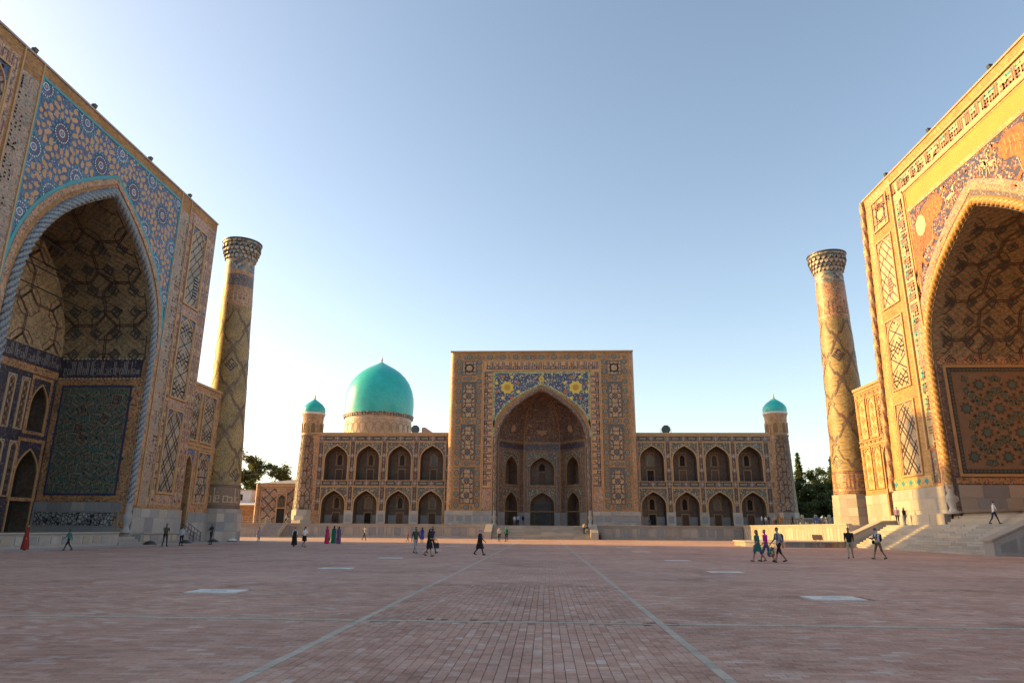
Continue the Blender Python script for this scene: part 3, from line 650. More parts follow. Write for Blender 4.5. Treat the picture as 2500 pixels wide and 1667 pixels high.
def tile_panel(parent, F, u0, u1, v0, v1, style, field='bannai_panel', frame='gold_trim', corner='floral_blue', line='dark_tile', lw=.13, arched=True, fw=.16, proud=.14, studs=None):
    """a framed blind panel: raised frame, tiled field (arched or square), corner tiles and an inlaid lattice"""
    mb = MB(); t = fw; a0, a1, b0, b1 = u0+t, u1-t, v0+t, v1-t; cu = (u0+u1)/2; half = (a1-a0)/2-.12
    if arched:
        sp = b1-.08-half*1.35; ap = arch(cu, half, sp, b1-.08, 10); clip = arch_test(cu, half-.03, sp, b1-.12, b0+.05)
        rect(mb, F, a0, a1, b0, b1, .012, 0); spandrel(mb, F, ap, a0, a1, b1, .03, 2)
        arch_band(mb, F, ap, b0, .12, .02, .09, 1)
    else:
        rect(mb, F, a0, a1, b0, b1, .012, 0); clip = rect_test(a0, a1, b0, b1)
    frame_bars(mb, F, u0, u1, v0, v1, t, 0.0, proud, 1)
    o = mb.build('panel', [field, frame, corner], parent)
    l = MB(); lattice(l, F, a0, a1, b0, b1, style, .026, lw, 0, clip); l.build('lattice', line, o, 'stuff')
    return o
def band_frame(mb, F, u0, u1, v0, v1, t, w0, w1, m=0): frame_bars(mb, F, u0, u1, v0, v1, t, w0, w1, m)
def stone_course(parent, F, u0, u1, rows, mats, w0=0.0, w1=.12, seed=1, jit=.015):
    """ashlar: every block its own piece"""
    r = random.Random(seed)
    for v0, v1, L in rows:
        u = u0
        while u < u1-.05:
            e = min(u1, u+L*r.uniform(.75, 1.25))
            if u1-e < .4*L: e = u1
            b = MB(); bar(b, F, u+.008, e-.008, v0+.006, v1-.006, w0, w1+r.uniform(-jit, jit)); b.build('stone_block', r.choice(mats), parent); u = e
def block(parent, name, F, u0, u1, v0, v1, w0, w1, mat):
    b = MB(); bar(b, F, u0, u1, v0, v1, w0, w1); return b.build(name, mat, parent)
def vase_base(parent, x, y, z0, h, r, mat='marble'):
    m_ = MB(); m_.lathe([(r*1.25, z0), (r*1.3, z0+.06*h), (r*.9, z0+.12*h), (r*.7, z0+.22*h), (r*1.15, z0+.45*h), (r*1.2, z0+.55*h), (r*.75, z0+.72*h), (r*.95, z0+.8*h), (r*.8, z0+.9*h), (r*.95, z0+h)], x, y, 20)
    return m_.build('column_base', mat, parent, smooth=True)
def floodlight(x, y, z, rz, label, group):
    o = thing('floodlight', (x, y, z), label, 'floodlight', group)
    F = lambda a, b, c: (x+a*math.cos(rz)-b*math.sin(rz), y+a*math.sin(rz)+b*math.cos(rz), z+c)
    F0 = F; F = lambda a, b, c: F0(.72*a, .72*b, .72*c)
    b = MB(); b.box(-.12, .12, -.3, .3, 0, .06, 0, F); b.box(-.03, .03, -.3, -.26, .06, .5, 0, F); b.box(-.03, .03, .26, .3, .06, .5, 0, F); b.build('bracket', 'metal_dark', o)
    h = MB(); h.box(-.22, .2, -.25, .25, .2, .62, 0, lambda a, b_, c: F(a+.35*(c-.4), b_, c)); h.build('lamp_head', 'metal_dark', o)
    g = MB(); g.box(.2, .225, -.21, .21, .25, .58, 0, lambda a, b_, c: F(a+.35*(c-.4), b_, c)); g.build('lens', 'glass_dark', o)
    return o

# ================================================================ left madrasa
XL = -37.3
FL = lambda u, v, w: (XL+w, u, v)
LC, LH, Lh = 52.35, 34.85, 17.95           # centre, height and half-width of the portal
left = thing('madrasa', (-45, LC, 0), 'left madrasa in shade, tall portal with blue star rosettes over the arch', 'madrasa')
apo = arch(LC, 9.35, 16.6, 30.2, 22); api = arch(LC, 8.5, 16.4, 29.1, 22)
mb = MB(); arch_wall(mb, FL, LC-Lh, LC+Lh, 0, LH, apo, 0, 0, 0)
b = [( -50, LC-Lh), (-50, LC+Lh)]
mb.poly([(XL, LC+Lh, 0), (-50, LC+Lh, 0), (-50, LC+Lh, LH), (XL, LC+Lh, LH)]); mb.poly([(XL, LC-Lh, 0), (-50, LC-Lh, 0), (-50, LC-Lh, LH), (XL, LC-Lh, LH)])
mb.poly([(-50, LC-Lh, 0), (-50, LC+Lh, 0), (-50, LC+Lh, LH), (-50, LC-Lh, LH)]); mb.poly([(XL, LC-Lh, LH), (XL, LC+Lh, LH), (-50, LC+Lh, LH), (-50, LC-Lh, LH)])
mb.build('portal_wall', 'ochre_brick', left)
mb = MB(); bar(mb, FL, LC-Lh-.05, LC+Lh+.05, LH, LH+.16, -.6, .1); mb.build('parapet_cap', 'roof_tin', left)
mb = MB(); rope(mb, FL, [(api[0][0]-.42, 3.5)]+offset_path(api, .42)+[(api[-1][0]+.42, 3.5)], .36, 1.7, 4, 16, w=-.05, amp=.16, step=.09, two=True); mb.build('arch_rope', ['rope_tile', 'rope_dark'], left, smooth=True)
for s_ in (-1, 1): jq = MB(); x0, x1 = sorted((LC+s_*8.45, LC+s_*9.4)); rect(jq, FL, x0, x1, 0, 16.7, -.12); jq.build('jamb', 'plum_mosaic', left)
for s_ in (-1, 1): vase_base(left, XL-.05, LC+s_*8.92, .95, 2.6, .42, 'marble_grey')
# spandrel with rosettes
sp_mb = MB(); spo = offset_path(arch(LC, 9.35, 17.2, 30.2, 22), .55)
U0, U1, V1 = 42.35, 62.35, 33.85
ap2 = arch(LC, 9.98, 17.6, 30.95, 24); spandrel(sp_mb, FL, ap2, U0, U1, V1, .02)
spn = sp_mb.build('spandrel', 'floral_blue', left)
inside = lambda u, v, mgn=0.0: (U0+mgn < u < U1-mgn) and v < V1-mgn and v > np.interp(u, [p[0] for p in ap2], [p[1] for p in ap2])+mgn*1.3
ros = []
for k, z in enumerate((33.35, 30.85, 28.3, 25.75, 23.1, 20.5)):
    for i in range(-5, 6):
        u = LC+4.8*i+(2.4 if k % 2 else 0)
        if inside(u, z, -.3) and (abs(u-LC) < 10.2): ros.append((u, z))
MATR = ['navy_tile', 'dark_tile', 'white_tile', 'cobalt_tile', 'plum_tile', 'turquoise_tile', 'ochre_tile']
tiles = MB(); frag = MB()
def clipped(u, v, rr): return inside(u, v, rr)
for (u, z) in ros:
    r_ = MB()
    def put(a, b, r, n, w, m, rot=0, star=None, sy_=1.0):
        if inside(a, b, r*.6): ngon(r_, FL, a, b, r, n, w, m, rot, star, sy_)
    if inside(u, z, 1.0):
        ngon(r_, FL, u, z, 1.12, 14, .028, 0, 0, .82); ring(r_, FL, u, z, .62, .80, 20, .036, 1); ngon(r_, FL, u, z, .6, 16, .034, 4, 0, .8)
    for i in range(22): a = 2*math.pi*i/22; put(u+.71*math.cos(a), z+.71*math.sin(a), .065, 6, .044, 2)
    for i in range(14): a = 2*math.pi*(i+.5)/14; put(u+.98*math.cos(a), z+.98*math.sin(a), .09, 6, .044, 5)
    if inside(u, z, .3): ring(r_, FL, u, z, .24, .31, 18, .046, 2); ngon(r_, FL, u, z, .24, 14, .042, 3); ngon(r_, FL, u, z, .11, 8, .048, 6)
    if r_.f and inside(u, z, 1.0): r_.build('rosette', MATR, spn)
    elif r_.f: frag.f += [tuple(len(frag.v)+i for i in f) for f in r_.f]; frag.m += r_.m; frag.v += r_.v
    for i in range(14):
        a = 2*math.pi*i/14; cu_, cv_ = u+1.42*math.cos(a), z+1.42*math.sin(a)
        if inside(cu_, cv_, .24):
            ca, sa = math.cos(a), math.sin(a)
            tiles.poly([FL(cu_+x*ca-y*sa, cv_+x*sa+y*ca, .03) for x, y in ((-.30, 0), (-.08, -.20), (.20, -.17), (.30, 0), (.20, .17), (-.08, .20))])
    for i in range(14):
        a = 2*math.pi*(i+.5)/14
        if inside(u+1.95*math.cos(a), z+1.95*math.sin(a), .24): ngon(tiles, FL, u+1.95*math.cos(a), z+1.95*math.sin(a), .21, 6, .032, 0, a)
pts = [(u+1.95*math.cos(2*math.pi*(i+.5)/14), z+1.95*math.sin(2*math.pi*(i+.5)/14)) for u, z in ros for i in range(14)]
r2 = random.Random(3); tries = 0
while tries < 5000:
    tries += 1; u, v = r2.uniform(U0, U1), r2.uniform(17, V1)
    if not inside(u, v, .22): continue
    if min((u-a)**2+(v-b)**2 for a, b in ros) < 2.25**2: continue
    if min((u-a)**2+(v-b)**2 for a, b in pts) < .43**2: continue
    pts.append((u, v)); ngon(tiles, FL, u, v, r2.uniform(.15, .19), 6, .03, 0, r2.random())
tiles.build('petal_tiles', 'ochre_tile', spn, 'stuff'); frag.build('rosette_fragments', MATR, spn, 'stuff')
ed = MB(); path = ap2; o2 = offset_path(path, .28); ed.grid([[FL(*p, .05) for p in path], [FL(*p, .05) for p in o2]], 0)
i1 = offset_path(path, -.02); i2 = offset_path(path, -.5); ed.grid([[FL(*p, .06) for p in i1], [FL(*p, .06) for p in i2]], 1)
open_frame(ed, FL, U0-.14, U1+.14, 17.4, V1+.14, .22, .03, .06, 0); ed.build('spandrel_border', ['turquoise_tile', 'ochre_mosaic'], left)
for s_ in (-1, 1): jb = MB(); a, b_ = sorted((LC+s_*9.4, LC+s_*9.95)); rect(jb, FL, a, b_, 3.4, 17.6, .06); jb.build('jamb_border', 'ochre_mosaic', left)
# inscription bands beside the spandrel
for s_ in (-1, 1):
    a, b_ = sorted((LC+s_*10.2, LC+s_*12.0)); kb = MB(); rect(kb, FL, a, b_, 3.4, 33.2, .02)
    o = kb.build('inscription_band', 'script_mosaic', left)
    t = MB(); txt = SUBHAN+MULK; k = 28.2/script_width(txt); hgt = (b_-a)*.72/5
    script(t, lambda x, y: (b_-.25-y*hgt if s_ > 0 else a+.25+y*hgt, (32.8-x*k if s_ < 0 else 4.2+x*k)), txt, 0, .15, .035, FL)
    t.build('inscription', 'letter_tan', o, 'stuff')
    tr = MB(); bar(tr, FL, a-.12, a, 3.3, LH, 0, .10); bar(tr, FL, b_, b_+.12, 3.3, LH, 0, .10); tr.build('trim', 'gold_trim', left)
# columns of panels, with tiled borders
for s_ in (-1, 1):
    a, b_ = sorted((LC+s_*12.15, LC+s_*Lh)); bd = MB()
    for u0, u1 in ((a+.06, a+.62), (b_-1.75, b_-1.1), (b_-.95, b_-.15)): rect(bd, FL, u0, u1, 3.5, LH-1.0, .015)
    for v0, v1 in ((3.55, 4.5), (13.05, 13.85), (22.8, 23.7), (32.75, LH-1.0)): rect(bd, FL, a+.66, b_-1.8, v0, v1, .016)
    bd.build('tile_border', 'pink_mosaic', left)
    cr = MB(); v = 4.0
    while v < LH-1.4:
        for u in (a+.34, b_-1.42, b_-.55):
            ngon(cr, FL, u, v, .26, 4, .03, 0, 0, .5); ngon(cr, FL, u, v+.62, .17, 6, .03, 1)
            strip(cr, FL, [(u-.2, v+1.0), (u-.2, v+2.0), (u+.2, v+2.0), (u+.2, v+1.0)], .07, .03, 0, closed=True)
        v += 2.5
    cr.build('border_stars', ['plum_tile', 'cream_tile'], left, 'stuff')
    pu0, pu1 = (a+.72, b_-1.82) if s_ > 0 else (a+1.82, b_-.72)
    pu0, pu1 = sorted((LC+s_*12.83, LC+s_*16.0))
    for v0, v1, stl in ((4.6, 12.95, 'diamond'), (13.95, 22.7, 'knot'), (23.8, 32.65, 'weave')):
        tile_panel(left, FL, pu0, pu1, v0, v1, stl, lw=.14)
    if s_ > 0:
        wv = MB(); rect(wv, FL, 66.9, 67.75, 24.9, 27.3, .035); w_ = wv.build('window', 'void_dark', left)
        g = MB()
        for i in range(7): bar(g, FL, 66.92, 67.73, 24.95+.34*i, 25.1+.34*i, .035, .07)
        g.build('louvre', 'marble_grey', w_)
# stone plinth of the portal
for s_ in (-1, 1):
    a, b_ = sorted((LC+s_*9.45, LC+s_*(Lh+.1)))
    stone_course(left, FL, a, b_, ((0, .95, 1.5), (.95, 2.35, 1.7), (2.35, 3.15, 1.3)), ('marble', 'marble', 'marble_grey', 'marble_warm'), 0, .16, 5+s_)
# the iwan behind the arch
Fs = lambda u, v, w: (u, 60.85-w, v)                      # far jamb wall; u = x
DX = -45.75
mb = MB(); mb.grid([[(XL, u, v) for u, v in api], [((XL+DX)/2, u, v) for u, v in api], [(DX, u, v) for u, v in api]])
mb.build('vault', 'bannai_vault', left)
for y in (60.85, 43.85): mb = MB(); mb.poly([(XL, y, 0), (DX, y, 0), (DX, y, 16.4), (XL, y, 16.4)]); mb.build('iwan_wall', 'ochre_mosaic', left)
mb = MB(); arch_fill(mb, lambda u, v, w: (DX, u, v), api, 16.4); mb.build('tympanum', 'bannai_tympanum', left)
mb = MB(); mb.grid([[(XL, u, v) for u, v in api], [(XL, u, v) for u, v in apo]]); mb.build('arch_soffit', 'plum_mosaic', left)
Fb = lambda u, v, w: (DX+w, u, v)
# back wall: two tiers of arched openings at each side of the middle door
mb = MB(); pk = MB(); tr = MB(); wins = []
def opening_wall(cols, u0, u1, v0, v1, half, sp, apx, base):
    edges = [u0]+[(cols[i]+cols[i+1])/2 for i in range(len(cols)-1)]+[u1]
    for i, c in enumerate(cols):
        ap = arch(c, half, sp, apx, 10); arch_wall(mb, Fb, edges[i], edges[i+1], v0, v1, ap, base); reveal(mb, Fb, ap, base, 0, -1.6, 1)
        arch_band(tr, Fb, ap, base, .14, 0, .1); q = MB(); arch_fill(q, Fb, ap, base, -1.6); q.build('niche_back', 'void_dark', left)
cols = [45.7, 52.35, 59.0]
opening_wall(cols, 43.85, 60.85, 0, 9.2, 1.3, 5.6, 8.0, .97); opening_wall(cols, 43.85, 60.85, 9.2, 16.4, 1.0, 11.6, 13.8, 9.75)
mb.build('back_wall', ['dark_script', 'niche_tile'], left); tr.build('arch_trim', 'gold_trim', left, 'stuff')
br = MB()
for c in cols:
    for v0, v1, hw in ((3.6, 9.0, 1.62), (9.35, 14.6, 1.35)): frame_bars(br, Fb, c-hw, c+hw, v0, v1, .3, .02, .07)
rect(br, Fb, 43.9, 60.8, 14.7, 15.4, .05); br.build('tile_border', 'ochre_mosaic', left)
for c in (57.0, 55.4, 49.3, 47.7): tile_panel(left, Fb, c-.5, c+.5, 9.6, 14.2, 'diamond', lw=.07, fw=.08, proud=.06, field='pink_mosaic', frame='cream_tile')
for c in (57.0, 55.4, 49.3, 47.7): tile_panel(left, Fb, c-.5, c+.5, 3.9, 8.6, 'knot', lw=.07, fw=.08, proud=.06, field='plum_mosaic', frame='cream_tile')
block(left, 'door_leaf', Fb, 57.75, 58.15, .97, 4.2, -.5, -.3, 'wood_door')
mb = MB(); mb.poly([(DX, 43.85, .97), (XL+.9, 43.85, .97), (XL+.9, 60.85, .97), (DX, 60.85, .97)]); mb.build('iwan_floor', 'marble_grey', left)
# inscription belt under the vault
mb = MB(); rect(mb, Fs, DX, XL-.4, 14.95, 16.7, .05); rect(mb, Fb, 43.9, 60.8, 15.45, 16.9, .06); bl = mb.build('inscription_belt', 'dark_script', left)
t = MB(); k = 7.4/script_width(SUBHAN[:40]); script(t, lambda x, y: (XL-.6-x*k, 15.25+y*.24), SUBHAN[:40], 0, .085, .065, Fs); k = 16.4/script_width(SUBHAN); script(t, lambda x, y: (60.6-x*k, 15.75+y*.2), SUBHAN, 0, .08, .075, Fb)
t.build('inscription', 'letter_grey', bl, 'stuff')
dots = MB()
for i in range(22): ngon(dots, Fs, DX+.3+.36*i, 14.85+.02, .07, 6, .06); ngon(dots, Fs, DX+.3+.36*i, 16.75, .07, 6, .06)
dots.build('belt_studs', 'white_tile', bl, 'stuff')
# great panel of angular script on the jamb wall
gp = MB(); rect(gp, Fs, -45.1, -38.4, 4.2, 14.2, .03, 0); frame_bars(gp, Fs, -45.1, -38.4, 4.2, 14.2, .16, .03, .06, 1); frame_bars(gp, Fs, -45.65, -37.85, 3.65, 14.75, .5, .02, .05, 2)
gpo = gp.build('script_panel', ['script_ground' if 'script_ground' in MATS else 'ochre_mosaic', 'navy_tile', 'ochre_mosaic'], left)
t1, t2, t3 = MB(), MB(), MB(); c5 = rect_test(-44.9, -38.6, 4.4, 14.0); r5 = random.Random(9)
for j in range(11):
    for i in range(8):
        cu_ = -44.75+.93*i+(.45 if j % 2 else 0); cv_ = 4.75+.9*j
        if not c5(cu_, cv_): continue
        rt = R(36)*((2*i+3*j) % 10)+R(9)
        kufic_square(t2 if r5.random() < .06 else t1, Fs, cu_, cv_, .86, .05, 0, rt, r5.randrange(3))
        strip(t3, Fs, [(cu_+.62*math.cos(rt+q), cv_+.62*math.sin(rt+q)) for q in (math.pi/4, 3*math.pi/4, 5*math.pi/4)], .04, .045, 0, c5, .3)
t1.build('glazed_script', 'teal_dim', gpo, 'stuff'); t2.build('dark_script', 'lattice_bronze', gpo, 'stuff'); t3.build('script_lines', 'letter_tan', gpo, 'stuff')
# girih lines over vault and tympanum
g = MB(); L8 = [0]
for (a, b_) in zip(api[:-1], api[1:]): L8.append(L8[-1]+math.hypot(b_[0]-a[0], b_[1]-a[1]))
def vault_pt(sv, d, w):
    u = np.interp(sv, L8, [p[0] for p in api]); v = np.interp(sv, L8, [p[1] for p in api]); dx, dy = LC-u, 18-v; L = math.hypot(dx, dy)
    return (d, u+dx/L*w, v+dy/L*w)
def girih(mb, F, u0, u1, v0, v1, S_, lw, w, clip=None, m=0):
    """eight-fold star lattice: crossed squares linked by straight bands, drawn as twin lines"""
    nu = int((u1-u0)/S_)+2; nv = int((v1-v0)/S_)+2
    for i in range(nu):
        for j in range(nv):
            cu_, cv_ = u0+S_*i, v0+S_*j
            for d_ in (-1, 1):
                e = d_*lw*1.1
                strip(mb, F, [(cu_-.5*S_, cv_+e), (cu_-.25*S_, cv_+e), (cu_, cv_+.25*S_+e), (cu_+.25*S_, cv_+e), (cu_+.5*S_, cv_+e)], lw, w, m, clip, .3)
                strip(mb, F, [(cu_+e, cv_-.5*S_), (cu_+e, cv_-.25*S_), (cu_-.25*S_+e, cv_), (cu_+e, cv_+.25*S_), (cu_+e, cv_+.5*S_)], lw, w, m, clip, .3)
            r_ = .36*S_; strip(mb, F, [(cu_+r_*math.cos(math.pi/8+k*math.pi/4), cv_+r_*math.sin(math.pi/8+k*math.pi/4)) for k in range(8)], lw, w, m, clip, .3, True)
FV = lambda u, v, w: vault_pt(u, v, w)
girih(g, FV, 0, L8[-1], DX, XL, 4.1, .085, .05, rect_test(0.1, L8[-1]-.1, DX+.1, XL-.3)); g.build('vault_girih', 'dark_tile', left, 'stuff')
g = MB(); girih(g, Fb, 43.85, 60.85, 16.9, 29, 3.9, .075, .04, arch_test(LC, 8.3, 16.6, 28.8, 17.0)); g.build('tympanum_girih', 'plum_tile', left, 'stuff')
k6 = MB(); r6 = random.Random(4)
for sv in np.arange(L8[-1]-11, L8[-1], 2.05):
    for d in (-44.6, -42.6, -40.6, -38.7): kufic_square(k6, FV, float(sv), d, .95, .055, 0, math.pi/4, r6.randrange(3))
k6.build('vault_script', 'lattice_bronze', left, 'stuff')
# tie beams of the vault
tb = MB()
for z in (21.3, 23.6, 25.6):
    for x in (-43.5, -40.0): tb.tube([(x, 44.2, z), (x, 60.5, z)], .05, 6)
tb.build('tie_beam', 'void_dark', left, 'stuff')
# stone dado of the jamb
stone_course(left, Fs, DX, XL-.35, ((.97, 1.45, 1.6), (2.85, 3.6, 1.2)), ('marble_grey', 'marble'), 0, .1, 11)
d = MB(); rect(d, Fs, DX+.2, XL-.9, 1.45, 2.85, .06); frame_bars(d, Fs, DX, XL-.5, 1.45, 2.85, .14, .04, .1, 1); d.build('dado_mosaic', ['star_marble', 'marble_grey'], left)
# wing beside the portal
FW = lambda u, v, w: (XL-.5+w, u, v)
mb = MB(); dap = arch(71.55, .85, 6.9, 8.9, 8)
arch_wall(mb, FW, LC+Lh-.02, 77.4, 0, 16.5, dap, .9); reveal(mb, FW, dap, .9, 0, -1.8, 0)
mb.poly([FW(77.4, 0, 0), FW(77.4, 0, -40), FW(77.4, 16.5, -40), FW(77.4, 16.5, 0)]); mb.poly([FW(LC+Lh, 16.5, 0), FW(77.4, 16.5, 0), FW(77.4, 16.5, -40), FW(LC+Lh, 16.5, -40)]); mb.build('wing_wall', 'ochre_mosaic', left)
q = MB(); arch_fill(q, FW, dap, .9, -1.8); q.build('doorway', 'void_dark', left)
tr = MB(); bar(tr, FW, LC+Lh, 77.45, 16.5, 16.75, -.4, .12); bar(tr, FW, LC+Lh, 77.4, 10.0, 10.15, 0, .07); bar(tr, FW, LC+Lh, 77.4, 9.6, 9.75, 0, .07); arch_band(tr, FW, dap, .9, .16, 0, .08); tr.build('cornice', 'gold_trim', left, 'stuff')
for u0, u1, v0, v1, stl in ((70.5, 72.7, 10.4, 15.8, 'knot'), (73.2, 76.1, 10.4, 15.8, 'knot'), (73.3, 76.2, 3.9, 9.5, 'octo')): tile_panel(left, FW, u0, u1, v0, v1, stl, lw=.11, field='script_mosaic' if v0 < 5 else 'bannai_panel')
sp = MB(); spandrel(sp, FW, offset_path(dap, .17), 70.5, 72.6, 9.5, .03); sp.build('door_spandrel', 'floral_blue', left)
stone_course(left, FW, 72.5, 77.3, ((0, 1.0, 1.5), (1.0, 2.0, 1.3), (2.0, 3.0, 1.6)), ('marble', 'marble_grey', 'marble'), 0, .14, 21)
mb = MB(); mb.box(-118, -50.1, 41.1, 77.3, 0, 15.5); mb.build('rear_wing', 'ochre_brick', left)
mb = MB(); mb.box(-62, -50.1, 64, 79.0, 0, 36); mb.build('shade_block', 'ochre_brick', left)  # unseen tall mass added behind the portal to shade the right stairs
for u, lb in ((41.2, 'farthest left black floodlight on the roof edge of the left portal'), (48.1, 'second black floodlight from the left on the left portal roof'), (56.5, 'third black floodlight from the left on the left portal roof'), (64.0, 'black floodlight nearest the minaret on the left portal roof')):
    floodlight(XL-.1, u, LH+.16, 0, lb, 'floodlights on the left portal roof')
mb = MB(); mb.box(-50.1, XL-.5, 27.3, LC-Lh, 0, 16.5); mb.build('wing_block', 'ochre_mosaic', left)
# metal steps to the side door
ms = thing('metal_steps', (-35.6, 72, 0), 'small black metal steps with handrails beside the left minaret', 'stairs')
for i in range(4):
    b = MB(); b.box(-37.4, -36.2, 70.9+.0, 72.4, 0, .0); b = MB(); b.box(-37.3+.32*i-.0, -37.3+.32*i+.3, 71.0, 72.4, .82-.2*i, .87-.2*i); b.build('tread', 'metal_dark', ms)
for y in (71.0, 72.4):
    b = MB(); b.tube([(-37.4, y, 1.9), (-35.9, y, .95), (-35.9, y, 0)], .03, 6); b.tube([(-37.4, y, 1.45), (-35.9, y, .5)], .02, 6)
    for i in range(5): b.tube([(-37.3+.33*i, y, .85-.2*i), (-37.3+.33*i, y, 1.83-.21*i)], .02, 6)
    b.build('handrail', 'metal_dark', ms)
# ================================================================ right madrasa
XR = 35.5; RC, RH, Rh = 53.1, 36.8, 17.85
def _warp(u, v): return u+0.062*(RH-v)*max(0.0, min(1.0, (u-RC-10.0)/(Rh-10.0)))   # the portal's corner pier widens a little towards its foot
FR = lambda u, v, w: (XR-w, _warp(u, v), v)
Z0 = 2.15
right = thing('madrasa', (45, RC, Z0), 'right madrasa lit golden by low sun, striped beasts over its arch', 'madrasa')
apo = arch(RC, 10.2, 16.4, 28.9, 22); api = arch(RC, 9.25, 16.2, 27.5, 22)
mb = MB(); nv = 8
mb.poly([FR(RC-Rh, Z0, 0), FR(RC-10.2, Z0, 0), FR(RC-10.2, RH, 0), FR(RC-Rh, RH, 0)])
spandrel(mb, FR, apo, RC-10.2, RC+10.2, RH, 0)
us = [RC+10.2+(Rh-10.2)*i/6 for i in range(7)]
mb.grid([[FR(u, Z0, 0) for u in us], [FR(u, RH, 0) for u in us]])
mb.poly([FR(RC+Rh, Z0, 0), FR(RC+Rh, Z0, -13), FR(RC+Rh, RH, -13), FR(RC+Rh, RH, 0)]); mb.poly([FR(RC-Rh, Z0, 0), FR(RC-Rh, Z0, -13), FR(RC-Rh, RH, -13), FR(RC-Rh, RH, 0)])
mb.poly([FR(RC-Rh, RH, 0), FR(RC+Rh, RH, 0), FR(RC+Rh, RH, -13), FR(RC-Rh, RH, -13)]); mb.poly([FR(RC-Rh, Z0, -13), FR(RC+Rh, Z0, -13), FR(RC+Rh, RH, -13), FR(RC-Rh, RH, -13)])
mb.build('portal_wall', 'buff_brick', right)
mb = MB(); bar(mb, FR, RC-Rh-.1, RC+Rh+.1, RH, RH+.16, -.6, .1); mb.build('parapet_cap', 'gold_trim', right)
mb = MB(); rope(mb, FR, [(api[0][0]-.45, 5.2)]+offset_path(api, .45)+[(api[-1][0]+.45, 5.2)], .38, 1.7, 4, 16, w=-.02, amp=.16, step=.09, two=True); mb.build('arch_rope', ['rope_gold', 'rope_gold_dark'], right, smooth=True)
for s_ in (-1, 1): jq = MB(); x0, x1 = sorted((RC+s_*9.2, RC+s_*10.25)); rect(jq, FR, x0, x1, Z0, 16.5, -.12); jq.build('jamb', 'plum_mosaic', right)
mb = MB(); rope(mb, lambda u, v, w: (XR-.12-w, _warp(RC+Rh, v)+u-.1, v), [(0, 5.4), (0, RH-.2)], .3, .6, 4, 12, amp=.22); mb.build('corner_column', 'ochre_mosaic', right, smooth=True)
for s_ in (-1, 1): vase_base(right, XR+.02, RC+s_*9.7, 3.05, 2.5, .46, 'marble_warm')
mb = MB(); mb.grid([[FR(u, v, 0) for u, v in api], [FR(u, v, 0) for u, v in apo]]); mb.build('arch_soffit', 'plum_mosaic', right)
U0, U1, V1 = RC-9.45, RC+9.45, 31.45
ap2 = arch(RC, 9.4, 19.6, 30.0, 24); ap2 = [p for p in arch(RC, 10.6, 17.5, 29.75, 26)]
top = [p for p in ap2 if U0 <= p[0] <= U1]
sm = MB()
for (a, b), (c, d) in zip(top[:-1], top[1:]): sm.poly([FR(a, b, .02), FR(c, d, .02), FR(c, V1, .02), FR(a, V1, .02)])
spn = sm.build('spandrel', 'floral_lion', right)
ed = MB(); i1 = offset_path(apo, .05); i2 = offset_path(apo, .5); i3 = offset_path(apo, .95)
ed.grid([[FR(*p, .04) for p in i1], [FR(*p, .06) for p in i2]], 0); ed.grid([[FR(*p, .05) for p in i2], [FR(*p, .07) for p in i3]], 1)
for s_ in (-1, 1):
    a, b = sorted((RC+s_*10.25, RC+s_*10.7)); rect(ed, FR, a, b, 5.5, 16.4, .05, 0)
bar(ed, FR, U0-.3, U1+.3, V1, V1+.42, .02, .06, 2); bar(ed, FR, U0-.3, U1+.3, 33.55, 33.95, .02, .06, 2)
for s_ in (-1, 1): a, b = sorted((RC+s_*9.5, RC+s_*9.9)); bar(ed, FR, a, b, 19, 33.6, .02, .055, 2)
ed.build('spandrel_border', ['ochre_mosaic', 'pink_mosaic', 'gold_mosaic'], right)
mb = MB(); rect(mb, FR, U0, U1, V1+.42, 33.55, .03); mb.build('amber_band', 'amber_band', right)
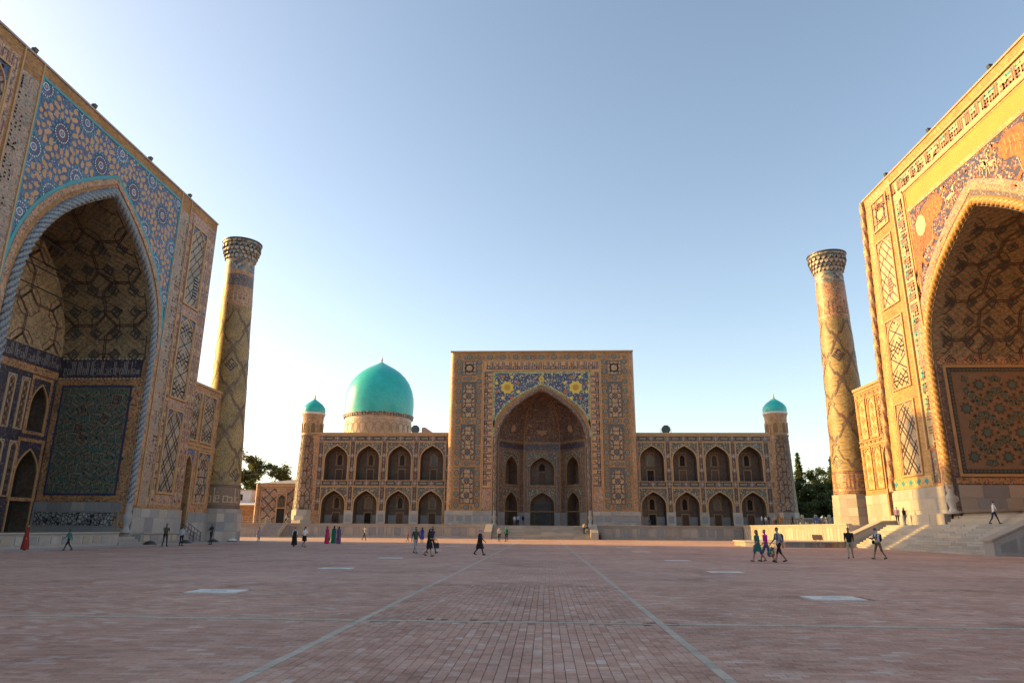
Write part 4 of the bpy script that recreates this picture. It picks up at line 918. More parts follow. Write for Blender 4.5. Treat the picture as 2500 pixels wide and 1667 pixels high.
# beasts of the spandrel: striped coats, pale sun discs with rays; pale deer before them
def mir(P, s_): return [(RC+s_*(u-RC), v) for u, v in P]
body = [(57.2, 30.7), (58.3, 31.2), (59.8, 30.9), (61.2, 30.2), (62.3, 28.8), (62.6, 27.2), (62.3, 25.4), (61.9, 24.6), (61.6, 25.6), (61.2, 26.4), (60.3, 27.2), (59.6, 26.7), (59.0, 27.3), (59.2, 28.4), (58.6, 28.9), (57.6, 29.1), (57.0, 29.8)]
for s_ in (1, -1):
    def sub(P, w, m, mbx): mbx.poly([FR(u, v, w) for u, v in mir(P, s_)], m)
    be = MB(); n = len(body); c = (60.2, 28.6)
    for i in range(n): be.poly([FR(*mir([p], s_)[0], .05) for p in (c, body[i], body[(i+1) % n])], 0)
    for k in range(9):
        a = mir([(57.9+.5*k, 30.8-.28*k*.6)], s_)[0]; strip(be, FR, [a, (a[0]+s_*.1, a[1]-.7), (a[0]-s_*.05, a[1]-1.3)], .09, .062, 1, lambda u, v: True)
    strip(be, FR, mir([(57.2, 30.6), (56.5, 31.0), (56.2, 30.4)], s_), .22, .055, 0); strip(be, FR, mir([(62.4, 26.0), (62.9, 24.4), (62.6, 23.2), (62.9, 22.4)], s_), .24, .055, 0)
    strip(be, FR, mir([(59.0, 27.4), (58.2, 26.7), (57.8, 26.9)], s_), .34, .056, 0); strip(be, FR, mir([(61.4, 26.2), (60.6, 25.2), (60.1, 25.3)], s_), .36, .056, 0)
    strip(be, FR, mir([(58.9, 28.6), (59.2, 27.2), (60.4, 26.9)], s_), .07, .064, 2)
    be.build('striped_beast', ['lion_coat', 'rope_gold', 'cream_tile'], spn)
    fc = MB(); u, v = mir([(60.75, 29.3)], s_)[0]
    for i in range(20): a = 2*math.pi*i/20; strip(fc, FR, [(u+1.05*math.cos(a), v+1.15*math.sin(a)), (u+1.6*math.cos(a+.12), v+1.6*math.sin(a+.12))], .12, .066, 1, lambda a_, b_: abs(a_-RC) < 9.4 and b_ < V1)
    ngon(fc, FR, u, v, .82, 20, .075, 0, sy_=1.25); fc.build('sun_disc', ['cream_tile', 'orange_tile'], spn)
    for cu_, cv_, fl in ((55.9, 29.75, 1.0), (51.0 if s_ > 0 else 50.4, 30.15, .85)) if s_ > 0 else ((55.9, 29.75, 1.0),):
        P = mir([(cu_, cv_)], s_)[0]; de = MB()
        def D(L, wd): strip(de, FR, [(P[0]+s_*a*fl, P[1]+b*fl) for a, b in L], wd*fl, .06)
        D([(-.55, .1), (.55, -.1)], .42); D([(-.5, .25), (-.75, .85)], .2); D([(-.75, .85), (-1.0, .8)], .16); D([(-.72, .95), (-.6, 1.25)], .06)
        for x0, x1 in ((-.45, -.65), (-.3, -.2), (.4, .3), (.52, .75)): D([(x0, -.1), (x1, -.75)], .1)
        D([(.58, .05), (.75, .3)], .08); de.build('pale_deer', 'cream_tile', spn)
fl = MB(); r7 = random.Random(12)
for _ in range(900):
    u, v = r7.uniform(U0+.2, U1-.2), r7.uniform(20, V1-.2)
    if v < np.interp(u, [p[0] for p in top], [p[1] for p in top])+.25: continue
    d = abs(u-RC)
    if 4.6 < d < 9.2 and 26.5 < v < 31.0 and r7.random() < .9: continue
    ngon(fl, FR, u, v, r7.uniform(.1, .17), 8, .04, r7.choice((0, 0, 1, 2)), r7.random(), .7)
fl.build('flower_tiles', ['cream_tile', 'orange_tile', 'lattice_brown'], spn, 'stuff')
# inscription band round the portal
kb = MB(); a, b = RC+9.95, RC+11.6
rect(kb, FR, RC-11.6, RC+11.6, 33.95, 35.6, .02)
for s_ in (-1, 1): x0, x1 = sorted((RC+s_*9.95, RC+s_*11.6)); rect(kb, FR, x0, x1, 9.2, 33.95, .02)
kbo = kb.build('inscription_band', 'band_sage', right)
t = MB(); TX = SUBHAN+SUBHAN; k = .235; hg = .19
script(t, lambda x, y: (RC-11.3+x*k, 34.45+y*hg), SUBHAN+'wla Hwl ', 0, .17, .04, FR)
script(t, lambda x, y: (RC+10.35+y*hg, 33.4-x*k) , SUBHAN+'wla Hwl ', 0, .17, .04, FR); script(t, lambda x, y: (RC-10.35-y*hg, 10.0+x*k), SUBHAN, 0, .17, .04, FR)
t.build('inscription', 'letter_brown', kbo, 'stuff')
t = MB(); script(t, lambda x, y: (RC-11.3+x*.42, 35.25+y*.045), MULK*4, 0, .1, .032, FR); script(t, lambda x, y: (RC+11.05+y*.07, 33.6-x*.42), MULK*4, 0, .12, .032, FR); t.build('inscription_upper', 'turquoise_tile', kbo, 'stuff')
tr = MB(); open_frame(tr, FR, RC-11.85, RC+11.85, 8.9, 35.85, .2, 0, .2)
for s_ in (-1, 1): x0, x1 = sorted((RC+s_*9.7, RC+s_*9.92)); bar(tr, FR, x0, x1, 9, 34.0, 0, .16)
bar(tr, FR, RC-9.9, RC+9.9, 33.72, 33.94, 0, .16); tr.build('band_trim', 'gold_trim', right)
for s_ in (-1, 1):
    bp = MB(); x0, x1 = sorted((RC+s_*10.75, RC+s_*11.6)); rect(bp, FR, x0, x1, 5.8, 8.8, .02, 0); frame_bars(bp, FR, x0, x1, 5.8, 8.8, .12, .02, .06, 1); bp.build('foot_panel', ['floral_green', 'plum_tile'], right)
# corner piers with framed panels
for s_ in (-1, 1):
    p0, p1 = sorted((RC+s_*12.85, RC+s_*16.0))
    tile_panel(right, FR, p0, p1, 32.2, 35.6, 'star', 'gold_mosaic', arched=False, lw=.11)
    tile_panel(right, FR, p0, p1, 23.7, 31.1, 'weave', 'band_sage', corner='pink_mosaic', line='plum_tile', lw=.12)
    tile_panel(right, FR, p0, p1, 15.2, 22.5, 'knot', 'band_sage', corner='pink_mosaic', line='dark_tile', lw=.12)
    tile_panel(right, FR, p0, p1, 6.7, 13.95, 'diamond', 'bannai_panel', corner='ochre_mosaic', line='dark_tile', lw=.13)
    gm = MB(); x0, x1 = sorted((RC+s_*11.95, RC+s_*(Rh-.1)))
    rect(gm, FR, x0, x1, 5.6, 6.6, .015); rect(gm, FR, x0, x1, 35.75, RH-.2, .015); rect(gm, FR, *sorted((RC+s_*16.3, RC+s_*17.2)), 6.6, 35.6, .015); gm.build('tile_border', 'gold_mosaic', right)
    gm = MB()
    for i in range(5): a_ = x0+.7+1.15*i; ngon(gm, FR, a_, 6.1, .36, 4, .03, 0, 0, .55)
    gm.build('border_stars', 'turquoise_tile', right, 'stuff')
wv = MB(); rect(wv, FR, 67.0, 67.7, 24.9, 26.7, .035); wo = wv.build('window', 'ochre_mosaic', right); g = MB()
for i in range(6): bar(g, FR, 67.02, 67.68, 24.95+.29*i, 25.06+.29*i, .035, .06)
g.build('louvre', 'plum_tile', wo)
mb = MB()
for i in range(60): strip(mb, FR, [(RC-Rh+.3+.6*i, RH-.75), (RC-Rh+.65+.6*i, RH-.3)], .08, .03)
mb.build('frieze_hatch', 'rope_gold', right, 'stuff')
# plinth
for s_ in (-1, 1):
    a, b = sorted((RC+s_*10.3, RC+s_*(Rh+.05)))
    stone_course(right, FR, a, b, ((3.1, 3.5, 1.8), (3.5, 4.5, 1.1), (4.5, 5.5, 2.2)), ('marble_warm', 'marble', 'marble_warm'), 0, .16, 31+s_)
    stone_course(right, FR, a, b, ((Z0, 3.1, 1.0),), ('marble_warm', 'limestone', 'marble'), 0, .55, 41+s_)
# steps of the iwan
for i in range(4):
    m_ = MB(); m_.box(XR-.55+.3*i, XR+1.0, RC-10.0, RC+10.0, Z0+.24*i, Z0+.24*(i+1)); m_.build('iwan_step', 'limestone', right)
# the iwan
DR = 48.0; Fs = lambda u, v, w: (u, RC+9.25-w, v)
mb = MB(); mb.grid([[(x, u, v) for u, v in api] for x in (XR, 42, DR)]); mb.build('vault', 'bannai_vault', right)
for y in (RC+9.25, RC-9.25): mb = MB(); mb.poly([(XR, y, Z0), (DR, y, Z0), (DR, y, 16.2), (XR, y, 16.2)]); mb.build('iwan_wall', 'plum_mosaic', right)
FB = lambda u, v, w: (DR-w, u, v)
mb = MB(); bap = arch(RC, 2.4, 7.5, 10.5, 10); arch_wall(mb, FB, RC-9.25, RC+9.25, Z0, 16.2, bap, 3.1); arch_fill(mb, FB, api, 16.2); mb.build('back_wall', 'ochre_mosaic', right)
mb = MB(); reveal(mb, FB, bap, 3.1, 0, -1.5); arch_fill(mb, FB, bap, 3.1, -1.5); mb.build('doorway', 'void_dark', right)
mb = MB(); mb.poly([(XR, RC-9.25, 3.12), (DR, RC-9.25, 3.12), (DR, RC+9.25, 3.12), (XR, RC+9.25, 3.12)]); mb.build('iwan_floor', 'limestone', right)
# star panel on the jamb
gp = MB(); A0, A1, B0, B1 = 36.5, 46.9, 6.5, 15.9
rect(gp, Fs, A0, A1, B0, B1, .03, 0); frame_bars(gp, Fs, A0, A1, B0, B1, .34, .03, .07, 1); frame_bars(gp, Fs, A0-.3, A1+.3, B0-.3, B1+.3, .25, .03, .1, 2)
gpo = gp.build('star_panel', ['script_ground', 'dark_tile', 'gold_trim'], right)
ch = MB(); x = A0+.17
while x < A1: ngon(ch, Fs, x, B0+.17, .12, 8, .08); ngon(ch, Fs, x, B1-.17, .12, 8, .08); x += .34
y = B0+.5
while y < B1-.3: ngon(ch, Fs, A0+.17, y, .12, 8, .08); y += .34
ch.build('chain_tiles', 'teal_dim', gpo, 'stuff')
t1, t2, t3 = MB(), MB(), MB(); cl = rect_test(A0+.4, A1-.4, B0+.4, B1-.4)
for ci, cj in [(A0+1.2+2.9*i+(1.45 if j % 2 else 0), B0+1.4+2.15*j) for j in range(5) for i in range(5)]:
    if not cl(ci, cj): continue
    ngon(t3, Fs, ci, cj, .62, 8, .05, 0, R(22), .62); ngon(t1, Fs, ci, cj, .4, 8, .056, 0, R(22), .62)
    for k in range(8):
        a = R(22.5)+k*math.pi/4; px, py = ci+1.32*math.cos(a), cj+1.32*math.sin(a)
        if not cl(px-.3, py-.3) or not cl(px+.3, py+.3): continue
        strip(t2, Fs, [(px+.47*math.cos(a+q), py+.47*math.sin(a+q)) for q in (math.pi/4, 3*math.pi/4, 5*math.pi/4, 7*math.pi/4)], .06, .05, 0, cl, .3, True)
        kufic_square(t1, Fs, px, py, .56, .056, 0, a, k)
        b_ = a+math.pi/8; qx, qy = ci+.92*math.cos(b_), cj+.92*math.sin(b_)
        if cl(qx, qy): ngon(t3, Fs, qx, qy, .2, 3, .05, 0, b_)
t1.build('glazed_script', 'teal_dim', gpo, 'stuff'); t2.build('star_lines', 'bronze_trim', gpo, 'stuff'); t3.build('star_tiles', 'dark_tile', gpo, 'stuff')
for v0, v1 in ((16.25, 16.95), (5.6, 6.1)): bt = MB(); rect(bt, Fs, XR+.3, DR, v0, v1, .06); bt.build('tile_belt', 'ochre_mosaic', right)
stone_course(right, Fs, XR+.4, DR, ((3.12, 3.5, 2.0), (3.5, 4.4, 1.3), (4.4, 5.5, 1.8)), ('limestone', 'marble_grey', 'limestone'), 0, .1, 51)
g = MB(); L8 = [0]
for (a, b) in zip(api[:-1], api[1:]): L8.append(L8[-1]+math.hypot(b[0]-a[0], b[1]-a[1]))
aR = list(api)
def vaultR(sv, d, w):
    u = np.interp(sv, L8, [p[0] for p in aR]); v = np.interp(sv, L8, [p[1] for p in aR]); dx, dy = RC-u, 18-v; L = math.hypot(dx, dy)
    return (d, u+dx/L*w, v+dy/L*w)
girih(g, vaultR, L8[-1]-1.8, L8[-1], XR+1.6, DR, 4.0, .085, .05, rect_test(0, 0, 0, 0)) if False else None
LR = L8[-1]; girih(g, vaultR, 0, LR, XR+.6, DR, 3.6, .085, .05, rect_test(.1, LR-.25, XR+.9, DR-.1)); g.build('vault_girih', 'dark_tile', right, 'stuff')
k6 = MB()
for i, sv in enumerate(np.arange(LR-13, LR-.4, 1.8)):
    for j, d in enumerate(np.arange(XR+1.5, DR, 1.8)): kufic_square(k6, vaultR, float(sv), float(d), .85, .055, 0, math.pi/4, i+j)
k6.build('vault_script', 'lattice_bronze', right, 'stuff')
# wing
XW = 36.3; FW = lambda u, v, w: (XW-w, u, v)
mb = MB(); dap = arch(74.6, .95, 9.0, 10.6, 8); wy0, wy1 = 72.0, 80.8
arch_wall(mb, FW, wy0, wy1, Z0, 17.2, dap, Z0); reveal(mb, FW, dap, Z0, 0, -1.2, 1); mb.poly([FW(wy1, Z0, 0), FW(wy1, Z0, -40), FW(wy1, 17.2, -40), FW(wy1, 17.2, 0)]); mb.poly([FW(wy0, 17.2, 0), FW(wy1, 17.2, 0), FW(wy1, 17.2, -40), FW(wy0, 17.2, -40)])
mb.build('wing_wall', ['buff_brick', 'ochre_mosaic'], right)
q = MB(); arch_fill(q, FW, dap, Z0, -1.2); q.build('doorway', 'niche_tile', right)
tr = MB(); bar(tr, FW, wy0, wy1+.1, 17.2, 17.5, -.4, .12); bar(tr, FW, wy0, wy1, 16.85, 17.0, 0, .08); bar(tr, FW, wy0, wy1, 10.75, 10.9, 0, .08); bar(tr, FW, wy0, wy1, 11.3, 11.42, 0, .08); arch_band(tr, FW, dap, Z0, .18, 0, .1); tr.build('cornice', 'gold_trim', right, 'stuff')
for u0, u1, v0, v1 in ((73.5, 75.5, 11.5, 16.1), (75.8, 77.8, 11.5, 16.1), (78.2, 80.2, 11.5, 16.1), (76.0, 77.9, 6.0, 10.6), (78.2, 80.2, 6.0, 10.6)):
    p = tile_panel(right, FW, u0, u1, v0, v1, 'knot' if u0 < 75 else 'none', 'band_sage', 'gold_mosaic', 'gold_mosaic', lw=.1, fw=.13, line='plum_tile')
    if u0 > 75:
        k = MB()
        for i in range(3): kufic_square(k, FW, (u0+u1)/2, v0+.95+1.2*i, .8, .03, 0, math.pi/4, i)
        k.build('script_diamond', 'rope_gold', p, 'stuff')
cr = MB(); v = 6.2
while v < 16.4:
    for u in (75.65, 78.05, 80.45): ngon(cr, FW, u, v, .2, 4, .03, 0, 0, .45)
    v += 1.0
for i in range(8): ngon(cr, FW, 73+1.0*i, 11.1, .2, 4, .03, 0, 0, .45); ngon(cr, FW, 73+1.0*i, 16.5, .2, 4, .03, 0, 0, .45)
cr.build('border_stars', 'plum_tile', right, 'stuff')
stone_course(right, FW, 75.7, 80.75, ((Z0, 3.0, 1.0), (3.0, 4.4, 1.4), (4.4, 5.4, 1.6)), ('marble_warm', 'limestone'), 0, .15, 61)
mb = MB(); mb.box(48.5, 118, 35.3, 80.7, Z0, 17.0); mb.build('rear_wing', 'buff_brick', right)
for u, lb in ((48.4, 'black floodlight nearest the picture edge on the right portal roof'), (57.4, 'middle black floodlight on the right portal roof'), (65.6, 'black floodlight nearest the corner of the right portal roof')):
    floodlight(XR+.1, u, RH+.16, math.pi, lb, 'floodlights on the right portal roof')

# ================================================================ minarets
def minaret(x, y, z0, zt, lean, r0, r1, rc, label, texts, a0):
    o = thing('minaret', (x, y, z0), label, 'minaret', 'tiled minarets of the two side madrasas')
    H = zt-z0; cap = 2.6; zs0 = z0+3.5; zs1 = zt-cap
    rad = lambda z: r0+(r1-r0)*(z-zs0)/(zs1-zs0)
    ax = lambda z: (x+lean[0]*(z-z0), y+lean[1]*(z-z0))
    # octagonal stone foot, block by block
    k = 0
    for (v0, v1, rr) in ((z0, z0+1.05, r0+.16), (z0+1.05, z0+2.05, r0+.13), (z0+2.05, z0+3.0, r0+.1), (z0+3.0, z0+3.5, r0+.06)):
        for i in range(8):
            for h in (0, 1):
                A = 2*math.pi*(i+.5)/8; B = 2*math.pi*(i+1.5)/8; p = Vector((math.cos(A), math.sin(A)))*rr*1.06; q = Vector((math.cos(B), math.sin(B)))*rr*1.06; m_ = p.lerp(q, .5 if k % 2 else .42)
                a, b = (p, m_) if h == 0 else (m_, q); b_ = MB(); V = []
                for z in (v0+.006, v1-.006):
                    for s_ in (1, .7): V += [(x+a.x*s_, y+a.y*s_, z), (x+b.x*s_, y+b.y*s_, z)]
                b_.v = V; b_.f = [(0, 1, 5, 4), (2, 6, 7, 3), (0, 4, 6, 2), (1, 3, 7, 5), (4, 5, 7, 6), (0, 2, 3, 1)]; b_.m = [0]*6
                b_.build('stone_block', ('marble', 'marble_warm', 'marble_grey')[(k*5+i+h) % 3] if texts[2] else ('marble_warm', 'limestone', 'marble_warm')[(k+i+h) % 3], o)
        k += 1
    sh = MB(); rows = []
    for i in range(25):
        z = zs0+(zs1-zs0)*i/24; cx, cy = ax(z); rows.append([(cx+rad(z)*math.cos(2*math.pi*j/40), cy+rad(z)*math.sin(2*math.pi*j/40), z) for j in range(40)])
    sh.grid(rows, 0, True); sh.build('shaft', 'bannai_shaft', o, smooth=True)
    rm = (r0+r1)/2
    def FCy(u, v, w):
        z = v; cx, cy = ax(z); a = a0+u/rm; r = rad(z)+w; return (cx+r*math.cos(a), cy+r*math.sin(a), z)
    def belt(z_a, z_b, mat, w=.02, name='tile_band'):
        b = MB(); b.grid([[FCy(2*math.pi*rm*j/40, z, w) for j in range(40)] for z in (z_a, z_b)], 0, True); return b.build(name, mat, o, smooth=True)
    b1 = belt(zs0, zs0+2.7, 'script_ground' if texts[2] else 'ochre_mosaic', .025); texts = (texts[0]*2, texts[1]*2, texts[2])
    hz = .30; t = MB(); tw = script_width(texts[0]); span = 2*math.pi*rm*.86; k = span/tw
    script(t, lambda xx, yy: (span/2-xx*k, zs0+.75+yy*hz), texts[0], 0, .10, .045, FCy, 0, .12); t.build('inscription', 'cream_tile' if texts[2] else 'letter_brown', b1, 'stuff')
    rg = MB()
    for z in (zs0+.12, zs0+.32, zs0+2.45, zs0+2.62): strip(rg, FCy, [(2*math.pi*rm*j/40, z) for j in range(41)], .07, .05)
    rg.build('fillet', 'dark_tile', b1)
    b2 = belt(zs1-6.0, zs1-3.4, 'ochre_mosaic', .025); t = MB(); tw = script_width(texts[1]); k = span/tw
    script(t, lambda xx, yy: (span/2-xx*k, zs1-5.5+yy*.32), texts[1], 0, .10, .045, FCy, 0, .12); t.build('inscription', 'cream_tile' if texts[2] else 'letter_brown', b2, 'stuff')
    belt(zs1-3.4, zs1-1.9, 'plum_mosaic' if texts[2] else 'ochre_mosaic', .03); belt(zs1-1.9, zs1-1.4, 'ochre_mosaic', .04); belt(zs1-1.4, zs1, 'capital_tile', .03)
    # stepped diamonds and squares of script round the shaft
    ln = MB(); dk = MB(); nn = 4; per = 2*math.pi*rm/nn; z = zs0+3.3; j = 0; top = zs1-6.4; hgt = 4.6
    while z < top-1.5:
        for i in range(nn):
            cu = per*(i+.5*(j % 2)); s_ = per*.5
            for d in (-1, 1):
                P = [(cu, z), (cu+d*.28*s_, z+.3*hgt*.55), (cu+d*.42*s_, z+.28*hgt*.55), (cu+d*.78*s_, z+.42*hgt), (cu+d*.7*s_, z+.5*hgt), (cu+d*s_*1.0, z+.62*hgt)]
                for e in (-.06, .06): strip(ln, FCy, [(a+e, b) for a, b in P], .05, .03, 0, lambda u, v: zs0+2.8 < v < top, .25)
                Q = [(cu+d*s_*1.0, z+.62*hgt), (cu+d*.72*s_, z+.78*hgt), (cu+d*.6*s_, z+.74*hgt), (cu+d*.2*s_, z+1.0*hgt), (cu, z+1.08*hgt)]
                for e in (-.06, .06): strip(ln, FCy, [(a+e, b) for a, b in Q], .05, .03, 0, lambda u, v: zs0+2.8 < v < top, .25)
            strip(ln, FCy, [(cu-.18, z), (cu, z+.24), (cu+.18, z), (cu, z-.24)], .09, .034, 0, lambda u, v: zs0+2.8 < v < top, .2, True)
            if j in (0, 5): kufic_square(dk, FCy, cu+s_, z+.5, 1.25, .034, 0, math.pi/4, 1)
        z += hgt*.56; j += 1
    ln.build('diamond_lines', 'lattice_brown', o, 'stuff'); dk.build('script_square', 'dark_tile', o, 'stuff')
    # flaring stalactite capital: tiers of small niches
    cx, cy = ax(zs1); tiers = 4
    core = MB(); core.lathe([(r1, zs1), (r1*1.02, zs1+.3), (rc*.9, zt-.5), (rc, zt-.28), (rc, zt), (0.01, zt)], cx, cy, 40); core.build('capital', 'capital_tile', o)
    for k in range(tiers):
        z = zs1+.25+(cap-.75)*k/tiers; rr = r1+(rc-r1)*((k+1)/tiers)**.85; nn2 = 22; cm = MB(); h = (cap-.75)/tiers
        for i in range(nn2):
            a = 2*math.pi*(i+.5*(k % 2))/nn2; da = math.pi/nn2*.82
            P = [(a-da, z+h), (a-da, z+.45*h), (a, z-.1*h), (a+da, z+.45*h), (a+da, z+h)]
            O = [(cx+rr*math.cos(t), cy+rr*math.sin(t), zz) for t, zz in P]; I = [(cx+(rr-.32)*math.cos(t), cy+(rr-.32)*math.sin(t), zz-.12*h) for t, zz in P]
            cm.grid([O, I]); cm.poly(O, 0) if k % 2 == 0 and i % 2 else cm.poly([(cx+(rr-.05)*math.cos(t), cy+(rr-.05)*math.sin(t), zz) for t, zz in P])
        cm.build('capital_tier', ('limestone', 'capital_tile')[k % 2], o)
    rm_ = MB(); rm_.lathe([(rc*1.0, zt-.05), (rc*1.04, zt), (rc*1.04, zt+.13), (rc*.95, zt+.13)], cx, cy, 40); rm_.build('rim', 'metal_dark', o)
    rl = MB(); rl.tube([(cx-.5, cy+.2, zt), (cx-.5, cy+.2, zt+.45), (cx+.7, cy-.2, zt+.45), (cx+.7, cy-.2, zt)], .03, 5); rl.build('roof_hatch_rail', 'metal_dark', o)
    return o
minaret(-37.55, 79.3, 0, 36.3, (-.027, 0), 2.28, 1.70, 2.32, 'left minaret in shade, tapering tiled shaft beside the left portal', ('fahelha vaeh ', 'albqa llh ', True), math.atan2(-79.3, 37.55))
minaret(36.75, 84.6, Z0, 35.9, (0, 0), 2.35, 1.66, 2.3, 'right minaret glowing in low sun beside the right portal', ('aldnya saeT ', 'albqa llh ', False), math.atan2(-84.6, -36.75))
# ================================================================ far madrasa on the axis
YC, YW, CX = 116.0, 118.0, -.5
FC = lambda u, v, w: (u, YC-w, v)
FCW = lambda u, v, w: (u, YW-w, v)
mid = thing('madrasa', (CX, 122, TZ), 'far two-storey madrasa facing the square with square portal and turquoise dome', 'madrasa')
CH, Ch = 31.45, 15.9
api = arch(CX, 7.55, 14.8, 24.6, 20); apo = arch(CX, 8.2, 14.8, 25.3, 20)
mb = MB(); arch_wall(mb, FC, CX-Ch+.75, CX+Ch-.75, TZ, CH, apo, TZ)
for s_ in (-1, 1):
    x0 = CX+s_*(Ch-.75); x1 = CX+s_*(Ch+.1)
    mb.poly([(x1, YC+.9, TZ), (x1, 128, TZ), (x1, 128, CH), (x1, YC+.9, CH)])
mb.poly([(CX-Ch, 128, TZ), (CX+Ch, 128, TZ), (CX+Ch, 128, CH), (CX-Ch, 128, CH)]); mb.poly([(CX-Ch, YC, CH), (CX+Ch, YC, CH), (CX+Ch, 128, CH), (CX-Ch, 128, CH)])
mb.build('portal_wall', 'ochre_brick', mid)
for s_ in (-1, 1):      # rounded corner shafts of the portal
    c = MB(); n = 9; cx = CX+s_*(Ch-.75); rows = []
    for z in (TZ, 4.4, CH-.3, CH): rows.append([(cx+s_*.85*math.sin(math.pi/2*i/(n-1))*(1+.02*(CH-z)/CH*3), YC+.9-.9*math.cos(math.pi/2*i/(n-1)), z) for i in range(n)])
    c.grid(rows); c.build('corner_shaft', 'ochre_mosaic', mid, smooth=True)
b = MB(); bar(b, FC, CX-Ch-.05, CX+Ch+.05, CH, CH+.2, -3, .12); b.build('parapet_cap', 'gold_trim', mid)
mb = MB(); rope(mb, FC, [(api[0][0]-.3, 4.4)]+offset_path(api, .3)+[(api[-1][0]+.3, 4.4)], .3, .8, 4, 10, w=0, step=.2); mb.build('arch_rope', 'plum_mosaic', mid, smooth=True)
for s_ in (-1, 1): jq = MB(); x0, x1 = sorted((CX+s_*7.5, CX+s_*8.25)); rect(jq, FC, x0, x1, TZ, 15, -.08); jq.build('jamb', 'plum_mosaic', mid); vase_base(mid, CX+s_*7.87, YC-.05, TZ, 2.4, .32, 'marble')
mb = MB(); mb.grid([[FC(u, v, 0) for u, v in api], [FC(u, v, 0) for u, v in apo]]); mb.build('arch_soffit', 'plum_mosaic', mid)
# spandrel
U0, U1, V1 = CX-8.3, CX+8.3, 27.85; ap2 = arch(CX, 8.35, 16.6, 25.6, 22); sm = MB(); spandrel(sm, FC, ap2, U0, U1, V1, .02); spn = sm.build('spandrel', 'floral_navy', mid)
e = MB(); o2 = offset_path(ap2, .32); e.grid([[FC(*p, .05) for p in ap2], [FC(*p, .05) for p in o2]]); open_frame(e, FC, U0-.02, U1+.02, 16.6, V1, .3, .03, .05); e.build('spandrel_border', 'yellowgreen' if 'yellowgreen' in MATS else 'floral_green', mid)
med = MB(); ngon(med, FC, 0, 0, 1.25, 8, .06, 0, R(22.5), .78); ngon(med, FC, 0, 0, .55, 10, .07, 1)
for i in range(8): a = R(22.5)+i*math.pi/4; ngon(med, FC, 2.0*math.cos(a), 2.0*math.sin(a), .36, 4, .055, 0 if i % 2 else 2, a)
med.v = [(x, y-YC, z) for x, y, z in med.v]
m0 = med.build('medallion', ['yellow_tile', 'amber_band', 'orange_tile']); m0.location = (CX-5.9, YC, 25.1); child(m0, spn); inst(m0, spn, (CX+5.9, YC, 25.1), 0, 'medallion'); inst(m0, spn, (CX, YC-.01, 26.55), 0, 'medallion', (.42, 1, .5))
vn = MB(); r8 = random.Random(2)
for _ in range(46):
    u, v = r8.uniform(U0+.5, U1-.5), r8.uniform(17, V1-.5)
    if v < np.interp(u, [p[0] for p in ap2], [p[1] for p in ap2])+.6: continue
    rr = r8.uniform(.4, .9); a0 = r8.uniform(0, 6.3)
    strip(vn, FC, [(u+rr*(1-.08*k)*math.cos(a0+.55*k), v+rr*(1-.08*k)*math.sin(a0+.55*k)) for k in range(9)], .09, .045, 0, lambda a, b_: U0+.2 < a < U1-.2 and b_ < V1-.2 and b_ > np.interp(a, [p[0] for p in ap2], [p[1] for p in ap2])+.3)
    ngon(vn, FC, u, v, .2, 7, .05, 1, 0, .7)
vn.build('vine_scrolls', ['letter_grey', 'cross_tile'], spn, 'stuff')
# inscription band round the spandrel
kb = MB(); rect(kb, FC, CX-10.1, CX+10.1, 28.15, 29.75, .02)
for s_ in (-1, 1): x0, x1 = sorted((CX+s_*8.5, CX+s_*10.1)); rect(kb, FC, x0, x1, 8.15, 28.15, .02); 
kbo = kb.build('inscription_band', 'ochre_tile', mid); t = MB(); TX = MULK*6; k = 19.6/script_width(TX)
script(t, lambda x, y: (CX+9.8-x*k, 28.4+y*.23), TX, 0, .15, .04, FC); TX = MULK*7; k = 19.6/script_width(TX)
script(t, lambda x, y: (CX-9.8+y*.24, 27.9-x*k), TX, 0, .15, .04, FC); script(t, lambda x, y: (CX+9.8-y*.24, 8.4+x*k), TX, 0, .15, .04, FC)
for i in range(20): strip(t, FC, [(CX-9.4+.98*i, 28.4), (CX-9.4+.98*i, 29.55)], .1, .038)
t.build('inscription', 'script_slate' if 'script_slate' in MATS else 'navy_tile', kbo, 'stuff')
tr = MB(); open_frame(tr, FC, CX-10.3, CX+10.3, 4.4, 29.95, .15, 0, .09); bar(tr, FC, U0-.15, U0, 4.4, 28.1, 0, .09); bar(tr, FC, U1, U1+.15, 4.4, 28.1, 0, .09); bar(tr, FC, U0-.15, U1+.15, V1+.02, V1+.17, 0, .09); tr.build('band_trim', 'gold_trim', mid)
for s_ in (-1, 1): fp = MB(); x0, x1 = sorted((CX+s_*8.5, CX+s_*10.1)); rect(fp, FC, x0, x1, 4.5, 8.0, .02); fp.build('foot_panel', 'pink_mosaic', mid)
# piers: panels and rosette borders
rs = MB(); ngon(rs, FC, 0, 0, .42, 8, .03, 0, R(22.5), None, 1.25); ngon(rs, FC, 0, 0, .3, 8, .04, 1, 0, .7, 1.25); ngon(rs, FC, 0, 0, .14, 6, .05, 2); rs.v = [(x, y-YC, z) for x, y, z in rs.v]
rs2 = MB(); ngon(rs2, FC, 0, 0, .36, 4, .03, 0, 0, None, .55); ngon(rs2, FC, 0, 0, .2, 4, .04, 1, 0, None, .5); rs2.v = [(x, y-YC, z) for x, y, z in rs2.v]
rA = rB = None
def put_ros(u, v, small=False, rot=False):
    global rA, rB
    L = (u, YC, v)
    if not small:
        if rA is None: rA = rs.build('rosette', ['slate_tile', 'sage_tile', 'plum_tile']); rA.location = L; child(rA, mid)
        else: inst(rA, mid, L, 0, 'rosette', (1.25, 1, .8) if rot else None)
    else:
        if rB is None: rB = rs2.build('border_diamond', ['slate_tile', 'sage_tile']); rB.location = L; child(rB, mid)
        else: inst(rB, mid, L, 0, 'border_diamond', (.6, 1, 1.6) if rot else None)
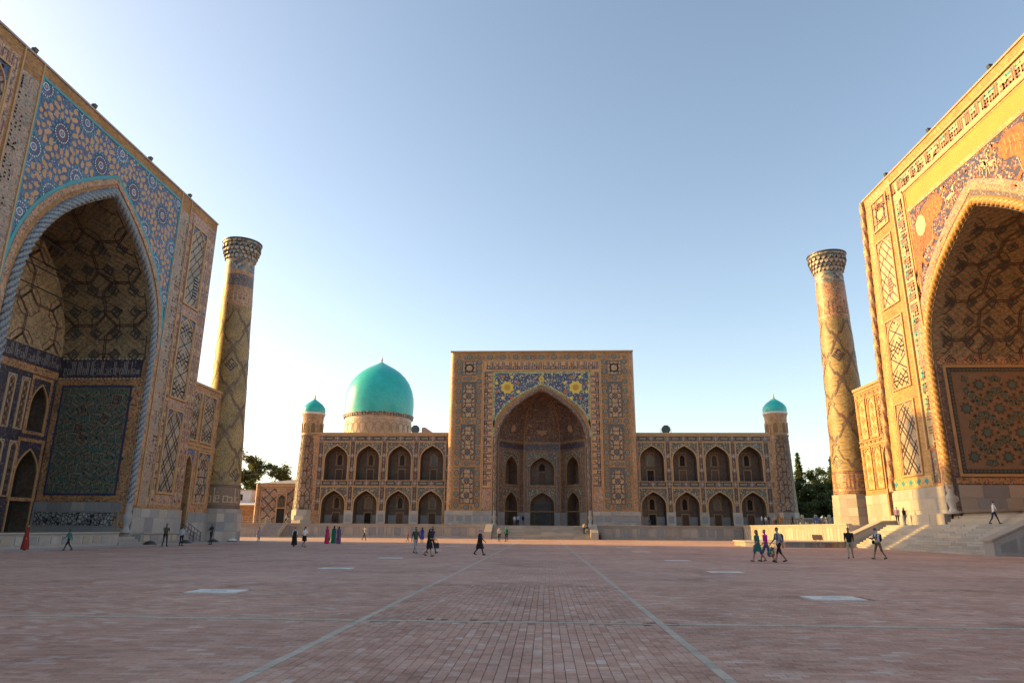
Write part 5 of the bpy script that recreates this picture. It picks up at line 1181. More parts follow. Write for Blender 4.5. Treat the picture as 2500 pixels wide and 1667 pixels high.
for s_ in (-1, 1):
    for du in (10.85, 14.35):
        v = 5.3; k = 0
        while v < 30: put_ros(CX+s_*du, v); put_ros(CX+s_*du, v+.88, True); v += 1.74; k += 1
    for v in (12.1, 19.3, 26.7, 4.95, 30.5):
        put_ros(CX+s_*12.6, v, False, True); put_ros(CX+s_*11.75, v, True, True); put_ros(CX+s_*13.45, v, True, True)
for i in range(-9, 10):
    u = CX+i*1.12
    put_ros(u, 30.5, bool(i % 2), True)
for s_ in (-1, 1):
    p0, p1 = sorted((CX+s_*11.3, CX+s_*13.85))
    tile_panel(mid, FC, p0, p1, 27.3, 29.8, 'star', 'cream_field', 'slate_tile', arched=False, lw=.13, fw=.14, proud=.06)
    for v0, v1 in ((5.5, 11.5), (12.7, 18.75), (19.9, 26.1)): tile_panel(mid, FC, p0, p1, v0, v1, 'octo', 'cream_field', 'slate_tile', 'slate_tile', lw=.13, fw=.14, proud=.06)
    for v in (6.8, 9.4, 14.0, 16.7, 21.2, 23.9):
        ng = MB(); ngon(ng, FC, (p0+p1)/2, v, .36, 8, .035, 0, 0, .7); ng.build('star_tile', 'slate_tile', mid)
    x0, x1 = sorted((CX+s_*8.3, CX+s_*(Ch+.25)))
    stone_course(mid, FC, x0, x1, ((TZ, 2.6, 2.0), (3.7, 4.4, 1.6)), ('marble', 'marble_warm', 'marble'), 0, .22, 71+s_)
    b = MB(); bar(b, FC, x0, x1, 2.6, 3.7, 0, .16); b.build('dado', 'marble', mid)
    for i in range(5): q = MB(); bar(q, FC, x0+.55+1.45*i, x0+1.55+1.45*i, 2.75, 3.55, .16, .20); q.build('dado_panel', 'marble_grey', mid)
# iwan: half-octagonal recess in two tiers under a half dome
iw = thing.__call__('x', (0, 0, 0), '', '') if False else None
PL = [(CX-7.55, YC), (CX-7.55, 118.6), (CX-3.25, 123.4), (CX+3.25, 123.4), (CX+7.55, 118.6), (CX+7.55, YC)]
def wall_frame(a, b):
    a, b = Vector(a), Vector(b); L = (b-a).length; t = (b-a)/L; nrm = Vector((t.y, -t.x))
    return (lambda u, v, w: (a.x+t.x*u+nrm.x*w, a.y+t.y*u+nrm.y*w, v)), L
for k in range(5):
    F, L = wall_frame(PL[k], PL[k+1]); c = L/2
    if k in (0, 4):
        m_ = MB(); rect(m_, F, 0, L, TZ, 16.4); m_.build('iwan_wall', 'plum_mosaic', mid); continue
    hw = 1.5 if k != 2 else 2.1; m_ = MB(); tr = MB()
    for v0, v1, sp, ax_, base in ((TZ, 8.6, 5.4, 7.7, TZ), (8.6, 14.9, 11.6, 13.85, 9.05)):
        ap = arch(c, hw, sp, ax_, 10); arch_wall(m_, F, 0, L, v0, v1, ap, base, 0, 0); reveal(m_, F, ap, base, 0, -2.0, 1); arch_fill(m_, F, ap, base, -2.0, 1); m_.poly([F(c-hw, base, 0), F(c+hw, base, 0), F(c+hw, base, -2), F(c-hw, base, -2)], 1)
        arch_band(tr, F, ap, base, .16, 0, .1); frame_bars(tr, F, c-hw-.55, c+hw+.55, (4.4 if v0 < 5 else v0+.15), v1-.15, .12, 0, .06)
        dr = MB(); bar(dr, F, c-.6, c+.6, base, base+2.2, -2.0, -1.9); dr.build('door', 'wood_door' if not (k == 2 and v0 < 5) else 'lattice_bronze', mid)
        if v0 > 5: wd = MB(); arch_fill(wd, F, arch(c, .5, 12.3, 12.9, 6), 11.6, -1.95); wd.build('window', 'void_dark', mid)
    rect(m_, F, 0, L, 14.9, 16.4, 0, 0); rect(m_, F, 0, L, 15.2, 16.1, .04, 2)
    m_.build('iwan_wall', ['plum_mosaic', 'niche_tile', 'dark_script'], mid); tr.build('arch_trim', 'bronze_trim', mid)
    for d in (0.0, L):
        s_ = MB(); bar(s_, F, d-.12, d+.12, TZ, 16.4, 0, .12); s_.build('pilaster', 'bronze_trim', mid)
    for v0, v1, apx in ((6.0, 8.3, 7.7), (12.0, 14.7, 13.85)):
        sp = MB(); ap = offset_path(arch(c, hw, apx-2.2, apx, 10), .18); spandrel(sp, F, ap, c-hw-.4, c+hw+.4, v1, .03); sp.build('niche_spandrel', 'floral_green', mid)
    stone_course(mid, F, .1, c-hw-.02, ((TZ, 3.3, 1.0), (3.3, 4.3, 1.0)), ('marble_grey',), 0, .1, 80+k); stone_course(mid, F, c+hw+.02, L-.1, ((TZ, 3.3, 1.0), (3.3, 4.3, 1.0)), ('marble_grey',), 0, .1, 90+k)
    rect_ = MB(); bar(rect_, F, 0, L, 16.35, 16.55, 0, .14); rect_.build('cornice', 'bronze_trim', mid)
gt = MB(); F, L = wall_frame(PL[2], PL[3])
for i in range(9): bar(gt, F, L/2-1.3+.32*i, L/2-1.22+.32*i, TZ, 5.9, -1.0, -.94)
for i in range(11): bar(gt, F, L/2-1.3, L/2+1.3, TZ+.3+.34*i, TZ+.36+.34*i, -1.01, -.93)
bar(gt, F, L/2-1.45, L/2-1.3, TZ, 6.0, -1.05, -.9); bar(gt, F, L/2+1.3, L/2+1.45, TZ, 6.0, -1.05, -.9); bar(gt, F, L/2-1.45, L/2+1.45, 5.9, 6.1, -1.05, -.9); gt.build('lattice_gate', 'lattice_bronze', mid)
# half dome: every meridian climbs from the wall head to the arch's apex line
dm = MB(); rows = []
head = []
for k in range(5):
    a, b = PL[k], PL[k+1]
    for i in range(4): head.append((a[0]+(b[0]-a[0])*i/4, a[1]+(b[1]-a[1])*i/4))
head.append(PL[5]); na = 14
for j in range(na+1):
    t = j/na; rr = 1-(t**1.9); rise = math.sin(t*math.pi/2)**.92; row = []
    for (x, y) in head:
        row.append((CX+(x-CX)*rr, YC+(y-YC)*rr*(1-.15*t), 16.4+(24.5-16.4)*rise))
    rows.append(row)
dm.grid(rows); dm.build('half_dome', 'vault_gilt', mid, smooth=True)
sc_ = MB(); rows = []
sc_.grid([[FC(u, v, 0) for u, v in api], [FC(u, v, -.9) for u, v in api]]); sc_.build('arch_reveal', 'vault_gilt', mid)
rb = MB()
for q in (2, 6, 10, 14, 18):
    P = [rows_ for rows_ in []]
for k_, (x, y) in enumerate(head):
    if k_ in (4, 8, 12, 16):
        P = []
        for j in range(na+1):
            t = j/na; rr = (1-(t**1.9))*.985; rise = math.sin(t*math.pi/2)**.92; P.append((CX+(x-CX)*rr, YC+(y-YC)*rr*(1-.15*t), 16.4+8.05*rise))
        rb.tube(P, .09, 5)
rb.build('dome_rib', 'bronze_trim', mid)
for (x, y, sx_) in ((CX-5.2, 120.6, .8), (CX, 123.0, 1.2), (CX+5.2, 120.6, .8)):
    g_ = MB(); ngon(g_, lambda u, v, w: (u, y-w, v), x, 18.7, sx_, 8, .0, 0, 0, .7); g_.build('gilt_medallion', 'bronze_trim', mid)

# ---- wings with sixteen niches
WL, WR = -41.0, 39.9
cl = [-36.1, -30.55, -25.0, -19.4]; cr_ = [18.15, 23.65, 29.1, 34.55]
nt = MB(); tr = MB()
def wing(cols, u0, u1):
    m_ = MB(); e = [u0]+[(cols[i]+cols[i+1])/2 for i in range(3)]+[u1]
    for i, c in enumerate(cols):
        arch_wall(m_, FCW, e[i], e[i+1], TZ, 8.85, arch(c, 2.0, 5.3, 7.65, 8), TZ); arch_wall(m_, FCW, e[i], e[i+1], 8.85, 17.3, arch(c, 2.0, 12.9, 15.3, 8), 9.4)
    m_.poly([(u0, YW, 17.3), (u1, YW, 17.3), (u1, 150, 17.3), (u0, 150, 17.3)])
    return m_.build('wing_wall', 'ochre_mosaic', mid)
wl_ = wing(cl, WL, CX-Ch); wr_ = wing(cr_, CX+Ch, WR)
def niche(kind):
    """one arched recess at the origin of the wing plane: half-vaulted bay, moulding, door and window"""
    base, sp, ax_ = (TZ, 5.3, 7.65) if kind == 0 else (9.4, 12.9, 15.3)
    F = lambda u, v, w: (u, -w, v)
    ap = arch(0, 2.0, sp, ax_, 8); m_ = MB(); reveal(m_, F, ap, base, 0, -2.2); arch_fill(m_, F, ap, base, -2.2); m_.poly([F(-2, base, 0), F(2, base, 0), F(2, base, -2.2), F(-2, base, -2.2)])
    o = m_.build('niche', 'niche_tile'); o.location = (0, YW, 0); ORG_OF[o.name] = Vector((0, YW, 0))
    def sub(mbx, nm, mat):
        c = mbx.build(nm, mat); c.location = (0, YW, 0); child(c, o); return c
    t = MB(); arch_band(t, F, ap, base, .17, -.05, .1); sub(t, 'arch_trim', 'gold_trim')
    s = MB(); spandrel(s, F, offset_path(ap, .17), -2.3, 2.3, ax_+.55, .02); sub(s, 'spandrel', 'floral_green')
    f = MB(); open_frame(f, F, -2.42, 2.42, sp-1.6, ax_+.68, .12, .0, .07); sub(f, 'spandrel_frame', 'gold_trim')
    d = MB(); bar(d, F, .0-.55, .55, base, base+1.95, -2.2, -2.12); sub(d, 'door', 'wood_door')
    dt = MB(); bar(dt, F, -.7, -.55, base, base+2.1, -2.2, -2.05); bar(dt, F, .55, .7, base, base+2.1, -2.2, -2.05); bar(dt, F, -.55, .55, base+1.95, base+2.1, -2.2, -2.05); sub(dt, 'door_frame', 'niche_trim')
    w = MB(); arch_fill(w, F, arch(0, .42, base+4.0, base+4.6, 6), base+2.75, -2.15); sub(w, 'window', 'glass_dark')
    wt = MB(); arch_band(wt, F, arch(0, .42, base+4.0, base+4.6, 6), base+2.75, .14, -2.2, -2.08); frame_bars(wt, F, -.72, .72, base+2.6, base+5.0, .1, -2.2, -2.1); sub(wt, 'window_trim', 'niche_trim')
    if kind == 1:
        g = MB()
        bar(g, F, -1.98, 1.98, base+.95, base+1.0, -.3, -.25)
        for i in range(17): bar(g, F, -1.95+.24*i, -1.93+.24*i, base, base+.95, -.29, -.26)
        sub(g, 'balustrade', 'metal_dark')
    else:
        g = MB(); bar(g, F, -2.0, -.72, base, base+1.6, -2.2, -2.1); sub(g, 'stone_dado', 'marble_grey'); g = MB(); bar(g, F, .72, 2.0, base, base+1.6, -2.2, -2.1); sub(g, 'stone_dado', 'marble_grey')
    return o
n0, n1 = niche(0), niche(1)
for src, first in ((n0, cl[0]), (n1, cl[0])):
    for c in cl[1:]+cr_:
        nn = copy_tree(src, mid, (c, 0, 0))
        for ch in nn.children:           # bays differ by colour: dark doors as if ajar, paler leaves, windows as if lit
            k = ch.name.split('.')[0]; pick = None
            if k == 'door': pick = rng.choice((None, None, 'void_dark', 'door_pale', 'wood_door'))
            elif k == 'window': pick = rng.choice((None, None, 'lattice_pale', 'void_dark'))
            if pick: ch.material_slots[0].link = 'OBJECT'; ch.material_slots[0].material = MATS[pick]
    src.location.x = first; ORG_OF[src.name] = Vector((first, YW, 0)); src.parent = mid; src.matrix_parent_inverse = Matrix.Translation(-ORG_OF[mid.name])
    for ch in src.children:
        ch.location.x = first; ch.matrix_parent_inverse = Matrix.Translation(-ORG_OF[src.name])
# belts and pilaster strips of cartouches and crosses
crs = MB()
def cross(mbx, u, v): strip(mbx, FCW, [(u-.28, v), (u+.28, v)], .13, .06); strip(mbx, FCW, [(u, v-.28), (u, v+.28)], .13, .06)
for cols, u0, u1 in ((cl, WL+1.7, CX-Ch-.1), (cr_, CX+Ch+.1, WR-1.7)):
    bt = MB()
    for v0, v1 in ((16.1, 17.0), (8.45, 9.35)): rect(bt, FCW, u0, u1, v0, v1, .02)
    mids = [(cols[i]+cols[i+1])/2 for i in range(3)]+[cols[0]-2.78, cols[3]+2.78]
    for u in mids: rect(bt, FCW, u-.42, u+.42, 4.4, 16.1, .03)
    bo = bt.build('cartouche_belt', 'plum_mosaic', mid)
    ct = MB(); wc = MB()
    for u in mids:
        for v in (16.55, 8.9, 13.6, 11.2, 5.9): cross(wc, u, v)
        for v0, v1 in ((14.2, 15.6), (11.8, 13.1), (9.7, 10.7), (6.5, 8.1), (4.5, 5.3)): strip(ct, FCW, [(u-.22, v0), (u-.22, v1), (u+.22, v1), (u+.22, v0)], .11, .05, 0, closed=True)
    for c in cols:
        for v in (16.55, 8.9):
            cross(wc, c, v)
            for d in (-1, 1): strip(ct, FCW, [(c+d*.7, v-.22), (c+d*2.1, v-.22), (c+d*2.1, v+.22), (c+d*.7, v+.22)], .11, .05, 0, closed=True); rect(ct, FCW, *sorted((c+d*.85, c+d*1.95)), v-.13, v+.13, .045, 1)
    wc.build('cross_tiles', 'cross_tile', bo, 'stuff'); ct.build('cartouche_lines', ['dark_tile', 'sage_tile'], bo, 'stuff')
    cp = MB(); bar(cp, FCW, u0-1.6, u1+.1, 17.3, 17.55, -.6, .2); bar(cp, FCW, u0, u1, 17.0, 17.3, 0, .1); cp.build('parapet', 'gold_trim', mid)
    tl = MB()
    for v in (16.05, 17.0, 8.4, 9.36): bar(tl, FCW, u0, u1, v-.04, v+.04, 0, .07)
    for u in mids: bar(tl, FCW, u-.52, u-.44, 4.4, 16.05, 0, .06); bar(tl, FCW, u+.44, u+.52, 4.4, 16.05, 0, .06)
    tl.build('belt_trim', 'gold_trim', mid)
    for u in mids:
        if u0 < u-.6 and u+.6 < u1:
            sb = MB(); bar(sb, FCW, u-.76, u+.76, TZ, 4.35, -.1, .2); so = sb.build('pier_base', 'marble_warm', mid); pb = MB(); bar(pb, FCW, u-.45, u+.45, 2.6, 3.75, .2, .24); pb.build('pier_panel', 'marble_grey', so)
# great dome
dx, dy = -37.0, 150.0
dr = MB(); dr.lathe([(7.3, 17), (7.3, 25.2), (7.45, 25.4)], dx, dy, 64); dr.build('drum', 'drum_tile', mid, smooth=False)
dmm = MB()
prof = [(7.55, 25.4), (7.62, 26.5), (7.66, 28.0), (7.55, 29.6), (7.2, 31.2), (6.55, 32.8), (5.6, 34.2), (4.4, 35.4), (3.1, 36.3), (1.8, 37.0), (.7, 37.6), (.12, 38.0)]
dmm.lathe(prof, dx, dy, 64); dome = dmm.build('dome', 'dome_tile', mid, smooth=True)
cn = MB()
for i in range(72): a = 2*math.pi*i/72; cn.box(-.06, .25, -.2, .2, -.5, 0, 0, lambda p, q, z, a=a: (dx+(7.4+p)*math.cos(a)-q*math.sin(a), dy+(7.4+p)*math.sin(a)+q*math.cos(a), 25.3+z))
cn.lathe([(7.35, 25.3), (7.75, 25.3), (7.75, 25.5), (7.5, 25.55)], dx, dy, 64); cn.build('drum_cornice', 'capital_tile', mid)
FD = lambda u, v, w: (dx+(7.3+w)*math.cos(-math.pi/2+u/7.3), dy+(7.3+w)*math.sin(-math.pi/2+u/7.3), v)
dl = MB()
for i in range(-12, 13):
    u = i*1.75
    for d in (-1, 1): strip(dl, FD, [(u, 20.8), (u+d*.6, 21.6), (u+d*.6, 22.5), (u+d*1.1, 23.1), (u+d*1.75, 23.3)], .12, .04); strip(dl, FD, [(u+d*.2, 23.5), (u+d*.87, 22.3), (u+d*.2, 21.0)], .12, .04)
strip(dl, FD, [(u*.5, 23.8) for u in range(-40, 41)], .12, .04); dl.build('drum_girih', 'niche_trim', mid, 'stuff')
fin = MB(); fin.lathe([(.14, 37.9), (.12, 38.1), (.28, 38.3), (.3, 38.4), (.1, 38.6), (.2, 38.8), (.06, 39.0), (.03, 39.6)], dx, dy, 12); fin.build('finial', 'gilt', dome, smooth=True)
# low flat-roofed mass behind the wings
mb = MB(); mb.box(-40.5, -17, 121.5, 165, TZ, 16.9); mb.box(16, 39, 121.5, 165, TZ, 16.9); mb.build('rear_block', 'ochre_brick', mid)
dk_ = MB(); dk_.box(-45.5, -28.5, 141, 159, 16.9, 19.0); dk_.build('dome_base', 'buff_brick', mid)

# corner towers with small turquoise domes
def corner_tower(x, label, lit):
    o = thing('corner_tower', (x, 119.6, TZ), label, 'tower', 'corner towers of the far madrasa'); y = 119.6
    r0, r1, r2 = 2.2, 1.78, 1.95; n = 32
    k = 0
    for v0, v1 in ((TZ, 2.75), (2.75, 3.5), (3.5, 4.4)):
        for i in range(8):
            A, B = 2*math.pi*i/8, 2*math.pi*(i+1)/8; b = MB(); rr = r0+.12; V = []
            for z in (v0+.006, v1-.006):
                for s_ in (1, .75): V += [(x+rr*s_*math.cos(A+.004+.2*k), y+rr*s_*math.sin(A+.004+.2*k), z), (x+rr*s_*math.cos(B-.004+.2*k), y+rr*s_*math.sin(B-.004+.2*k), z)]
            b.v = V; b.f = [(0, 1, 5, 4), (2, 6, 7, 3), (0, 4, 6, 2), (1, 3, 7, 5), (4, 5, 7, 6), (0, 2, 3, 1)]; b.m = [0]*6; b.build('stone_block', ('marble', 'marble_warm', 'limestone')[(i+k*2) % 3], o)
        k += 1
    sh = MB(); sh.lathe([(r0, 4.4), (r1, 17.0), (r1+.12, 17.05), (r1+.12, 17.3), (r1, 17.35)], x, y, n); sh.build('shaft', 'bannai_tower', o, smooth=True)
    rad = lambda z: r0+(r1-r0)*(z-4.4)/12.6
    FT = lambda u, v, w: (x+(rad(v)+w)*math.cos(-math.pi/2+u/2.0), y+(rad(v)+w)*math.sin(-math.pi/2+u/2.0), v)
    ln = MB(); P = 2.1; v = 4.6
    while v < 16.6:
        for i in range(-3, 3):
            u = i*2.09; c = lambda a, b_: 4.5 < b_ < 16.9
            for d in (-1, 1):
                strip(ln, FT, [(u+d*.3, v), (u+d*.3, v+.3*P), (u+d*1.04, v+.7*P), (u+d*1.04, v+P)], .12, .03, 0, c, .3)
                strip(ln, FT, [(u+d*1.04, v), (u+d*1.04, v+.3*P), (u+d*.3, v+.7*P), (u+d*.3, v+P)], .12, .03, 0, c, .3)
            strip(ln, FT, [(u-.7, v+.0), (u+.7, v+.0)], .12, .03, 0, c, .3); strip(ln, FT, [(u-.34, v+.5*P-.9), (u+.34, v+.5*P-.9)], .12, .03, 0, c, .3)
        v += P
    ln.build('shaft_girih', 'dark_tile', o, 'stuff')
    la = MB(); la.lathe([(r1-.05, 17.35), (r1+.05, 20.4), (r2, 20.6), (r2, 21.0)], x, y, n); la.build('lantern', 'buff_mosaic', o, smooth=True)
    for i in range(8):
        a = 2*math.pi*(i+.5)/8-math.pi/2; w = MB(); Fn = lambda u, v, ww, a=a: (x+(r1+.06+ww)*math.cos(a+u/r1), y+(r1+.06+ww)*math.sin(a+u/r1), v)
        ap = arch(0, .36, 18.7, 19.3, 5); arch_fill(w, Fn, ap, 17.6, 0); wo = w.build('lantern_window', 'void_warm', o); t = MB(); arch_band(t, Fn, ap, 17.6, .12, -.02, .07); t.build('window_trim', 'gold_trim', wo)
    rb = MB(); rb.lathe([(r2, 20.85), (r2+.12, 20.95), (r2+.12, 21.2), (r2, 21.25)], x, y, n); rb.build('collar', 'white_tile', o)
    dm = MB(); dm.lathe([(r2+.02, 21.25), (r2+.08, 21.7), (r2-.05, 22.2), (r2-.45, 22.75), (r2-.95, 23.15), (.5, 23.5), (.1, 23.8)], x, y, n); d_ = dm.build('dome', 'dome_tile', o, smooth=True)
    f = MB(); f.lathe([(.1, 23.75), (.2, 23.95), (.08, 24.1), (.14, 24.25), (.02, 24.6)], x, y, 10); f.build('finial', 'gilt', d_, smooth=True)
corner_tower(-41.3, 'left corner tower of the far madrasa, sunlit along its left edge, small turquoise dome', True)
corner_tower(39.95, 'right corner tower of the far madrasa in front of dark trees, small turquoise dome', False)
# ================================================================ low octagonal stone platform and small furniture
pc = (25.4, 75.2); pr = 5.6
pf = thing('stone_platform', (*pc, 0), 'low octagonal stone platform near the right terrace', 'platform')
for i in range(8):
    A, B = 2*math.pi*(i+.5)/8, 2*math.pi*(i+1.5)/8; a = Vector((pc[0]+pr*math.cos(A), pc[1]+pr*math.sin(A))); b = Vector((pc[0]+pr*math.cos(B), pc[1]+pr*math.sin(B)))
    nb = 7
    for k in range(nb):
        p, q = a.lerp(b, k/nb+.003), a.lerp(b, (k+1)/nb-.003); c = Vector(pc); V = []
        for z in (0, .42):
            for s_ in (0, .08): V += [(*p.lerp(c, s_), z), (*q.lerp(c, s_), z)]
        m_ = MB(); m_.v = V; m_.f = [(0, 1, 5, 4), (2, 6, 7, 3), (0, 4, 6, 2), (1, 3, 7, 5), (4, 5, 7, 6)]; m_.m = [0]*5; m_.build('stone_block', rng.choice(('limestone', 'marble_warm', 'platform_red', 'marble_grey')), pf)
m_ = MB(); n8 = [(pc[0]+(pr+.12)*math.cos(2*math.pi*(i+.5)/8), pc[1]+(pr+.12)*math.sin(2*math.pi*(i+.5)/8)) for i in range(8)]
m_.poly([(x, y, .54) for x, y in n8]); m_.grid([[(x, y, .42) for x, y in n8], [(x, y, .54) for x, y in n8]], 0, True); m_.poly([(x, y, .42) for x, y in n8][::-1]); m_.build('coping', 'concrete', pf)
sg = thing('information_sign', (26.0, 69.2, 0), 'tilted brown information board on two thin legs before the stone platform', 'sign')
b = MB(); Fs_ = lambda u, v, w: (26.0+u, 69.2+w+.45*(v-.95), v); b.box(-.48, .48, .72, 1.2, -.02, .02, 0, Fs_); b.build('board', 'teak', sg)
b = MB()
for i in range(4): b.box(-.34, .34-.1*(i % 2), .8+.09*i, .83+.09*i, -.026, -.02, 0, Fs_)
b.build('lettering', 'cream_tile', sg)
for x in (-.2, .2): b = MB(); b.tube([(26+x, 69.2, .74), (26+x*1.15, 69.1, 0)], .025, 6); b.build('leg', 'metal_grey', sg)
def bin_(x, y, z, label):
    o = thing('litter_bin', (x, y, z), label, 'bin', 'litter bins'); b = MB(); b.lathe([(.2, z), (.25, z+.05), (.25, z+.75), (.2, z+.78)], x, y, 14); b.build('body', 'metal_dark', o, smooth=True); l = MB(); l.lathe([(.28, z+.9), (.26, z+.97), (.02, z+1.08)], x, y, 14); l.tube([(x-.2, y, z+.7), (x-.2, y, z+.95)], .02, 5); l.tube([(x+.2, y, z+.7), (x+.2, y, z+.95)], .02, 5); l.build('hood', 'metal_dark', o)
bin_(8.5, 111.0, 0, 'dark litter bin on the square beside the axial steps'); bin_(16.9, 115.4, TZ, 'dark litter bin on the terrace by the first right niche')
def ground_lamp(x, y, z, label, mat='metal_dark', r=.55):
    o = thing('ground_lamp', (x, y, z), label, 'lamp', 'round lamp housings set on the ground'); b = MB(); b.lathe([(r, z), (r, z+.06), (r*.9, z+.1)], x, y, 18); b.build('ring', 'metal_dark', o); d = MB(); d.lathe([(r*.9, z+.1), (r*.75, z+.2), (r*.4, z+.29), (.02, z+.32)], x, y, 18); d.build('cover', mat, o, smooth=True)
for x, y, z, lb, mt in ((-15.4, 114.4, TZ, 'dark domed lamp below the left end of the far portal plinth', 'concrete'), (-9.0, 114.4, TZ, 'dark domed lamp left of the axial steps on the terrace', 'concrete'), (8.0, 114.4, TZ, 'dark domed lamp right of the axial steps on the terrace', 'concrete'), (14.3, 114.4, TZ, 'dark domed lamp below the right end of the far portal plinth', 'concrete'),
                    (-33.9, 75.6, .012, 'pale domed lamp cover on the pavement by the left minaret', 'plaster_white'), (-34.6, 60.8, .012, 'flat black lamp on the pavement below the left portal pier', 'metal_dark'), (-34.4, 66.5, .012, 'flat black lamp on the pavement before the metal steps', 'metal_dark'), (-34.2, 71.8, .012, 'flat black lamp on the pavement before the left minaret', 'metal_dark')):
    ground_lamp(x, y, z, lb, mt)
# roof searchlights of the far madrasa
def searchlight(x, y, z, label, rz):
    o = thing('searchlight', (x, y, z), label, 'searchlight', 'octagonal searchlights on the far roof'); r = .78
    Fq = lambda u, v, w: (x+u*math.cos(rz)+w*math.sin(rz), y+u*math.sin(rz)-w*math.cos(rz), z+v)
    b = MB(); P = [(r*math.cos(2*math.pi*(i+.5)/8), 1.3+r*math.sin(2*math.pi*(i+.5)/8)) for i in range(8)]
    b.grid([[Fq(u, v, -.5) for u, v in P], [Fq(u, v, .25) for u, v in P]], 0, True); b.poly([Fq(u, v, -.5) for u, v in P]); b.build('drum', 'metal_dark', o)
    g = MB(); g.poly([Fq(u*.9, 1.3+(v-1.3)*.9, .2) for u, v in P]); g.build('lens', 'glass_dark', o)
    f = MB()
    for s_ in (-1, 1): f.tube([Fq(s_*.88, 0, 0), Fq(s_*.88, 1.4, 0)], .045, 5)
    f.tube([Fq(-.88, 1.3, 0), Fq(-.7, 1.3, 0)], .04, 5); f.tube([Fq(.88, 1.3, 0), Fq(.7, 1.3, 0)], .04, 5); f.tube([Fq(-.88, .05, 0), Fq(.88, .05, 0)], .045, 5); f.build('yoke', 'metal_grey', o)
searchlight(-23.2, 121.5, 17.3, 'octagonal searchlight on the roof beside the turquoise dome', R(12)); searchlight(21.4, 121.5, 17.3, 'octagonal searchlight alone on the right roof of the far madrasa', R(-6))
rs_ = thing('roof_hatch', (-20.6, 123, 17.3), 'small sloping roof hatch beside the left searchlight', 'roof hatch'); b = MB(); Fh = lambda x, y, z: (-22.2+x, 123+y, 17.3+z)
b.v = [Fh(*p) for p in ((0, 0, 0), (3.4, 0, 0), (0, 2, 0), (3.4, 2, 0), (0, 0, 1.9), (0, 2, 1.9), (.5, 0, 1.9), (.5, 2, 1.9))]; b.f = [(0, 1, 6, 4), (2, 5, 7, 3), (4, 6, 7, 5), (1, 3, 7, 6), (0, 4, 5, 2)]; b.m = [0]*5; b.build('housing', 'roof_tin', rs_); b = MB(); b.box(.0, .12, .1, 1.9, .1, 1.8, 0, lambda x, y, z: Fh(x-.13, y, z)); b.build('hatch_door', 'wood_door', rs_)

# ================================================================ left annex, ramp, railings, back buildings
FA = lambda u, v, w: (u, 121-w, v)
ann = thing('annex', (-47.4, 124, TZ), 'low tiled annex with an arched window left of the far madrasa', 'building')
mb = MB(); mb.box(-50.6, -43.3, 121, 130, TZ, 8.9); mb.build('wall', 'pink_mosaic', ann)
cs_ = MB(); cs_.lathe([(.45, TZ), (.42, 8.9)], -50.55, 121.1, 16); cs_.build('corner_shaft', 'ochre_mosaic', ann, smooth=True)
t = MB(); bar(t, FA, -50.8, -43.3, 8.4, 8.95, 0, .15); bar(t, FA, -50.0, -49.85, TZ, 8.3, 0, .08); bar(t, FA, -50.0, -43.4, 8.15, 8.3, 0, .08); t.build('cornice', 'gold_trim', ann)
fm = MB(); cl_ = lambda u, v: -49.8 < u < -43.6 and 2.7 < v < 8.1 and not (-47.15 < u < -45.25)
for i in range(-8, 9):
    for s_ in (-1, 1): strip(fm, FA, [(-46.8+1.75*i-3, 5.4-s_*3), (-46.8+1.75*i+3, 5.4+s_*3)], .16, .03, 0, cl_, .25)
for u, v in ((-48.6, 6.6), (-48.6, 4.2), (-44.4, 6.9), (-44.4, 4.4)): kufic_square(fm, FA, u, v, 1.0, .035, 1, math.pi/4, int(u) % 3)
fm.build('girih_lines', ['dark_tile', 'sage_tile'], ann, 'stuff')
w = MB(); arch_fill(w, FA, arch(-46.2, .6, 6.2, 7.0, 6), 4.9, .05); wo = w.build('window', 'glass_dark', ann); g = MB()
for i in range(5): bar(g, FA, -46.75+.26*i, -46.71+.26*i, 4.9, 6.4, .05, .08)
g.build('window_lattice', 'niche_trim', wo)
t = MB(); frame_bars(t, FA, -47.1, -45.3, 4.7, 7.4, .14, 0, .1); bar(t, FA, -47.1, -46.9, TZ, 4.7, 0, .1); bar(t, FA, -45.5, -45.3, TZ, 4.7, 0, .1); t.build('door_frame', 'gold_trim', ann); d = MB(); rect(d, FA, -46.9, -45.5, TZ, 4.65, .03); d.build('doorway', 'void_dark', ann)
rf = MB(); rf.v = [(-50.9, 120.7, 8.95), (-43.2, 120.7, 8.95), (-43.2, 131, 8.95), (-50.9, 131, 8.95), (-43.2, 125.5, 10.2), (-47.5, 125.5, 9.7)]; rf.f = [(0, 1, 4, 5), (1, 2, 4), (2, 3, 5, 4), (3, 0, 5)]; rf.m = [0]*4; rf.build('roof', 'roof_tin', ann)
stp = thing('metal_staircase', (-43, 110, 0), 'grey metal staircase with railings climbing to the left end of the terrace', 'stairs')
for i in range(11): b = MB(); b.box(-44.8, -41.4, 108.4+.33*i, 108.74+.33*i, TZ/11*(i+1)-.05, TZ/11*(i+1)); b.build('tread', 'metal_grey', stp); b = MB(); b.box(-44.8, -41.4, 108.42+.33*i, 108.44+.33*i, TZ/11*i, TZ/11*(i+1)-.05); b.build('riser', 'metal_grey', stp)
for x in (-44.8, -41.4):
    b = MB(); b.tube([(x, 108.3, 0), (x, 108.3, .95), (x, 112.1, TZ+.95), (x, 113.2, TZ+.95), (x, 113.2, TZ)], .04, 6); b.tube([(x, 108.3, .5), (x, 112.1, TZ+.5)], .025, 6)
    for i in range(6): y = 108.8+.62*i; z = TZ*(y-108.3)/3.8; b.tube([(x, y, max(0, z)), (x, y, z+.95)], .025, 5)
    b.build('railing', 'metal_pale', stp)
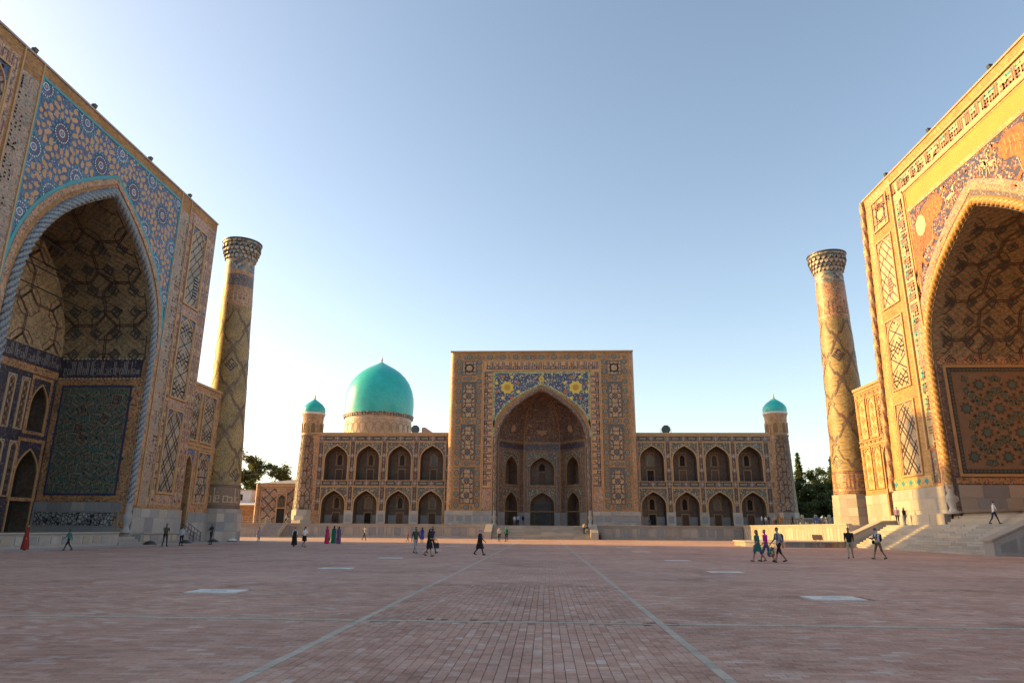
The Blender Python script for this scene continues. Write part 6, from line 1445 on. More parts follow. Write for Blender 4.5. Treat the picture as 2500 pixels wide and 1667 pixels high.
for k, (x0, x1, y, z, lb) in enumerate(((-52, -45.2, 112.3, TZ, 'pale metal railing along the terrace edge left of the metal staircase'), (-51, -45.6, 109.0, .0, 'pale metal railing on the ground before the left terrace wall'))):
    rr = thing('railing', ((x0+x1)/2, y, z), lb, 'railing')
    n = 7
    for i in range(n+1): b = MB(); x = x0+(x1-x0)*i/n; b.box(x-.04, x+.04, y-.04, y+.04, z, z+1.1); b.build('post', 'metal_pale', rr)
    for h in (.35, .72, 1.08): b = MB(); b.tube([(x0, y, z+h), (x1, y, z+h)], .03, 6); b.build('rail', 'metal_pale', rr)
bw_ = thing('brick_wall', (-58, 130, 0), 'low brick wall behind the railing left of the annex', 'wall'); b = MB(); b.box(-72, -50.7, 130, 130.6, 0, 5.3); b.build('wall', 'ochre_brick', bw_); b = MB(); b.box(-72, -50.7, 129.85, 130.75, 5.3, 5.55); b.build('coping', 'gold_trim', bw_)
wb = thing('shed', (-62, 137, 0), 'white walled shed under the trees left of the annex', 'building'); b = MB(); b.box(-70, -58.6, 137, 143, 0, 8.6); b.build('wall', 'plaster_white', wb); b = MB(); b.box(-70.2, -58.4, 136.8, 143.2, 8.6, 8.75); b.build('roof', 'roof_tin', wb); b = MB(); b.box(-61.2, -60.3, 136.97, 137, 6.6, 7.8); b.build('window', 'glass_dark', wb)
wb2 = thing('shed', (-56, 134, 0), 'low shed with a pale tin roof behind the brick wall', 'building'); b = MB(); b.box(-63, -51.5, 132.5, 136, 0, 5.2); b.build('wall', 'plaster_white', wb2); b = MB(); b.v = [(-63.2, 132.2, 5.2), (-51.3, 132.2, 5.2), (-51.3, 136.2, 6.2), (-63.2, 136.2, 6.2)]; b.f = [(0, 1, 2, 3)]; b.m = [0]; b.build('roof', 'plaster_white', wb2)
wb3 = thing('shed', (-55, 140, 0), 'small green roofed shed beyond the tin roof', 'building'); b = MB(); b.box(-58.2, -51.5, 139, 143, 0, 6.6); b.build('wall', 'plaster_white', wb3); b = MB(); b.box(-58.4, -51.3, 138.8, 143.2, 6.6, 6.85); b.build('roof', 'green_tile', wb3); b = MB(); b.box(-53.5, -52.2, 138.96, 139, 5.4, 6.3); b.build('window', 'glass_dark', wb3)
for k, dz in enumerate((0, .9)):
    c = MB(); P = []
    for i in range(13): t_ = i/12; P.append((-60+18.5*t_, 136-12*t_, 12.4-dz+2.2*t_-1.0*4*t_*(1-t_)*.6))
    c.tube(P, .022, 4); tag(c.build('overhead_cable', 'metal_dark'), ('upper' if k == 0 else 'lower')+' thin overhead cable running from the left tower to the trees', 'cable', 'overhead cables')
# balustrade and timber barrier at the right end of the terrace
bl = thing('balustrade', (44, 113.5, TZ), 'carved pale stone balustrade beside the right minaret', 'balustrade'); z = TZ+.1
for i in range(5): b = MB(); x = 40.6+2.1*i; b.box(x-.2, x+.2, 113.3, 113.7, z, z+1.55); b.lathe([(.2, z+1.55), (.27, z+1.62), (.22, z+1.78), (.02, z+1.85)], x, 113.5, 12); b.build('post', 'limestone', bl)
for i in range(4):
    x = 40.6+2.1*i; b = MB(); b.box(x+.2, x+1.9, 113.4, 113.6, z+1.15, z+1.35); b.box(x+.2, x+1.9, 113.4, 113.6, z+.1, z+.4); b.build('rail', 'limestone', bl)
    for k in range(8): b = MB(); b.box(x+.3+.2*k, x+.4+.2*k, 113.44, 113.56, z+.4, z+1.15); b.build('baluster', 'limestone', bl)
tbr = thing('timber_barrier', (39.5, 115, TZ), 'brown timber barrier with upright boards behind the walkers', 'barrier')
for i in range(9): b = MB(); x = 37.6+.42*i; b.box(x, x+.14, 115.2, 115.26, z, z+1.35+.1*(i % 3)); b.build('board', 'teak', tbr)
for h in (.3, 1.1): b = MB(); b.box(37.5, 41.3, 115.26, 115.32, z+h, z+h+.12); b.build('rail', 'teak', tbr)

# building added out of view, only to shade the near end of the square
sb = thing('building', (-60, -10, 0), 'tall brick block added out of view on the left to cast shade', 'building')
b = MB(); b.box(-84, -52, -48, 40, 0, 30); b.build('wall', 'ochre_brick', sb); b = MB(); b.box(-84.4, -51.6, -48.4, 40.4, 30, 30.8); b.build('roof', 'roof_tin', sb)
w0 = None
for i in range(15):
    for z in (3, 8, 13, 18):
        if w0 is None: w = MB(); w.box(0, .08, -.8, .8, 0, 2.6); w0 = w.build('window', 'glass_dark'); w0.location = (-52, -44+4.4*i, z); child(w0, sb)
        else: inst(w0, sb, (-52, -44+4.4*i, z), 0, 'window')
# ================================================================ trees
solid('bark', (0.10, 0.075, 0.055), .9)
def leaf_mat(name, c):
    m, nt, p = nodes_of(name, .55, .3); g = nt.nodes.new('ShaderNodeNewGeometry'); r = g.outputs['Random Per Island']
    cc = ramp(nt, r, [(0, sc(c, .55)), (.6, c), (1, sc(c, 1.7))]); nt.links.new(cc, p.inputs['Base Color'])
    tr = nt.nodes.new('ShaderNodeBsdfTranslucent'); nt.links.new(mixc(nt, .35, cc, (.20, .22, .03)), tr.inputs['Color']); mx = nt.nodes.new('ShaderNodeMixShader'); mx.inputs[0].default_value = .38
    out = nt.nodes['Material Output']; nt.links.new(p.outputs[0], mx.inputs[1]); nt.links.new(tr.outputs[0], mx.inputs[2]); nt.links.new(mx.outputs[0], out.inputs[0])
leaf_mat('leaf_mid', (.115, .14, .04)); leaf_mat('leaf_dark', (.08, .105, .038)); leaf_mat('leaf_olive', (.12, .125, .04))
def tree(x, y, H, rad, mat, label, seed, conifer=False, z0=0, leaves=5200, spread=None, group='trees behind the far madrasa'):
    r = random.Random(seed); o = thing('tree', (x, y, z0), label, 'tree', group)
    tk = MB(); tk.tube([(x, y, z0), (x+r.uniform(-.2, .2), y, z0+.35*H), (x+r.uniform(-.4, .4), y, z0+.9*H)], [.28, .2, .04], 8)
    cl = []
    if conifer:
        for k in range(34):
            t = k/33; zz = z0+H*(.12+.86*t); rr = rad*(1-t)**.8*(.75+.4*r.random())
            for q in range(5 if t < .8 else 2):
                a = r.uniform(0, 6.28); d = rr*r.uniform(.35, 1.0); cl.append((x+d*math.cos(a), y+d*math.sin(a), zz-.1*d, .28+.5*(1-t)))
                if q == 0: tk.tube([(x, y, zz), (x+d*math.cos(a), y+d*math.sin(a), zz-.1*d)], [.05, .015], 4)
    else:
        for k in range(15):
            a = r.uniform(0, 6.28); t = r.uniform(.32, .95); zz = z0+H*t; w_ = rad*math.sin(math.pi*min(1, max(.12, (t-.18)/.86)))**.7; d = w_*r.uniform(.25, .92)
            e = (x+d*math.cos(a), y+d*math.sin(a), zz); tk.tube([(x, y, z0+H*t*.62), (x+.5*d*math.cos(a), y+.5*d*math.sin(a), z0+H*t*.84), e], [.1, .06, .02], 5)
            for q in range(4): cl.append((e[0]+r.gauss(0, .55), e[1]+r.gauss(0, .55), e[2]+r.gauss(0, .5), r.uniform(.5, 1.0)))
    tk.build('trunk', 'bark', o)
    lv = MB(); per = leaves//len(cl)
    for (cx, cy, cz, s) in cl:
        for _ in range(per):
            px, py, pz = cx+r.gauss(0, s*.55), cy+r.gauss(0, s*.55), cz+r.gauss(0, s*.45); L = r.uniform(.16, .32)
            d = Vector((r.gauss(0, 1), r.gauss(0, 1), r.gauss(0, .7))).normalized(); e = d.cross(Vector((r.gauss(0, 1), r.gauss(0, 1), r.gauss(0, 1)))).normalized()
            p = Vector((px, py, pz)); lv.poly([p-d*L, p+e*L*.5, p+d*L, p-e*L*.5])
    lv.build('crown', mat, o); return o
tree(-64.5, 150, 17.4, 3.0, 'leaf_olive', 'tall thin leaved tree with two tops right of the left minaret', 1, leaves=5200)
tree(-59.8, 151, 16.0, 3.4, 'leaf_mid', 'round crowned tree right of the two-topped tree', 2, leaves=8500); tree(-67.3, 149, 15.2, 3.8, 'leaf_dark', 'dark dense tree half hidden by the left minaret', 3, leaves=7000)
tree(-63.0, 147.5, 10.5, 3.6, 'leaf_mid', 'low leafy tree filling in under the two-topped tree', 8, leaves=6500); tree(-58.5, 147.5, 9.5, 2.6, 'leaf_dark', 'low dark tree above the green roofed shed', 9, leaves=4200)
for k, (x, y, h, r_, m_, cf, lb) in enumerate(((53.9, 150, 15.6, 2.2, 'leaf_dark', True, 'pointed dark conifer just right of the right corner tower'), (57.6, 151, 13.6, 3.2, 'leaf_mid', False, 'round green tree between the conifers on the right'), (61.0, 150, 15.0, 2.4, 'leaf_dark', True, 'pointed conifer touching the right minaret'), (55.6, 147, 10.2, 3.2, 'leaf_dark', False, 'low dark tree right of the right corner tower'), (59.6, 147, 10.8, 3.2, 'leaf_dark', False, 'low dark tree left of the right minaret'), (51.5, 148, 9.0, 2.6, 'leaf_dark', False, 'low dark tree behind the right corner tower'), (63.5, 149, 12.5, 3.0, 'leaf_mid', False, 'green tree half hidden behind the right minaret'), (57.0, 143.5, 6.5, 3.2, 'leaf_dark', False, 'dark bushy tree lowest in the right group'), (61.5, 144, 6.5, 3.0, 'leaf_dark', False, 'dark bushy tree by the foot of the right minaret'), (52.8, 143.5, 6.0, 2.6, 'leaf_dark', False, 'dark bushy tree by the foot of the right corner tower'))):
    tree(x, y, h, r_, m_, lb, 20+k, cf, TZ, 5200, group='trees on the right behind the terrace')
# ================================================================ people
def cmat(name, c, rough=.8): return MATS[name] if name in MATS else solid(name, c, rough, .12, 6.0, .25)
CL = {'black': (.012, .012, .014), 'charcoal': (.035, .035, .04), 'navy': (.02, .025, .07), 'white': (.66, .64, .62), 'cream': (.55, .47, .36), 'red': (.45, .03, .025), 'darkred': (.20, .022, .018), 'pink': (.50, .03, .10), 'magenta': (.50, .025, .27), 'green': (.015, .15, .09), 'teal': (.025, .12, .11), 'purple': (.14, .07, .19), 'blue': (.05, .06, .33), 'royal': (.04, .13, .50), 'grey': (.28, .28, .31), 'olive': (.055, .06, .045), 'khaki': (.33, .28, .20), 'brown': (.16, .08, .045), 'jeans': (.09, .13, .23), 'orange': (.50, .17, .03), 'lilac': (.45, .30, .45), 'yellow': (.50, .38, .10), 'sky': (.35, .42, .55)}
for k, c in CL.items(): cmat('cloth_'+k, c)
cmat('skin', (.36, .19, .12), .5); cmat('skin_tan', (.27, .135, .08), .5); cmat('hair_black', (.012, .010, .009), .5); cmat('hair_brown', (.12, .055, .02), .5); cmat('hair_fair', (.40, .25, .10), .5); cmat('shoe_black', (.015, .014, .014), .5); cmat('shoe_brown', (.14, .06, .03), .5)
def stripe_mat():
    m, nt, p = nodes_of('cloth_stripe', .8, .2); g = nt.nodes.new('ShaderNodeTexCoord'); s = nt.nodes.new('ShaderNodeSeparateXYZ'); nt.links.new(g.outputs['Object'], s.inputs[0])
    q = math_(nt, 'LESS_THAN', math_(nt, 'FLOORED_MODULO', s.outputs[2], .07), .025); nt.links.new(mixc(nt, q, (.6, .6, .62), (.06, .08, .16)), p.inputs['Base Color'])
    m, nt, p = nodes_of('cloth_print', .7, .2); g = nt.nodes.new('ShaderNodeTexCoord'); v = nt.nodes.new('ShaderNodeTexVoronoi'); v.inputs['Scale'].default_value = 11; nt.links.new(g.outputs['Object'], v.inputs['Vector']); s = nt.nodes.new('ShaderNodeSeparateColor'); nt.links.new(v.outputs['Color'], s.inputs[0])
    nt.links.new(ramp(nt, s.outputs[0], [(0, (.02, .10, .11)), (.3, (.45, .07, .03)), (.45, (.5, .4, .05)), (.6, (.05, .25, .12)), (.75, (.05, .08, .3)), (.9, (.5, .5, .5))], 'CONSTANT'), p.inputs['Base Color'])
stripe_mat()
class Body:
    """closed tapered segments that are fused into one skin; each remembers which region it belongs to"""
    def __init__(s): s.mb = MB(); s.seg = []
    def limb(s, p, q, r0, r1, reg, n=12, flat=1.0):
        p, q = Vector(p), Vector(q); t = (q-p).normalized(); L = (q-p).length
        a = t.cross(Vector((1, 0, 0))); a = a if a.length > .1 else t.cross(Vector((0, 1, 0))); a.normalize(); b = t.cross(a)
        rows = []
        for k, (f, m) in enumerate(((-.9, .25), (-.55, .8), (0, 1), (.5, 1), (1, 1), (.55, .8), (.9, .25))):
            if k < 3: c = p+t*f*r0; r = r0*m
            elif k < 5: c = p.lerp(q, f if k == 3 else 1); r = (r0+r1)/2 if k == 3 else r1
            else: c = q+t*f*r1; r = r1*m
            rows.append([c+a*math.cos(2*math.pi*i/n)*r*flat+b*math.sin(2*math.pi*i/n)*r for i in range(n)])
        s.mb.grid(rows, 0, True); s.mb.poly(rows[0][::-1]); s.mb.poly(rows[-1]); s.seg.append((p, q, max(r0, r1), reg))
    def loft(s, rings, reg, n=16):
        rows = [[Vector(c)+Vector((rx*math.cos(2*math.pi*i/n), ry*math.sin(2*math.pi*i/n), 0)) for i in range(n)] for c, rx, ry in rings]
        s.mb.grid(rows, 0, True); s.mb.poly(rows[0][::-1]); s.mb.poly(rows[-1])
        for (c, rx, ry), (d, sx_, sy_) in zip(rings[:-1], rings[1:]): s.seg.append((Vector(c), Vector(d), max(rx, sx_)*.9, reg))
REG = {'skin': 0, 'top': 1, 'bottom': 2, 'shoe': 3, 'hair': 4, 'fore': 5, 'shin': 6}
def make_body(name, th=(0, 0), kn=(0, 0), sh=(0, 0), el=(.15, .15), lean=0.0, out=(.07, .07), inw=(0, 0), fem=False, sit=False, head_turn=0.0, nod=0.0):
    B = Body(); hz = .93; rot = Matrix.Rotation(-lean, 3, 'X')      # a forward lean tips the trunk towards -y
    up = lambda x, y, z: tuple(Vector((0, 0, hz))+rot.transposed() @ Vector((x, y, z-hz)))
    lo = 9; feet = []
    for i, s_ in enumerate((-1, 1)):
        hip = Vector((s_*.092, 0, hz)); a = th[i]; knee = hip+Vector((0, -math.sin(a), -math.cos(a)))*.43; b_ = a-kn[i]; ank = knee+Vector((0, -math.sin(b_), -math.cos(b_)))*.41
        B.limb(hip, knee, .088 if fem else .084, .058, 'bottom'); B.limb(knee, ank, .056, .036, 'shin')
        f = max(-.9, min(.3, b_*.7)); toe = ank+Vector((s_*.02, -math.cos(f)*.15, -.045+math.sin(f)*.10)); heel = ank+Vector((0, .035, -.045)); B.limb(heel, toe, .042, .036, 'shoe', 10); lo = min(lo, toe.z-.036, heel.z-.04)
    sw = .172 if fem else .195
    B.loft([(up(0, 0, .86), .145 if fem else .14, .10), (up(0, 0, .95), .165 if fem else .15, .112)], 'bottom')
    B.loft([(up(0, 0, .93), .15, .108), (up(0, 0, 1.08), .125 if fem else .145, .092), (up(0, -.01, 1.26), .15 if fem else .17, .112), (up(0, 0, 1.40), .155 if fem else .178, .095), (up(0, .005, 1.465), .10, .07)], 'top')
    B.limb(up(0, .005, 1.44), up(0, -.005, 1.54), .052, .048, 'skin')
    hc = Vector(up(0, -.015, 1.635)); hr = Matrix.Rotation(head_turn, 3, 'Z') @ Matrix.Rotation(nod, 3, 'X')
    H = lambda x, y, z: tuple(hc+hr @ Vector((x, y, z)))
    rings = [(H(0, -.02, -.105), .032, .035), (H(0, -.012, -.085), .052, .058), (H(0, -.004, -.04), .068, .08), (H(0, 0, .01), .074, .09), (H(0, .006, .06), .068, .083), (H(0, .01, .095), .045, .055), (H(0, .01, .112), .02, .024)]
    B.loft(rings, 'skin'); B.limb(H(0, -.085, .005), H(0, -.108, -.03), .010, .014, 'skin', 8)
    for s_ in (-1, 1): B.limb(H(s_*.074, .01, .012), H(s_*.078, .015, -.025), .013, .010, 'skin', 8)
    hands = []
    for i, s_ in enumerate((-1, 1)):
        S0 = Vector(up(s_*sw, 0, 1.41)); a = sh[i]; o = out[i]
        E = S0+Vector((s_*math.sin(o), -math.sin(a)*math.cos(o), -math.cos(a)*math.cos(o)))*.29; b_ = a+el[i]; iw = inw[i]
        Wd = Vector((-s_*math.sin(iw), -math.sin(b_)*math.cos(iw), -math.cos(b_)*math.cos(iw))); Wr = E+Wd*.25
        B.limb(S0, E, .056 if not fem else .048, .042, 'top'); B.limb(E, Wr, .041, .028, 'fore')
        P = Wr+Wd*.07; B.limb(Wr, P, .028, .036, 'skin', 10, .6)
        side = Wd.cross(Vector((s_, 0, 0))); side = side.normalized() if side.length > .1 else Vector((0, -1, 0)); bend = Vector((-s_, 0, 0))
        for k, (of, L) in enumerate(((-.028, .060), (-.010, .072), (.010, .068), (.028, .055))):
            f0 = P+side*of+Wd*.02; f1 = f0+(Wd*.9+bend*.25)*L*.55; f2 = f1+(Wd*.6+bend*.7)*L*.5; B.limb(f0, f1, .0098, .009, 'skin', 6); B.limb(f1, f2, .009, .008, 'skin', 6)
        t0 = Wr+Wd*.03-side*.03; B.limb(t0, t0-side*.03+Wd*.035, .011, .009, 'skin', 6); hands.append(P)
    me0 = bpy.data.meshes.new('tmp'); me0.from_pydata(B.mb.v, [], B.mb.f); me0.update()
    ob = bpy.data.objects.new('tmp', me0); col.objects.link(ob); md = ob.modifiers.new('r', 'REMESH'); md.mode = 'VOXEL'; md.voxel_size = .0125; md.use_smooth_shade = True
    ms_ = ob.modifiers.new('s', 'SMOOTH'); ms_.factor = .45; ms_.iterations = 2
    dg = bpy.context.evaluated_depsgraph_get(); me = bpy.data.meshes.new_from_object(ob.evaluated_get(dg)); me.name = name; bpy.data.objects.remove(ob); bpy.data.meshes.remove(me0)
    nf = len(me.polygons); cen = np.empty(nf*3); me.polygons.foreach_get('center', cen); cen = cen.reshape(-1, 3)
    best = np.full(nf, 1e9); idx = np.zeros(nf, int)
    for p, q, r, reg in B.seg:
        p_, d = np.array(p), np.array(q-p); L2 = max(d @ d, 1e-9); t = np.clip(((cen-p_) @ d)/L2, 0, 1); ds = np.linalg.norm(cen-(p_+t[:, None]*d), axis=1)-r; k = ds < best; best[k] = ds[k]; idx[k] = REG[reg]
    loc = (cen-np.array(hc)) @ np.array(hr); hd = (np.abs(loc[:, 0]) < .095) & (np.abs(loc[:, 1]) < .12) & (loc[:, 2] > -.09) & (loc[:, 2] < .13)
    hair = hd & ((loc[:, 2] > .052) | ((loc[:, 1] > .028) & (loc[:, 2] > -.05))); idx[hair] = REG['hair']
    for s_ in (-1, 1): idx[hd & (np.linalg.norm(loc-np.array((s_*.03, -.083, .012)), axis=1) < .013)] = REG['hair']
    me.materials.clear()
    for k in range(7): me.materials.append(MATS['skin'])
    me.polygons.foreach_set('material_index', idx.astype(np.int32)); me.polygons.foreach_set('use_smooth', [True]*nf)
    if not sit:
        for v in me.vertices: v.co.z -= lo
    else: lo = 0
    me.update(); return {'me': me, 'dz': -lo, 'head': hc-Vector((0, 0, lo)), 'hr': hr, 'hands': [h-Vector((0, 0, lo)) for h in hands], 'lean': lean, 'fem': fem}
POSE = {
 'stand': make_body('pose_stand', (.06, -.04), (.04, .06), (.02, -.04), (.22, .2)),
 'stand_f': make_body('pose_stand_f', (.05, -.05), (.04, .08), (.03, .0), (.3, .25), fem=True),
 'walk': make_body('pose_walk', (.42, -.30), (.10, .38), (-.38, .40), (.25, .45), .04),
 'walk_b': make_body('pose_walk_b', (-.26, .36), (.42, .08), (.36, -.30), (.4, .2), .04),
 'walk_f': make_body('pose_walk_f', (.36, -.28), (.08, .40), (-.25, .30), (.2, .5), .03, fem=True),
 'phone': make_body('pose_phone', (.36, -.26), (.08, .34), (.35, .42), (1.35, 1.35), .08, inw=(.35, .35), nod=.35),
 'folded': make_body('pose_folded', (-.12, .22), (.20, .08), (.38, .34), (1.25, 1.3), .02, inw=(.75, .75)),
 'carry_f': make_body('pose_carry_f', (.30, -.26), (.06, .40), (.25, .40), (1.2, .9), .05, fem=True, inw=(.4, .2), nod=.2),
 'sit': make_body('pose_sit', (1.45, 1.35), (1.35, 1.2), (.45, .55), (.7, .9), .12, sit=True, fem=True, inw=(.3, .3)),
}
def loft_obj(name, rings, mat, n=18, capt=False, capb=False, wave=0.0):
    m_ = MB(); rows = []
    for k, (c, rx, ry) in enumerate(rings):
        w = wave*k/max(1, len(rings)-1); rows.append([(c[0]+rx*(1+w*math.cos(5*2*math.pi*i/n))*math.cos(2*math.pi*i/n), c[1]+ry*(1+w*math.cos(5*2*math.pi*i/n))*math.sin(2*math.pi*i/n), c[2]) for i in range(n)])
    m_.grid(rows, 0, True)
    if capt: m_.poly(rows[0])
    if capb: m_.poly(rows[-1])
    return m_.build(name, mat, smooth=True)
def attach(o, p): o.parent = p; return o
def rbox(name, c, sx_, sy_, sz_, mat):
    bm = bmesh.new(); bmesh.ops.create_cube(bm, size=1); bmesh.ops.scale(bm, vec=(sx_, sy_, sz_), verts=bm.verts); bmesh.ops.bevel(bm, geom=bm.edges[:], offset=min(sx_, sy_, sz_)*.28, segments=2, affect='EDGES'); bmesh.ops.translate(bm, vec=c, verts=bm.verts)
    me = bpy.data.meshes.new(name); bm.to_mesh(me); bm.free(); me.materials.append(MATS[mat]); o = bpy.data.objects.new(name, me); col.objects.link(o); return o
def person(x, y, z, rz, pose, h, label, top, bottom, shoes='shoe_black', hair='hair_black', fore=None, shin=None, dress=None, coat=None, scarf=None, longhair=None, cap=None, pack=None, bag=None, bag_mat='black', apron=None, skin='skin', camera_=False, group=None):
    P = POSE[pose]; me = P['me']; o = bpy.data.objects.new('person', me); col.objects.link(o)
    c_ = lambda k: k if k in MATS else 'cloth_'+k
    for i, k in enumerate((skin, c_(top), c_(bottom), shoes, hair, c_(fore) if fore else skin, c_(shin) if shin else c_(bottom))):
        sl = o.material_slots[i]; sl.link = 'OBJECT'; sl.material = MATS[k]
    s = h/1.76; o.location = (x, y, z); o.rotation_euler = (0, 0, R(rz)); o.scale = (s, s, s); tag(o, label, 'person', group)
    H = P['head']; dz = P['dz']; ly = -.45*math.sin(P['lean']); fem = P['fem']
    hp = lambda a, b, c: tuple(H+P['hr'] @ Vector((a, b, c)))
    if dress:
        hem, mt, w = dress; z1 = 1.02+dz
        attach(loft_obj('dress', [((0, ly, 1.44+dz), .115, .085), ((0, ly, 1.38+dz), .185, .115), ((0, ly*.8, 1.24+dz), .185, .13), ((0, ly*.4, z1+.04), .155, .118), ((0, 0, .90+dz), .205, .155), ((0, -.02, (.9+dz+hem)/2), .205+w*.5, .17+w*.6), ((0, -.02, hem), .21+w, .18+w*1.1)], c_(mt), wave=.05), o)
    if coat:
        hem, mt, w = coat
        attach(loft_obj('coat', [((0, ly, 1.45+dz), .12, .09), ((0, ly, 1.38+dz), .205, .13), ((0, ly*.5, 1.1+dz), .19, .15), ((0, 0, .85+dz), .22, .18), ((0, 0, hem), .24+w, .21+w)], c_(mt), wave=.05), o)
    if apron:
        attach(loft_obj('skirt', [((0, 0, 1.02+dz), .15, .112), ((0, 0, .92+dz), .185, .145), ((0, -.01, apron[0]), .21, .19)], c_(apron[1]), wave=.04), o)
    if scarf:
        attach(loft_obj('headscarf', [(hp(0, .01, .125), .012, .012), (hp(0, .01, .115), .05, .055), (hp(0, .015, .07), .086, .095), (hp(0, .025, 0), .09, .085), (hp(0, .03, -.06), .085, .08), (hp(0, .03, -.13), .09, .09), (hp(0, .035, -.2), .13, .1), (hp(0, .05, -.27), .17, .11)], c_(scarf)), o)
    if longhair:
        attach(loft_obj('hair', [(hp(0, .012, .122), .012, .012), (hp(0, .012, .108), .05, .055), (hp(0, .018, .06), .082, .088), (hp(0, .035, 0), .088, .075), (hp(0, .05, -.07), .092, .06), (hp(0, .06, -.15), .085, .05), (hp(0, .07, -.25), .06, .035)], longhair), o)
    if cap:
        attach(loft_obj('cap', [(hp(0, .01, .128), .012, .012), (hp(0, .01, .118), .055, .06), (hp(0, .005, .075), .08, .092), (hp(0, .005, .05), .083, .096), (hp(0, -.05, .045), .07, .10), (hp(0, -.06, .042), .06, .105)], c_(cap)), o)
    if pack: attach(rbox('backpack', (0, .17+ly, 1.22+dz), .29, .17, .42, c_(pack)), o); attach(rbox('backpack_strap', (-.11, -.09+ly, 1.28+dz), .045, .05, .30, c_(pack)), o); attach(rbox('backpack_strap', (.11, -.09+ly, 1.28+dz), .045, .05, .30, c_(pack)), o)
    if camera_: attach(rbox('camera_bag', (-.14, -.13+ly, .97+dz), .17, .13, .22, 'cloth_black'), o); attach(rbox('camera', (.02, -.16+ly, 1.22+dz), .12, .08, .09, 'cloth_black'), o)
    if bag is not None:
        hnd = P['hands'][bag]; b = rbox('bag', (hnd.x, hnd.y, hnd.z-.36), .10 if bag_mat != 'cloth_print' else .14, .36, .34 if bag_mat != 'cloth_print' else .46, c_(bag_mat)); attach(b, o)
        t = MB(); t.tube([(hnd.x, hnd.y-.09, hnd.z-.2), (hnd.x, hnd.y-.04, hnd.z-.02), (hnd.x, hnd.y+.04, hnd.z-.02), (hnd.x, hnd.y+.09, hnd.z-.2)], .01, 5); attach(t.build('bag_handle', c_(bag_mat)), o)
    return o
# facing: 0 = towards the camera, 90 = to the picture's right, -90 = to its left, 180 = away
person(-33.6, 44.5, .012, 100, 'stand_f', 1.62, 'woman in a long dark red dress before the left terrace', 'darkred', 'darkred', fore='darkred', dress=(.06, 'darkred', .07), longhair='hair_brown')
person(-31.2, 45.2, 0, -80, 'walk', 1.42, 'boy in dark shirt and trousers striding left before the left terrace', 'teal', 'black', fore='teal')
person(-30.6, 55.9, 0, 60, 'folded', 1.80, 'man in dark olive shirt and cap by the left portal pier', 'olive', 'black', cap='olive', fore='olive')
person(-30.3, 57.9, 0, 175, 'stand', 1.58, 'boy in a striped shirt seen from behind by the left portal pier', 'cloth_stripe', 'black', fore='cloth_stripe')
person(-30.0, 62.5, 0, -25, 'folded', 1.86, 'man in dark clothes with folded arms before the left minaret', 'charcoal', 'charcoal', fore=None)
person(-20.55, 57.4, 0, 40, 'walk_f', 1.62, 'woman in a long black pinafore walking beside a friend, left of centre', 'white', 'black', dress=(.16, 'black', .05))
person(-19.75, 57.5, 0, 55, 'walk_f', 1.66, 'woman in white blouse and knee-length black skirt, left of centre', 'white', 'black', shin='skin', apron=(.5, 'black'), longhair='hair_black')
person(-21.85, 70.2, 0, 150, 'stand_f', 1.72, 'woman in a long crimson pink dress and scarf in the trio', 'pink', 'pink', fore='pink', dress=(.05, 'pink', .06), scarf='pink', bag=0, bag_mat='teal')
person(-21.25, 70.5, 0, 190, 'stand_f', 1.74, 'woman in a long green dress and scarf in the trio', 'green', 'green', fore='green', dress=(.05, 'green', .06), scarf='charcoal')
person(-20.45, 69.5, 0, 165, 'stand_f', 1.68, 'woman in a long purple dress standing right in the trio', 'purple', 'purple', fore='purple', dress=(.06, 'purple', .05), longhair='hair_black', bag=1, bag_mat='black')
person(-23.3, 90.5, 0, 80, 'phone', 1.74, 'man in white shirt with dark red backpack looking at his phone', 'white', 'black', pack='darkred')
person(-15.8, 81.1, 0, 70, 'walk', 1.08, 'small child in a bright red shirt near the terrace wall', 'red', 'charcoal')
person(-8.35, 45.5, 0, 40, 'walk', 1.72, 'man in dark green shirt and grey trousers walking with friends', 'olive', 'grey', fore='olive')
person(-13.35, 76.5, 0, 185, 'stand_f', 1.64, 'woman in a blue dress far behind the walking men', 'blue', 'blue', dress=(.42, 'blue', .05), shin='skin', scarf='navy')
person(-7.35, 45.9, 0, 60, 'walk_b', 1.74, 'man in navy shirt half hidden behind the woman with the handbag', 'navy', 'charcoal')
person(-6.7, 40.9, 0, 75, 'carry_f', 1.60, 'woman in a black knee dress carrying a dark handbag', 'black', 'black', shin='skin', dress=(.5, 'black', .03), longhair='hair_black', bag=1, bag_mat='charcoal')
person(-4.0, 43.4, 0, 85, 'walk_f', 1.60, 'woman in a long black coat and pale headscarf walking alone', 'black', 'black', fore='black', coat=(.42, 'black', .08), scarf='lilac')
person(-5.75, 88.6, 0, 10, 'stand', 1.74, 'man in a pale shirt and black trousers before the axial steps', 'cream', 'black')
person(-4.8, 87.4, 0, -10, 'stand', 1.80, 'man in a green jacket standing before the axial steps', 'green', 'black', fore='black')
person(-32.0, 78.0, .012, 20, 'walk_f', 1.58, 'woman in pale blue and white on the sunlit pavement beyond the left minaret', 'lilac', 'sky', longhair='hair_black')
person(-32.95, 80.2, .012, 0, 'stand', 1.02, 'small child in black behind the pale-clad woman', 'black', 'black', fore='black')
person(11.05, 37.7, 0, -75, 'walk_f', 1.66, 'woman in a green patterned dress leading the trio on the right', 'teal', 'teal', shin='skin', dress=(.55, 'teal', .05), hair='hair_fair', shoes='shoe_brown', longhair='hair_brown')
person(11.55, 37.9, 0, -80, 'walk', 1.70, 'woman in a magenta top and denim shorts in the trio on the right', 'magenta', 'jeans', shin='skin', hair='hair_brown', fore=None)
person(11.95, 37.1, 0, -80, 'walk_b', 1.80, 'man in grey shirt with black backpack carrying a colourful bag', 'grey', 'black', shin='skin_tan', skin='skin_tan', pack='black', bag=0, bag_mat='cloth_print')
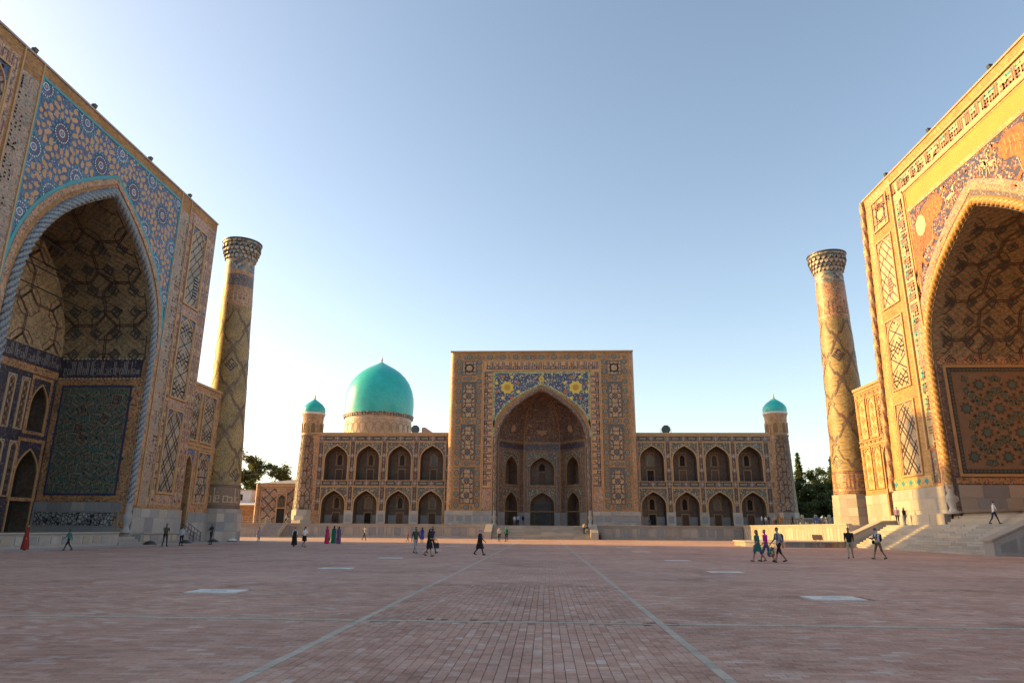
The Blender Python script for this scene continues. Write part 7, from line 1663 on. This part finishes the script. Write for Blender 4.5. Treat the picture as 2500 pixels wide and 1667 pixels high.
person(18.1, 43.3, 0, -25, 'walk', 1.86, 'man in black sweater and khaki trousers before the right steps', 'black', 'khaki', fore='black')
person(19.3, 42.3, 0, -75, 'phone', 1.82, 'man in patterned cap and pale shirt with camera bag, walking left', 'cloth_stripe', 'brown', shin='skin_tan', skin='skin_tan', cap='purple', pack='black', camera_=True)
ZR = TZ+.1
person(34.45, 70.7, ZR, -10, 'stand', 1.76, 'man in a pink shirt at the top of the right steps', 'lilac', 'charcoal', fore='lilac')
person(34.4, 69.2, ZR, 15, 'stand_f', 1.66, 'woman in black top and jeans at the top of the right steps', 'black', 'jeans', longhair='hair_black', fore='black')
person(34.4, 55.7, ZR, 80, 'phone', 1.76, 'man in white shirt walking along the top of the right steps', 'white', 'navy', hair='hair_black')
person(-42.7, 114.6, TZ, -70, 'walk', 1.74, 'man in pale blue shirt walking past the left annex', 'sky', 'black', fore='sky')
person(-35.75, 117.0, TZ, 100, 'folded', 1.72, 'first of two dark clothed figures in the leftmost lower niche', 'black', 'black', fore='black'); person(-35.2, 117.1, TZ, -100, 'folded', 1.74, 'second of two dark clothed figures in the leftmost lower niche', 'charcoal', 'black', fore='black')
person(-5.2, 119.3, TZ, 170, 'stand', 1.70, 'person in a pale shirt at the left in the far portal', 'white', 'grey'); person(-4.6, 119.4, TZ, 190, 'stand', 1.78, 'man in a light blue shirt in the far portal', 'sky', 'black', fore='sky'); person(-3.75, 119.6, TZ, 160, 'stand_f', 1.68, 'woman in dark top and jeans in the far portal', 'black', 'jeans', longhair='hair_black', fore='black')
person(6.0, 109.35, .855, 130, 'stand', 1.74, 'man in a pale yellow shirt standing on the axial steps', 'cream', 'black', pack='yellow')
person(6.55, 109.9, .60, -60, 'sit', 1.68, 'woman in white trousers sitting at the right end of the axial steps', 'black', 'white', shin='white', longhair='hair_brown')
G = 'sunlit group on the terrace by the right tower'
for x, y, rz, ps, h, lb, tp, bt, kw in ((34.25, 113.4, 60, 'stand', 1.70, 'leftmost of the sunlit group by the right tower, pale shirt and brown trousers', 'white', 'brown', {}), (34.95, 113.6, -20, 'stand_f', 1.62, 'woman in white top in the sunlit group by the right tower', 'white', 'khaki', {'longhair': 'hair_black'}), (35.5, 113.9, 30, 'stand', 1.72, 'man in a dark shirt in the sunlit group by the right tower', 'charcoal', 'brown', {}), (36.0, 113.3, 10, 'stand_f', 1.64, 'woman in a yellow top and striped trousers in the sunlit group', 'yellow', 'orange', {}), (36.5, 113.7, -40, 'stand', 1.86, 'tallest man of the sunlit group by the right tower, grey shirt', 'grey', 'charcoal', {}), (37.1, 113.4, -30, 'stand_f', 1.70, 'woman in an orange dress at the right of the sunlit group', 'orange', 'orange', {'dress': (.5, 'orange', .04), 'shin': 'skin', 'longhair': 'hair_fair'}), (39.2, 113.8, -100, 'walk', 1.76, 'man in black walking left past the right tower', 'black', 'charcoal', {'fore': 'black'}), (40.5, 113.4, -140, 'walk_b', 1.78, 'man in brown shirt and khaki trousers before the dark trees', 'brown', 'khaki', {'hair': 'hair_fair'}), (42.5, 112.9, 175, 'walk', 1.74, 'man in a bright blue shirt walking away by the balustrade', 'royal', 'grey', {'fore': None})):
    person(x, y, ZR if x > 30.9 else TZ, rz, ps, h, lb, tp, bt, group=G if x < 38 else None, **kw)
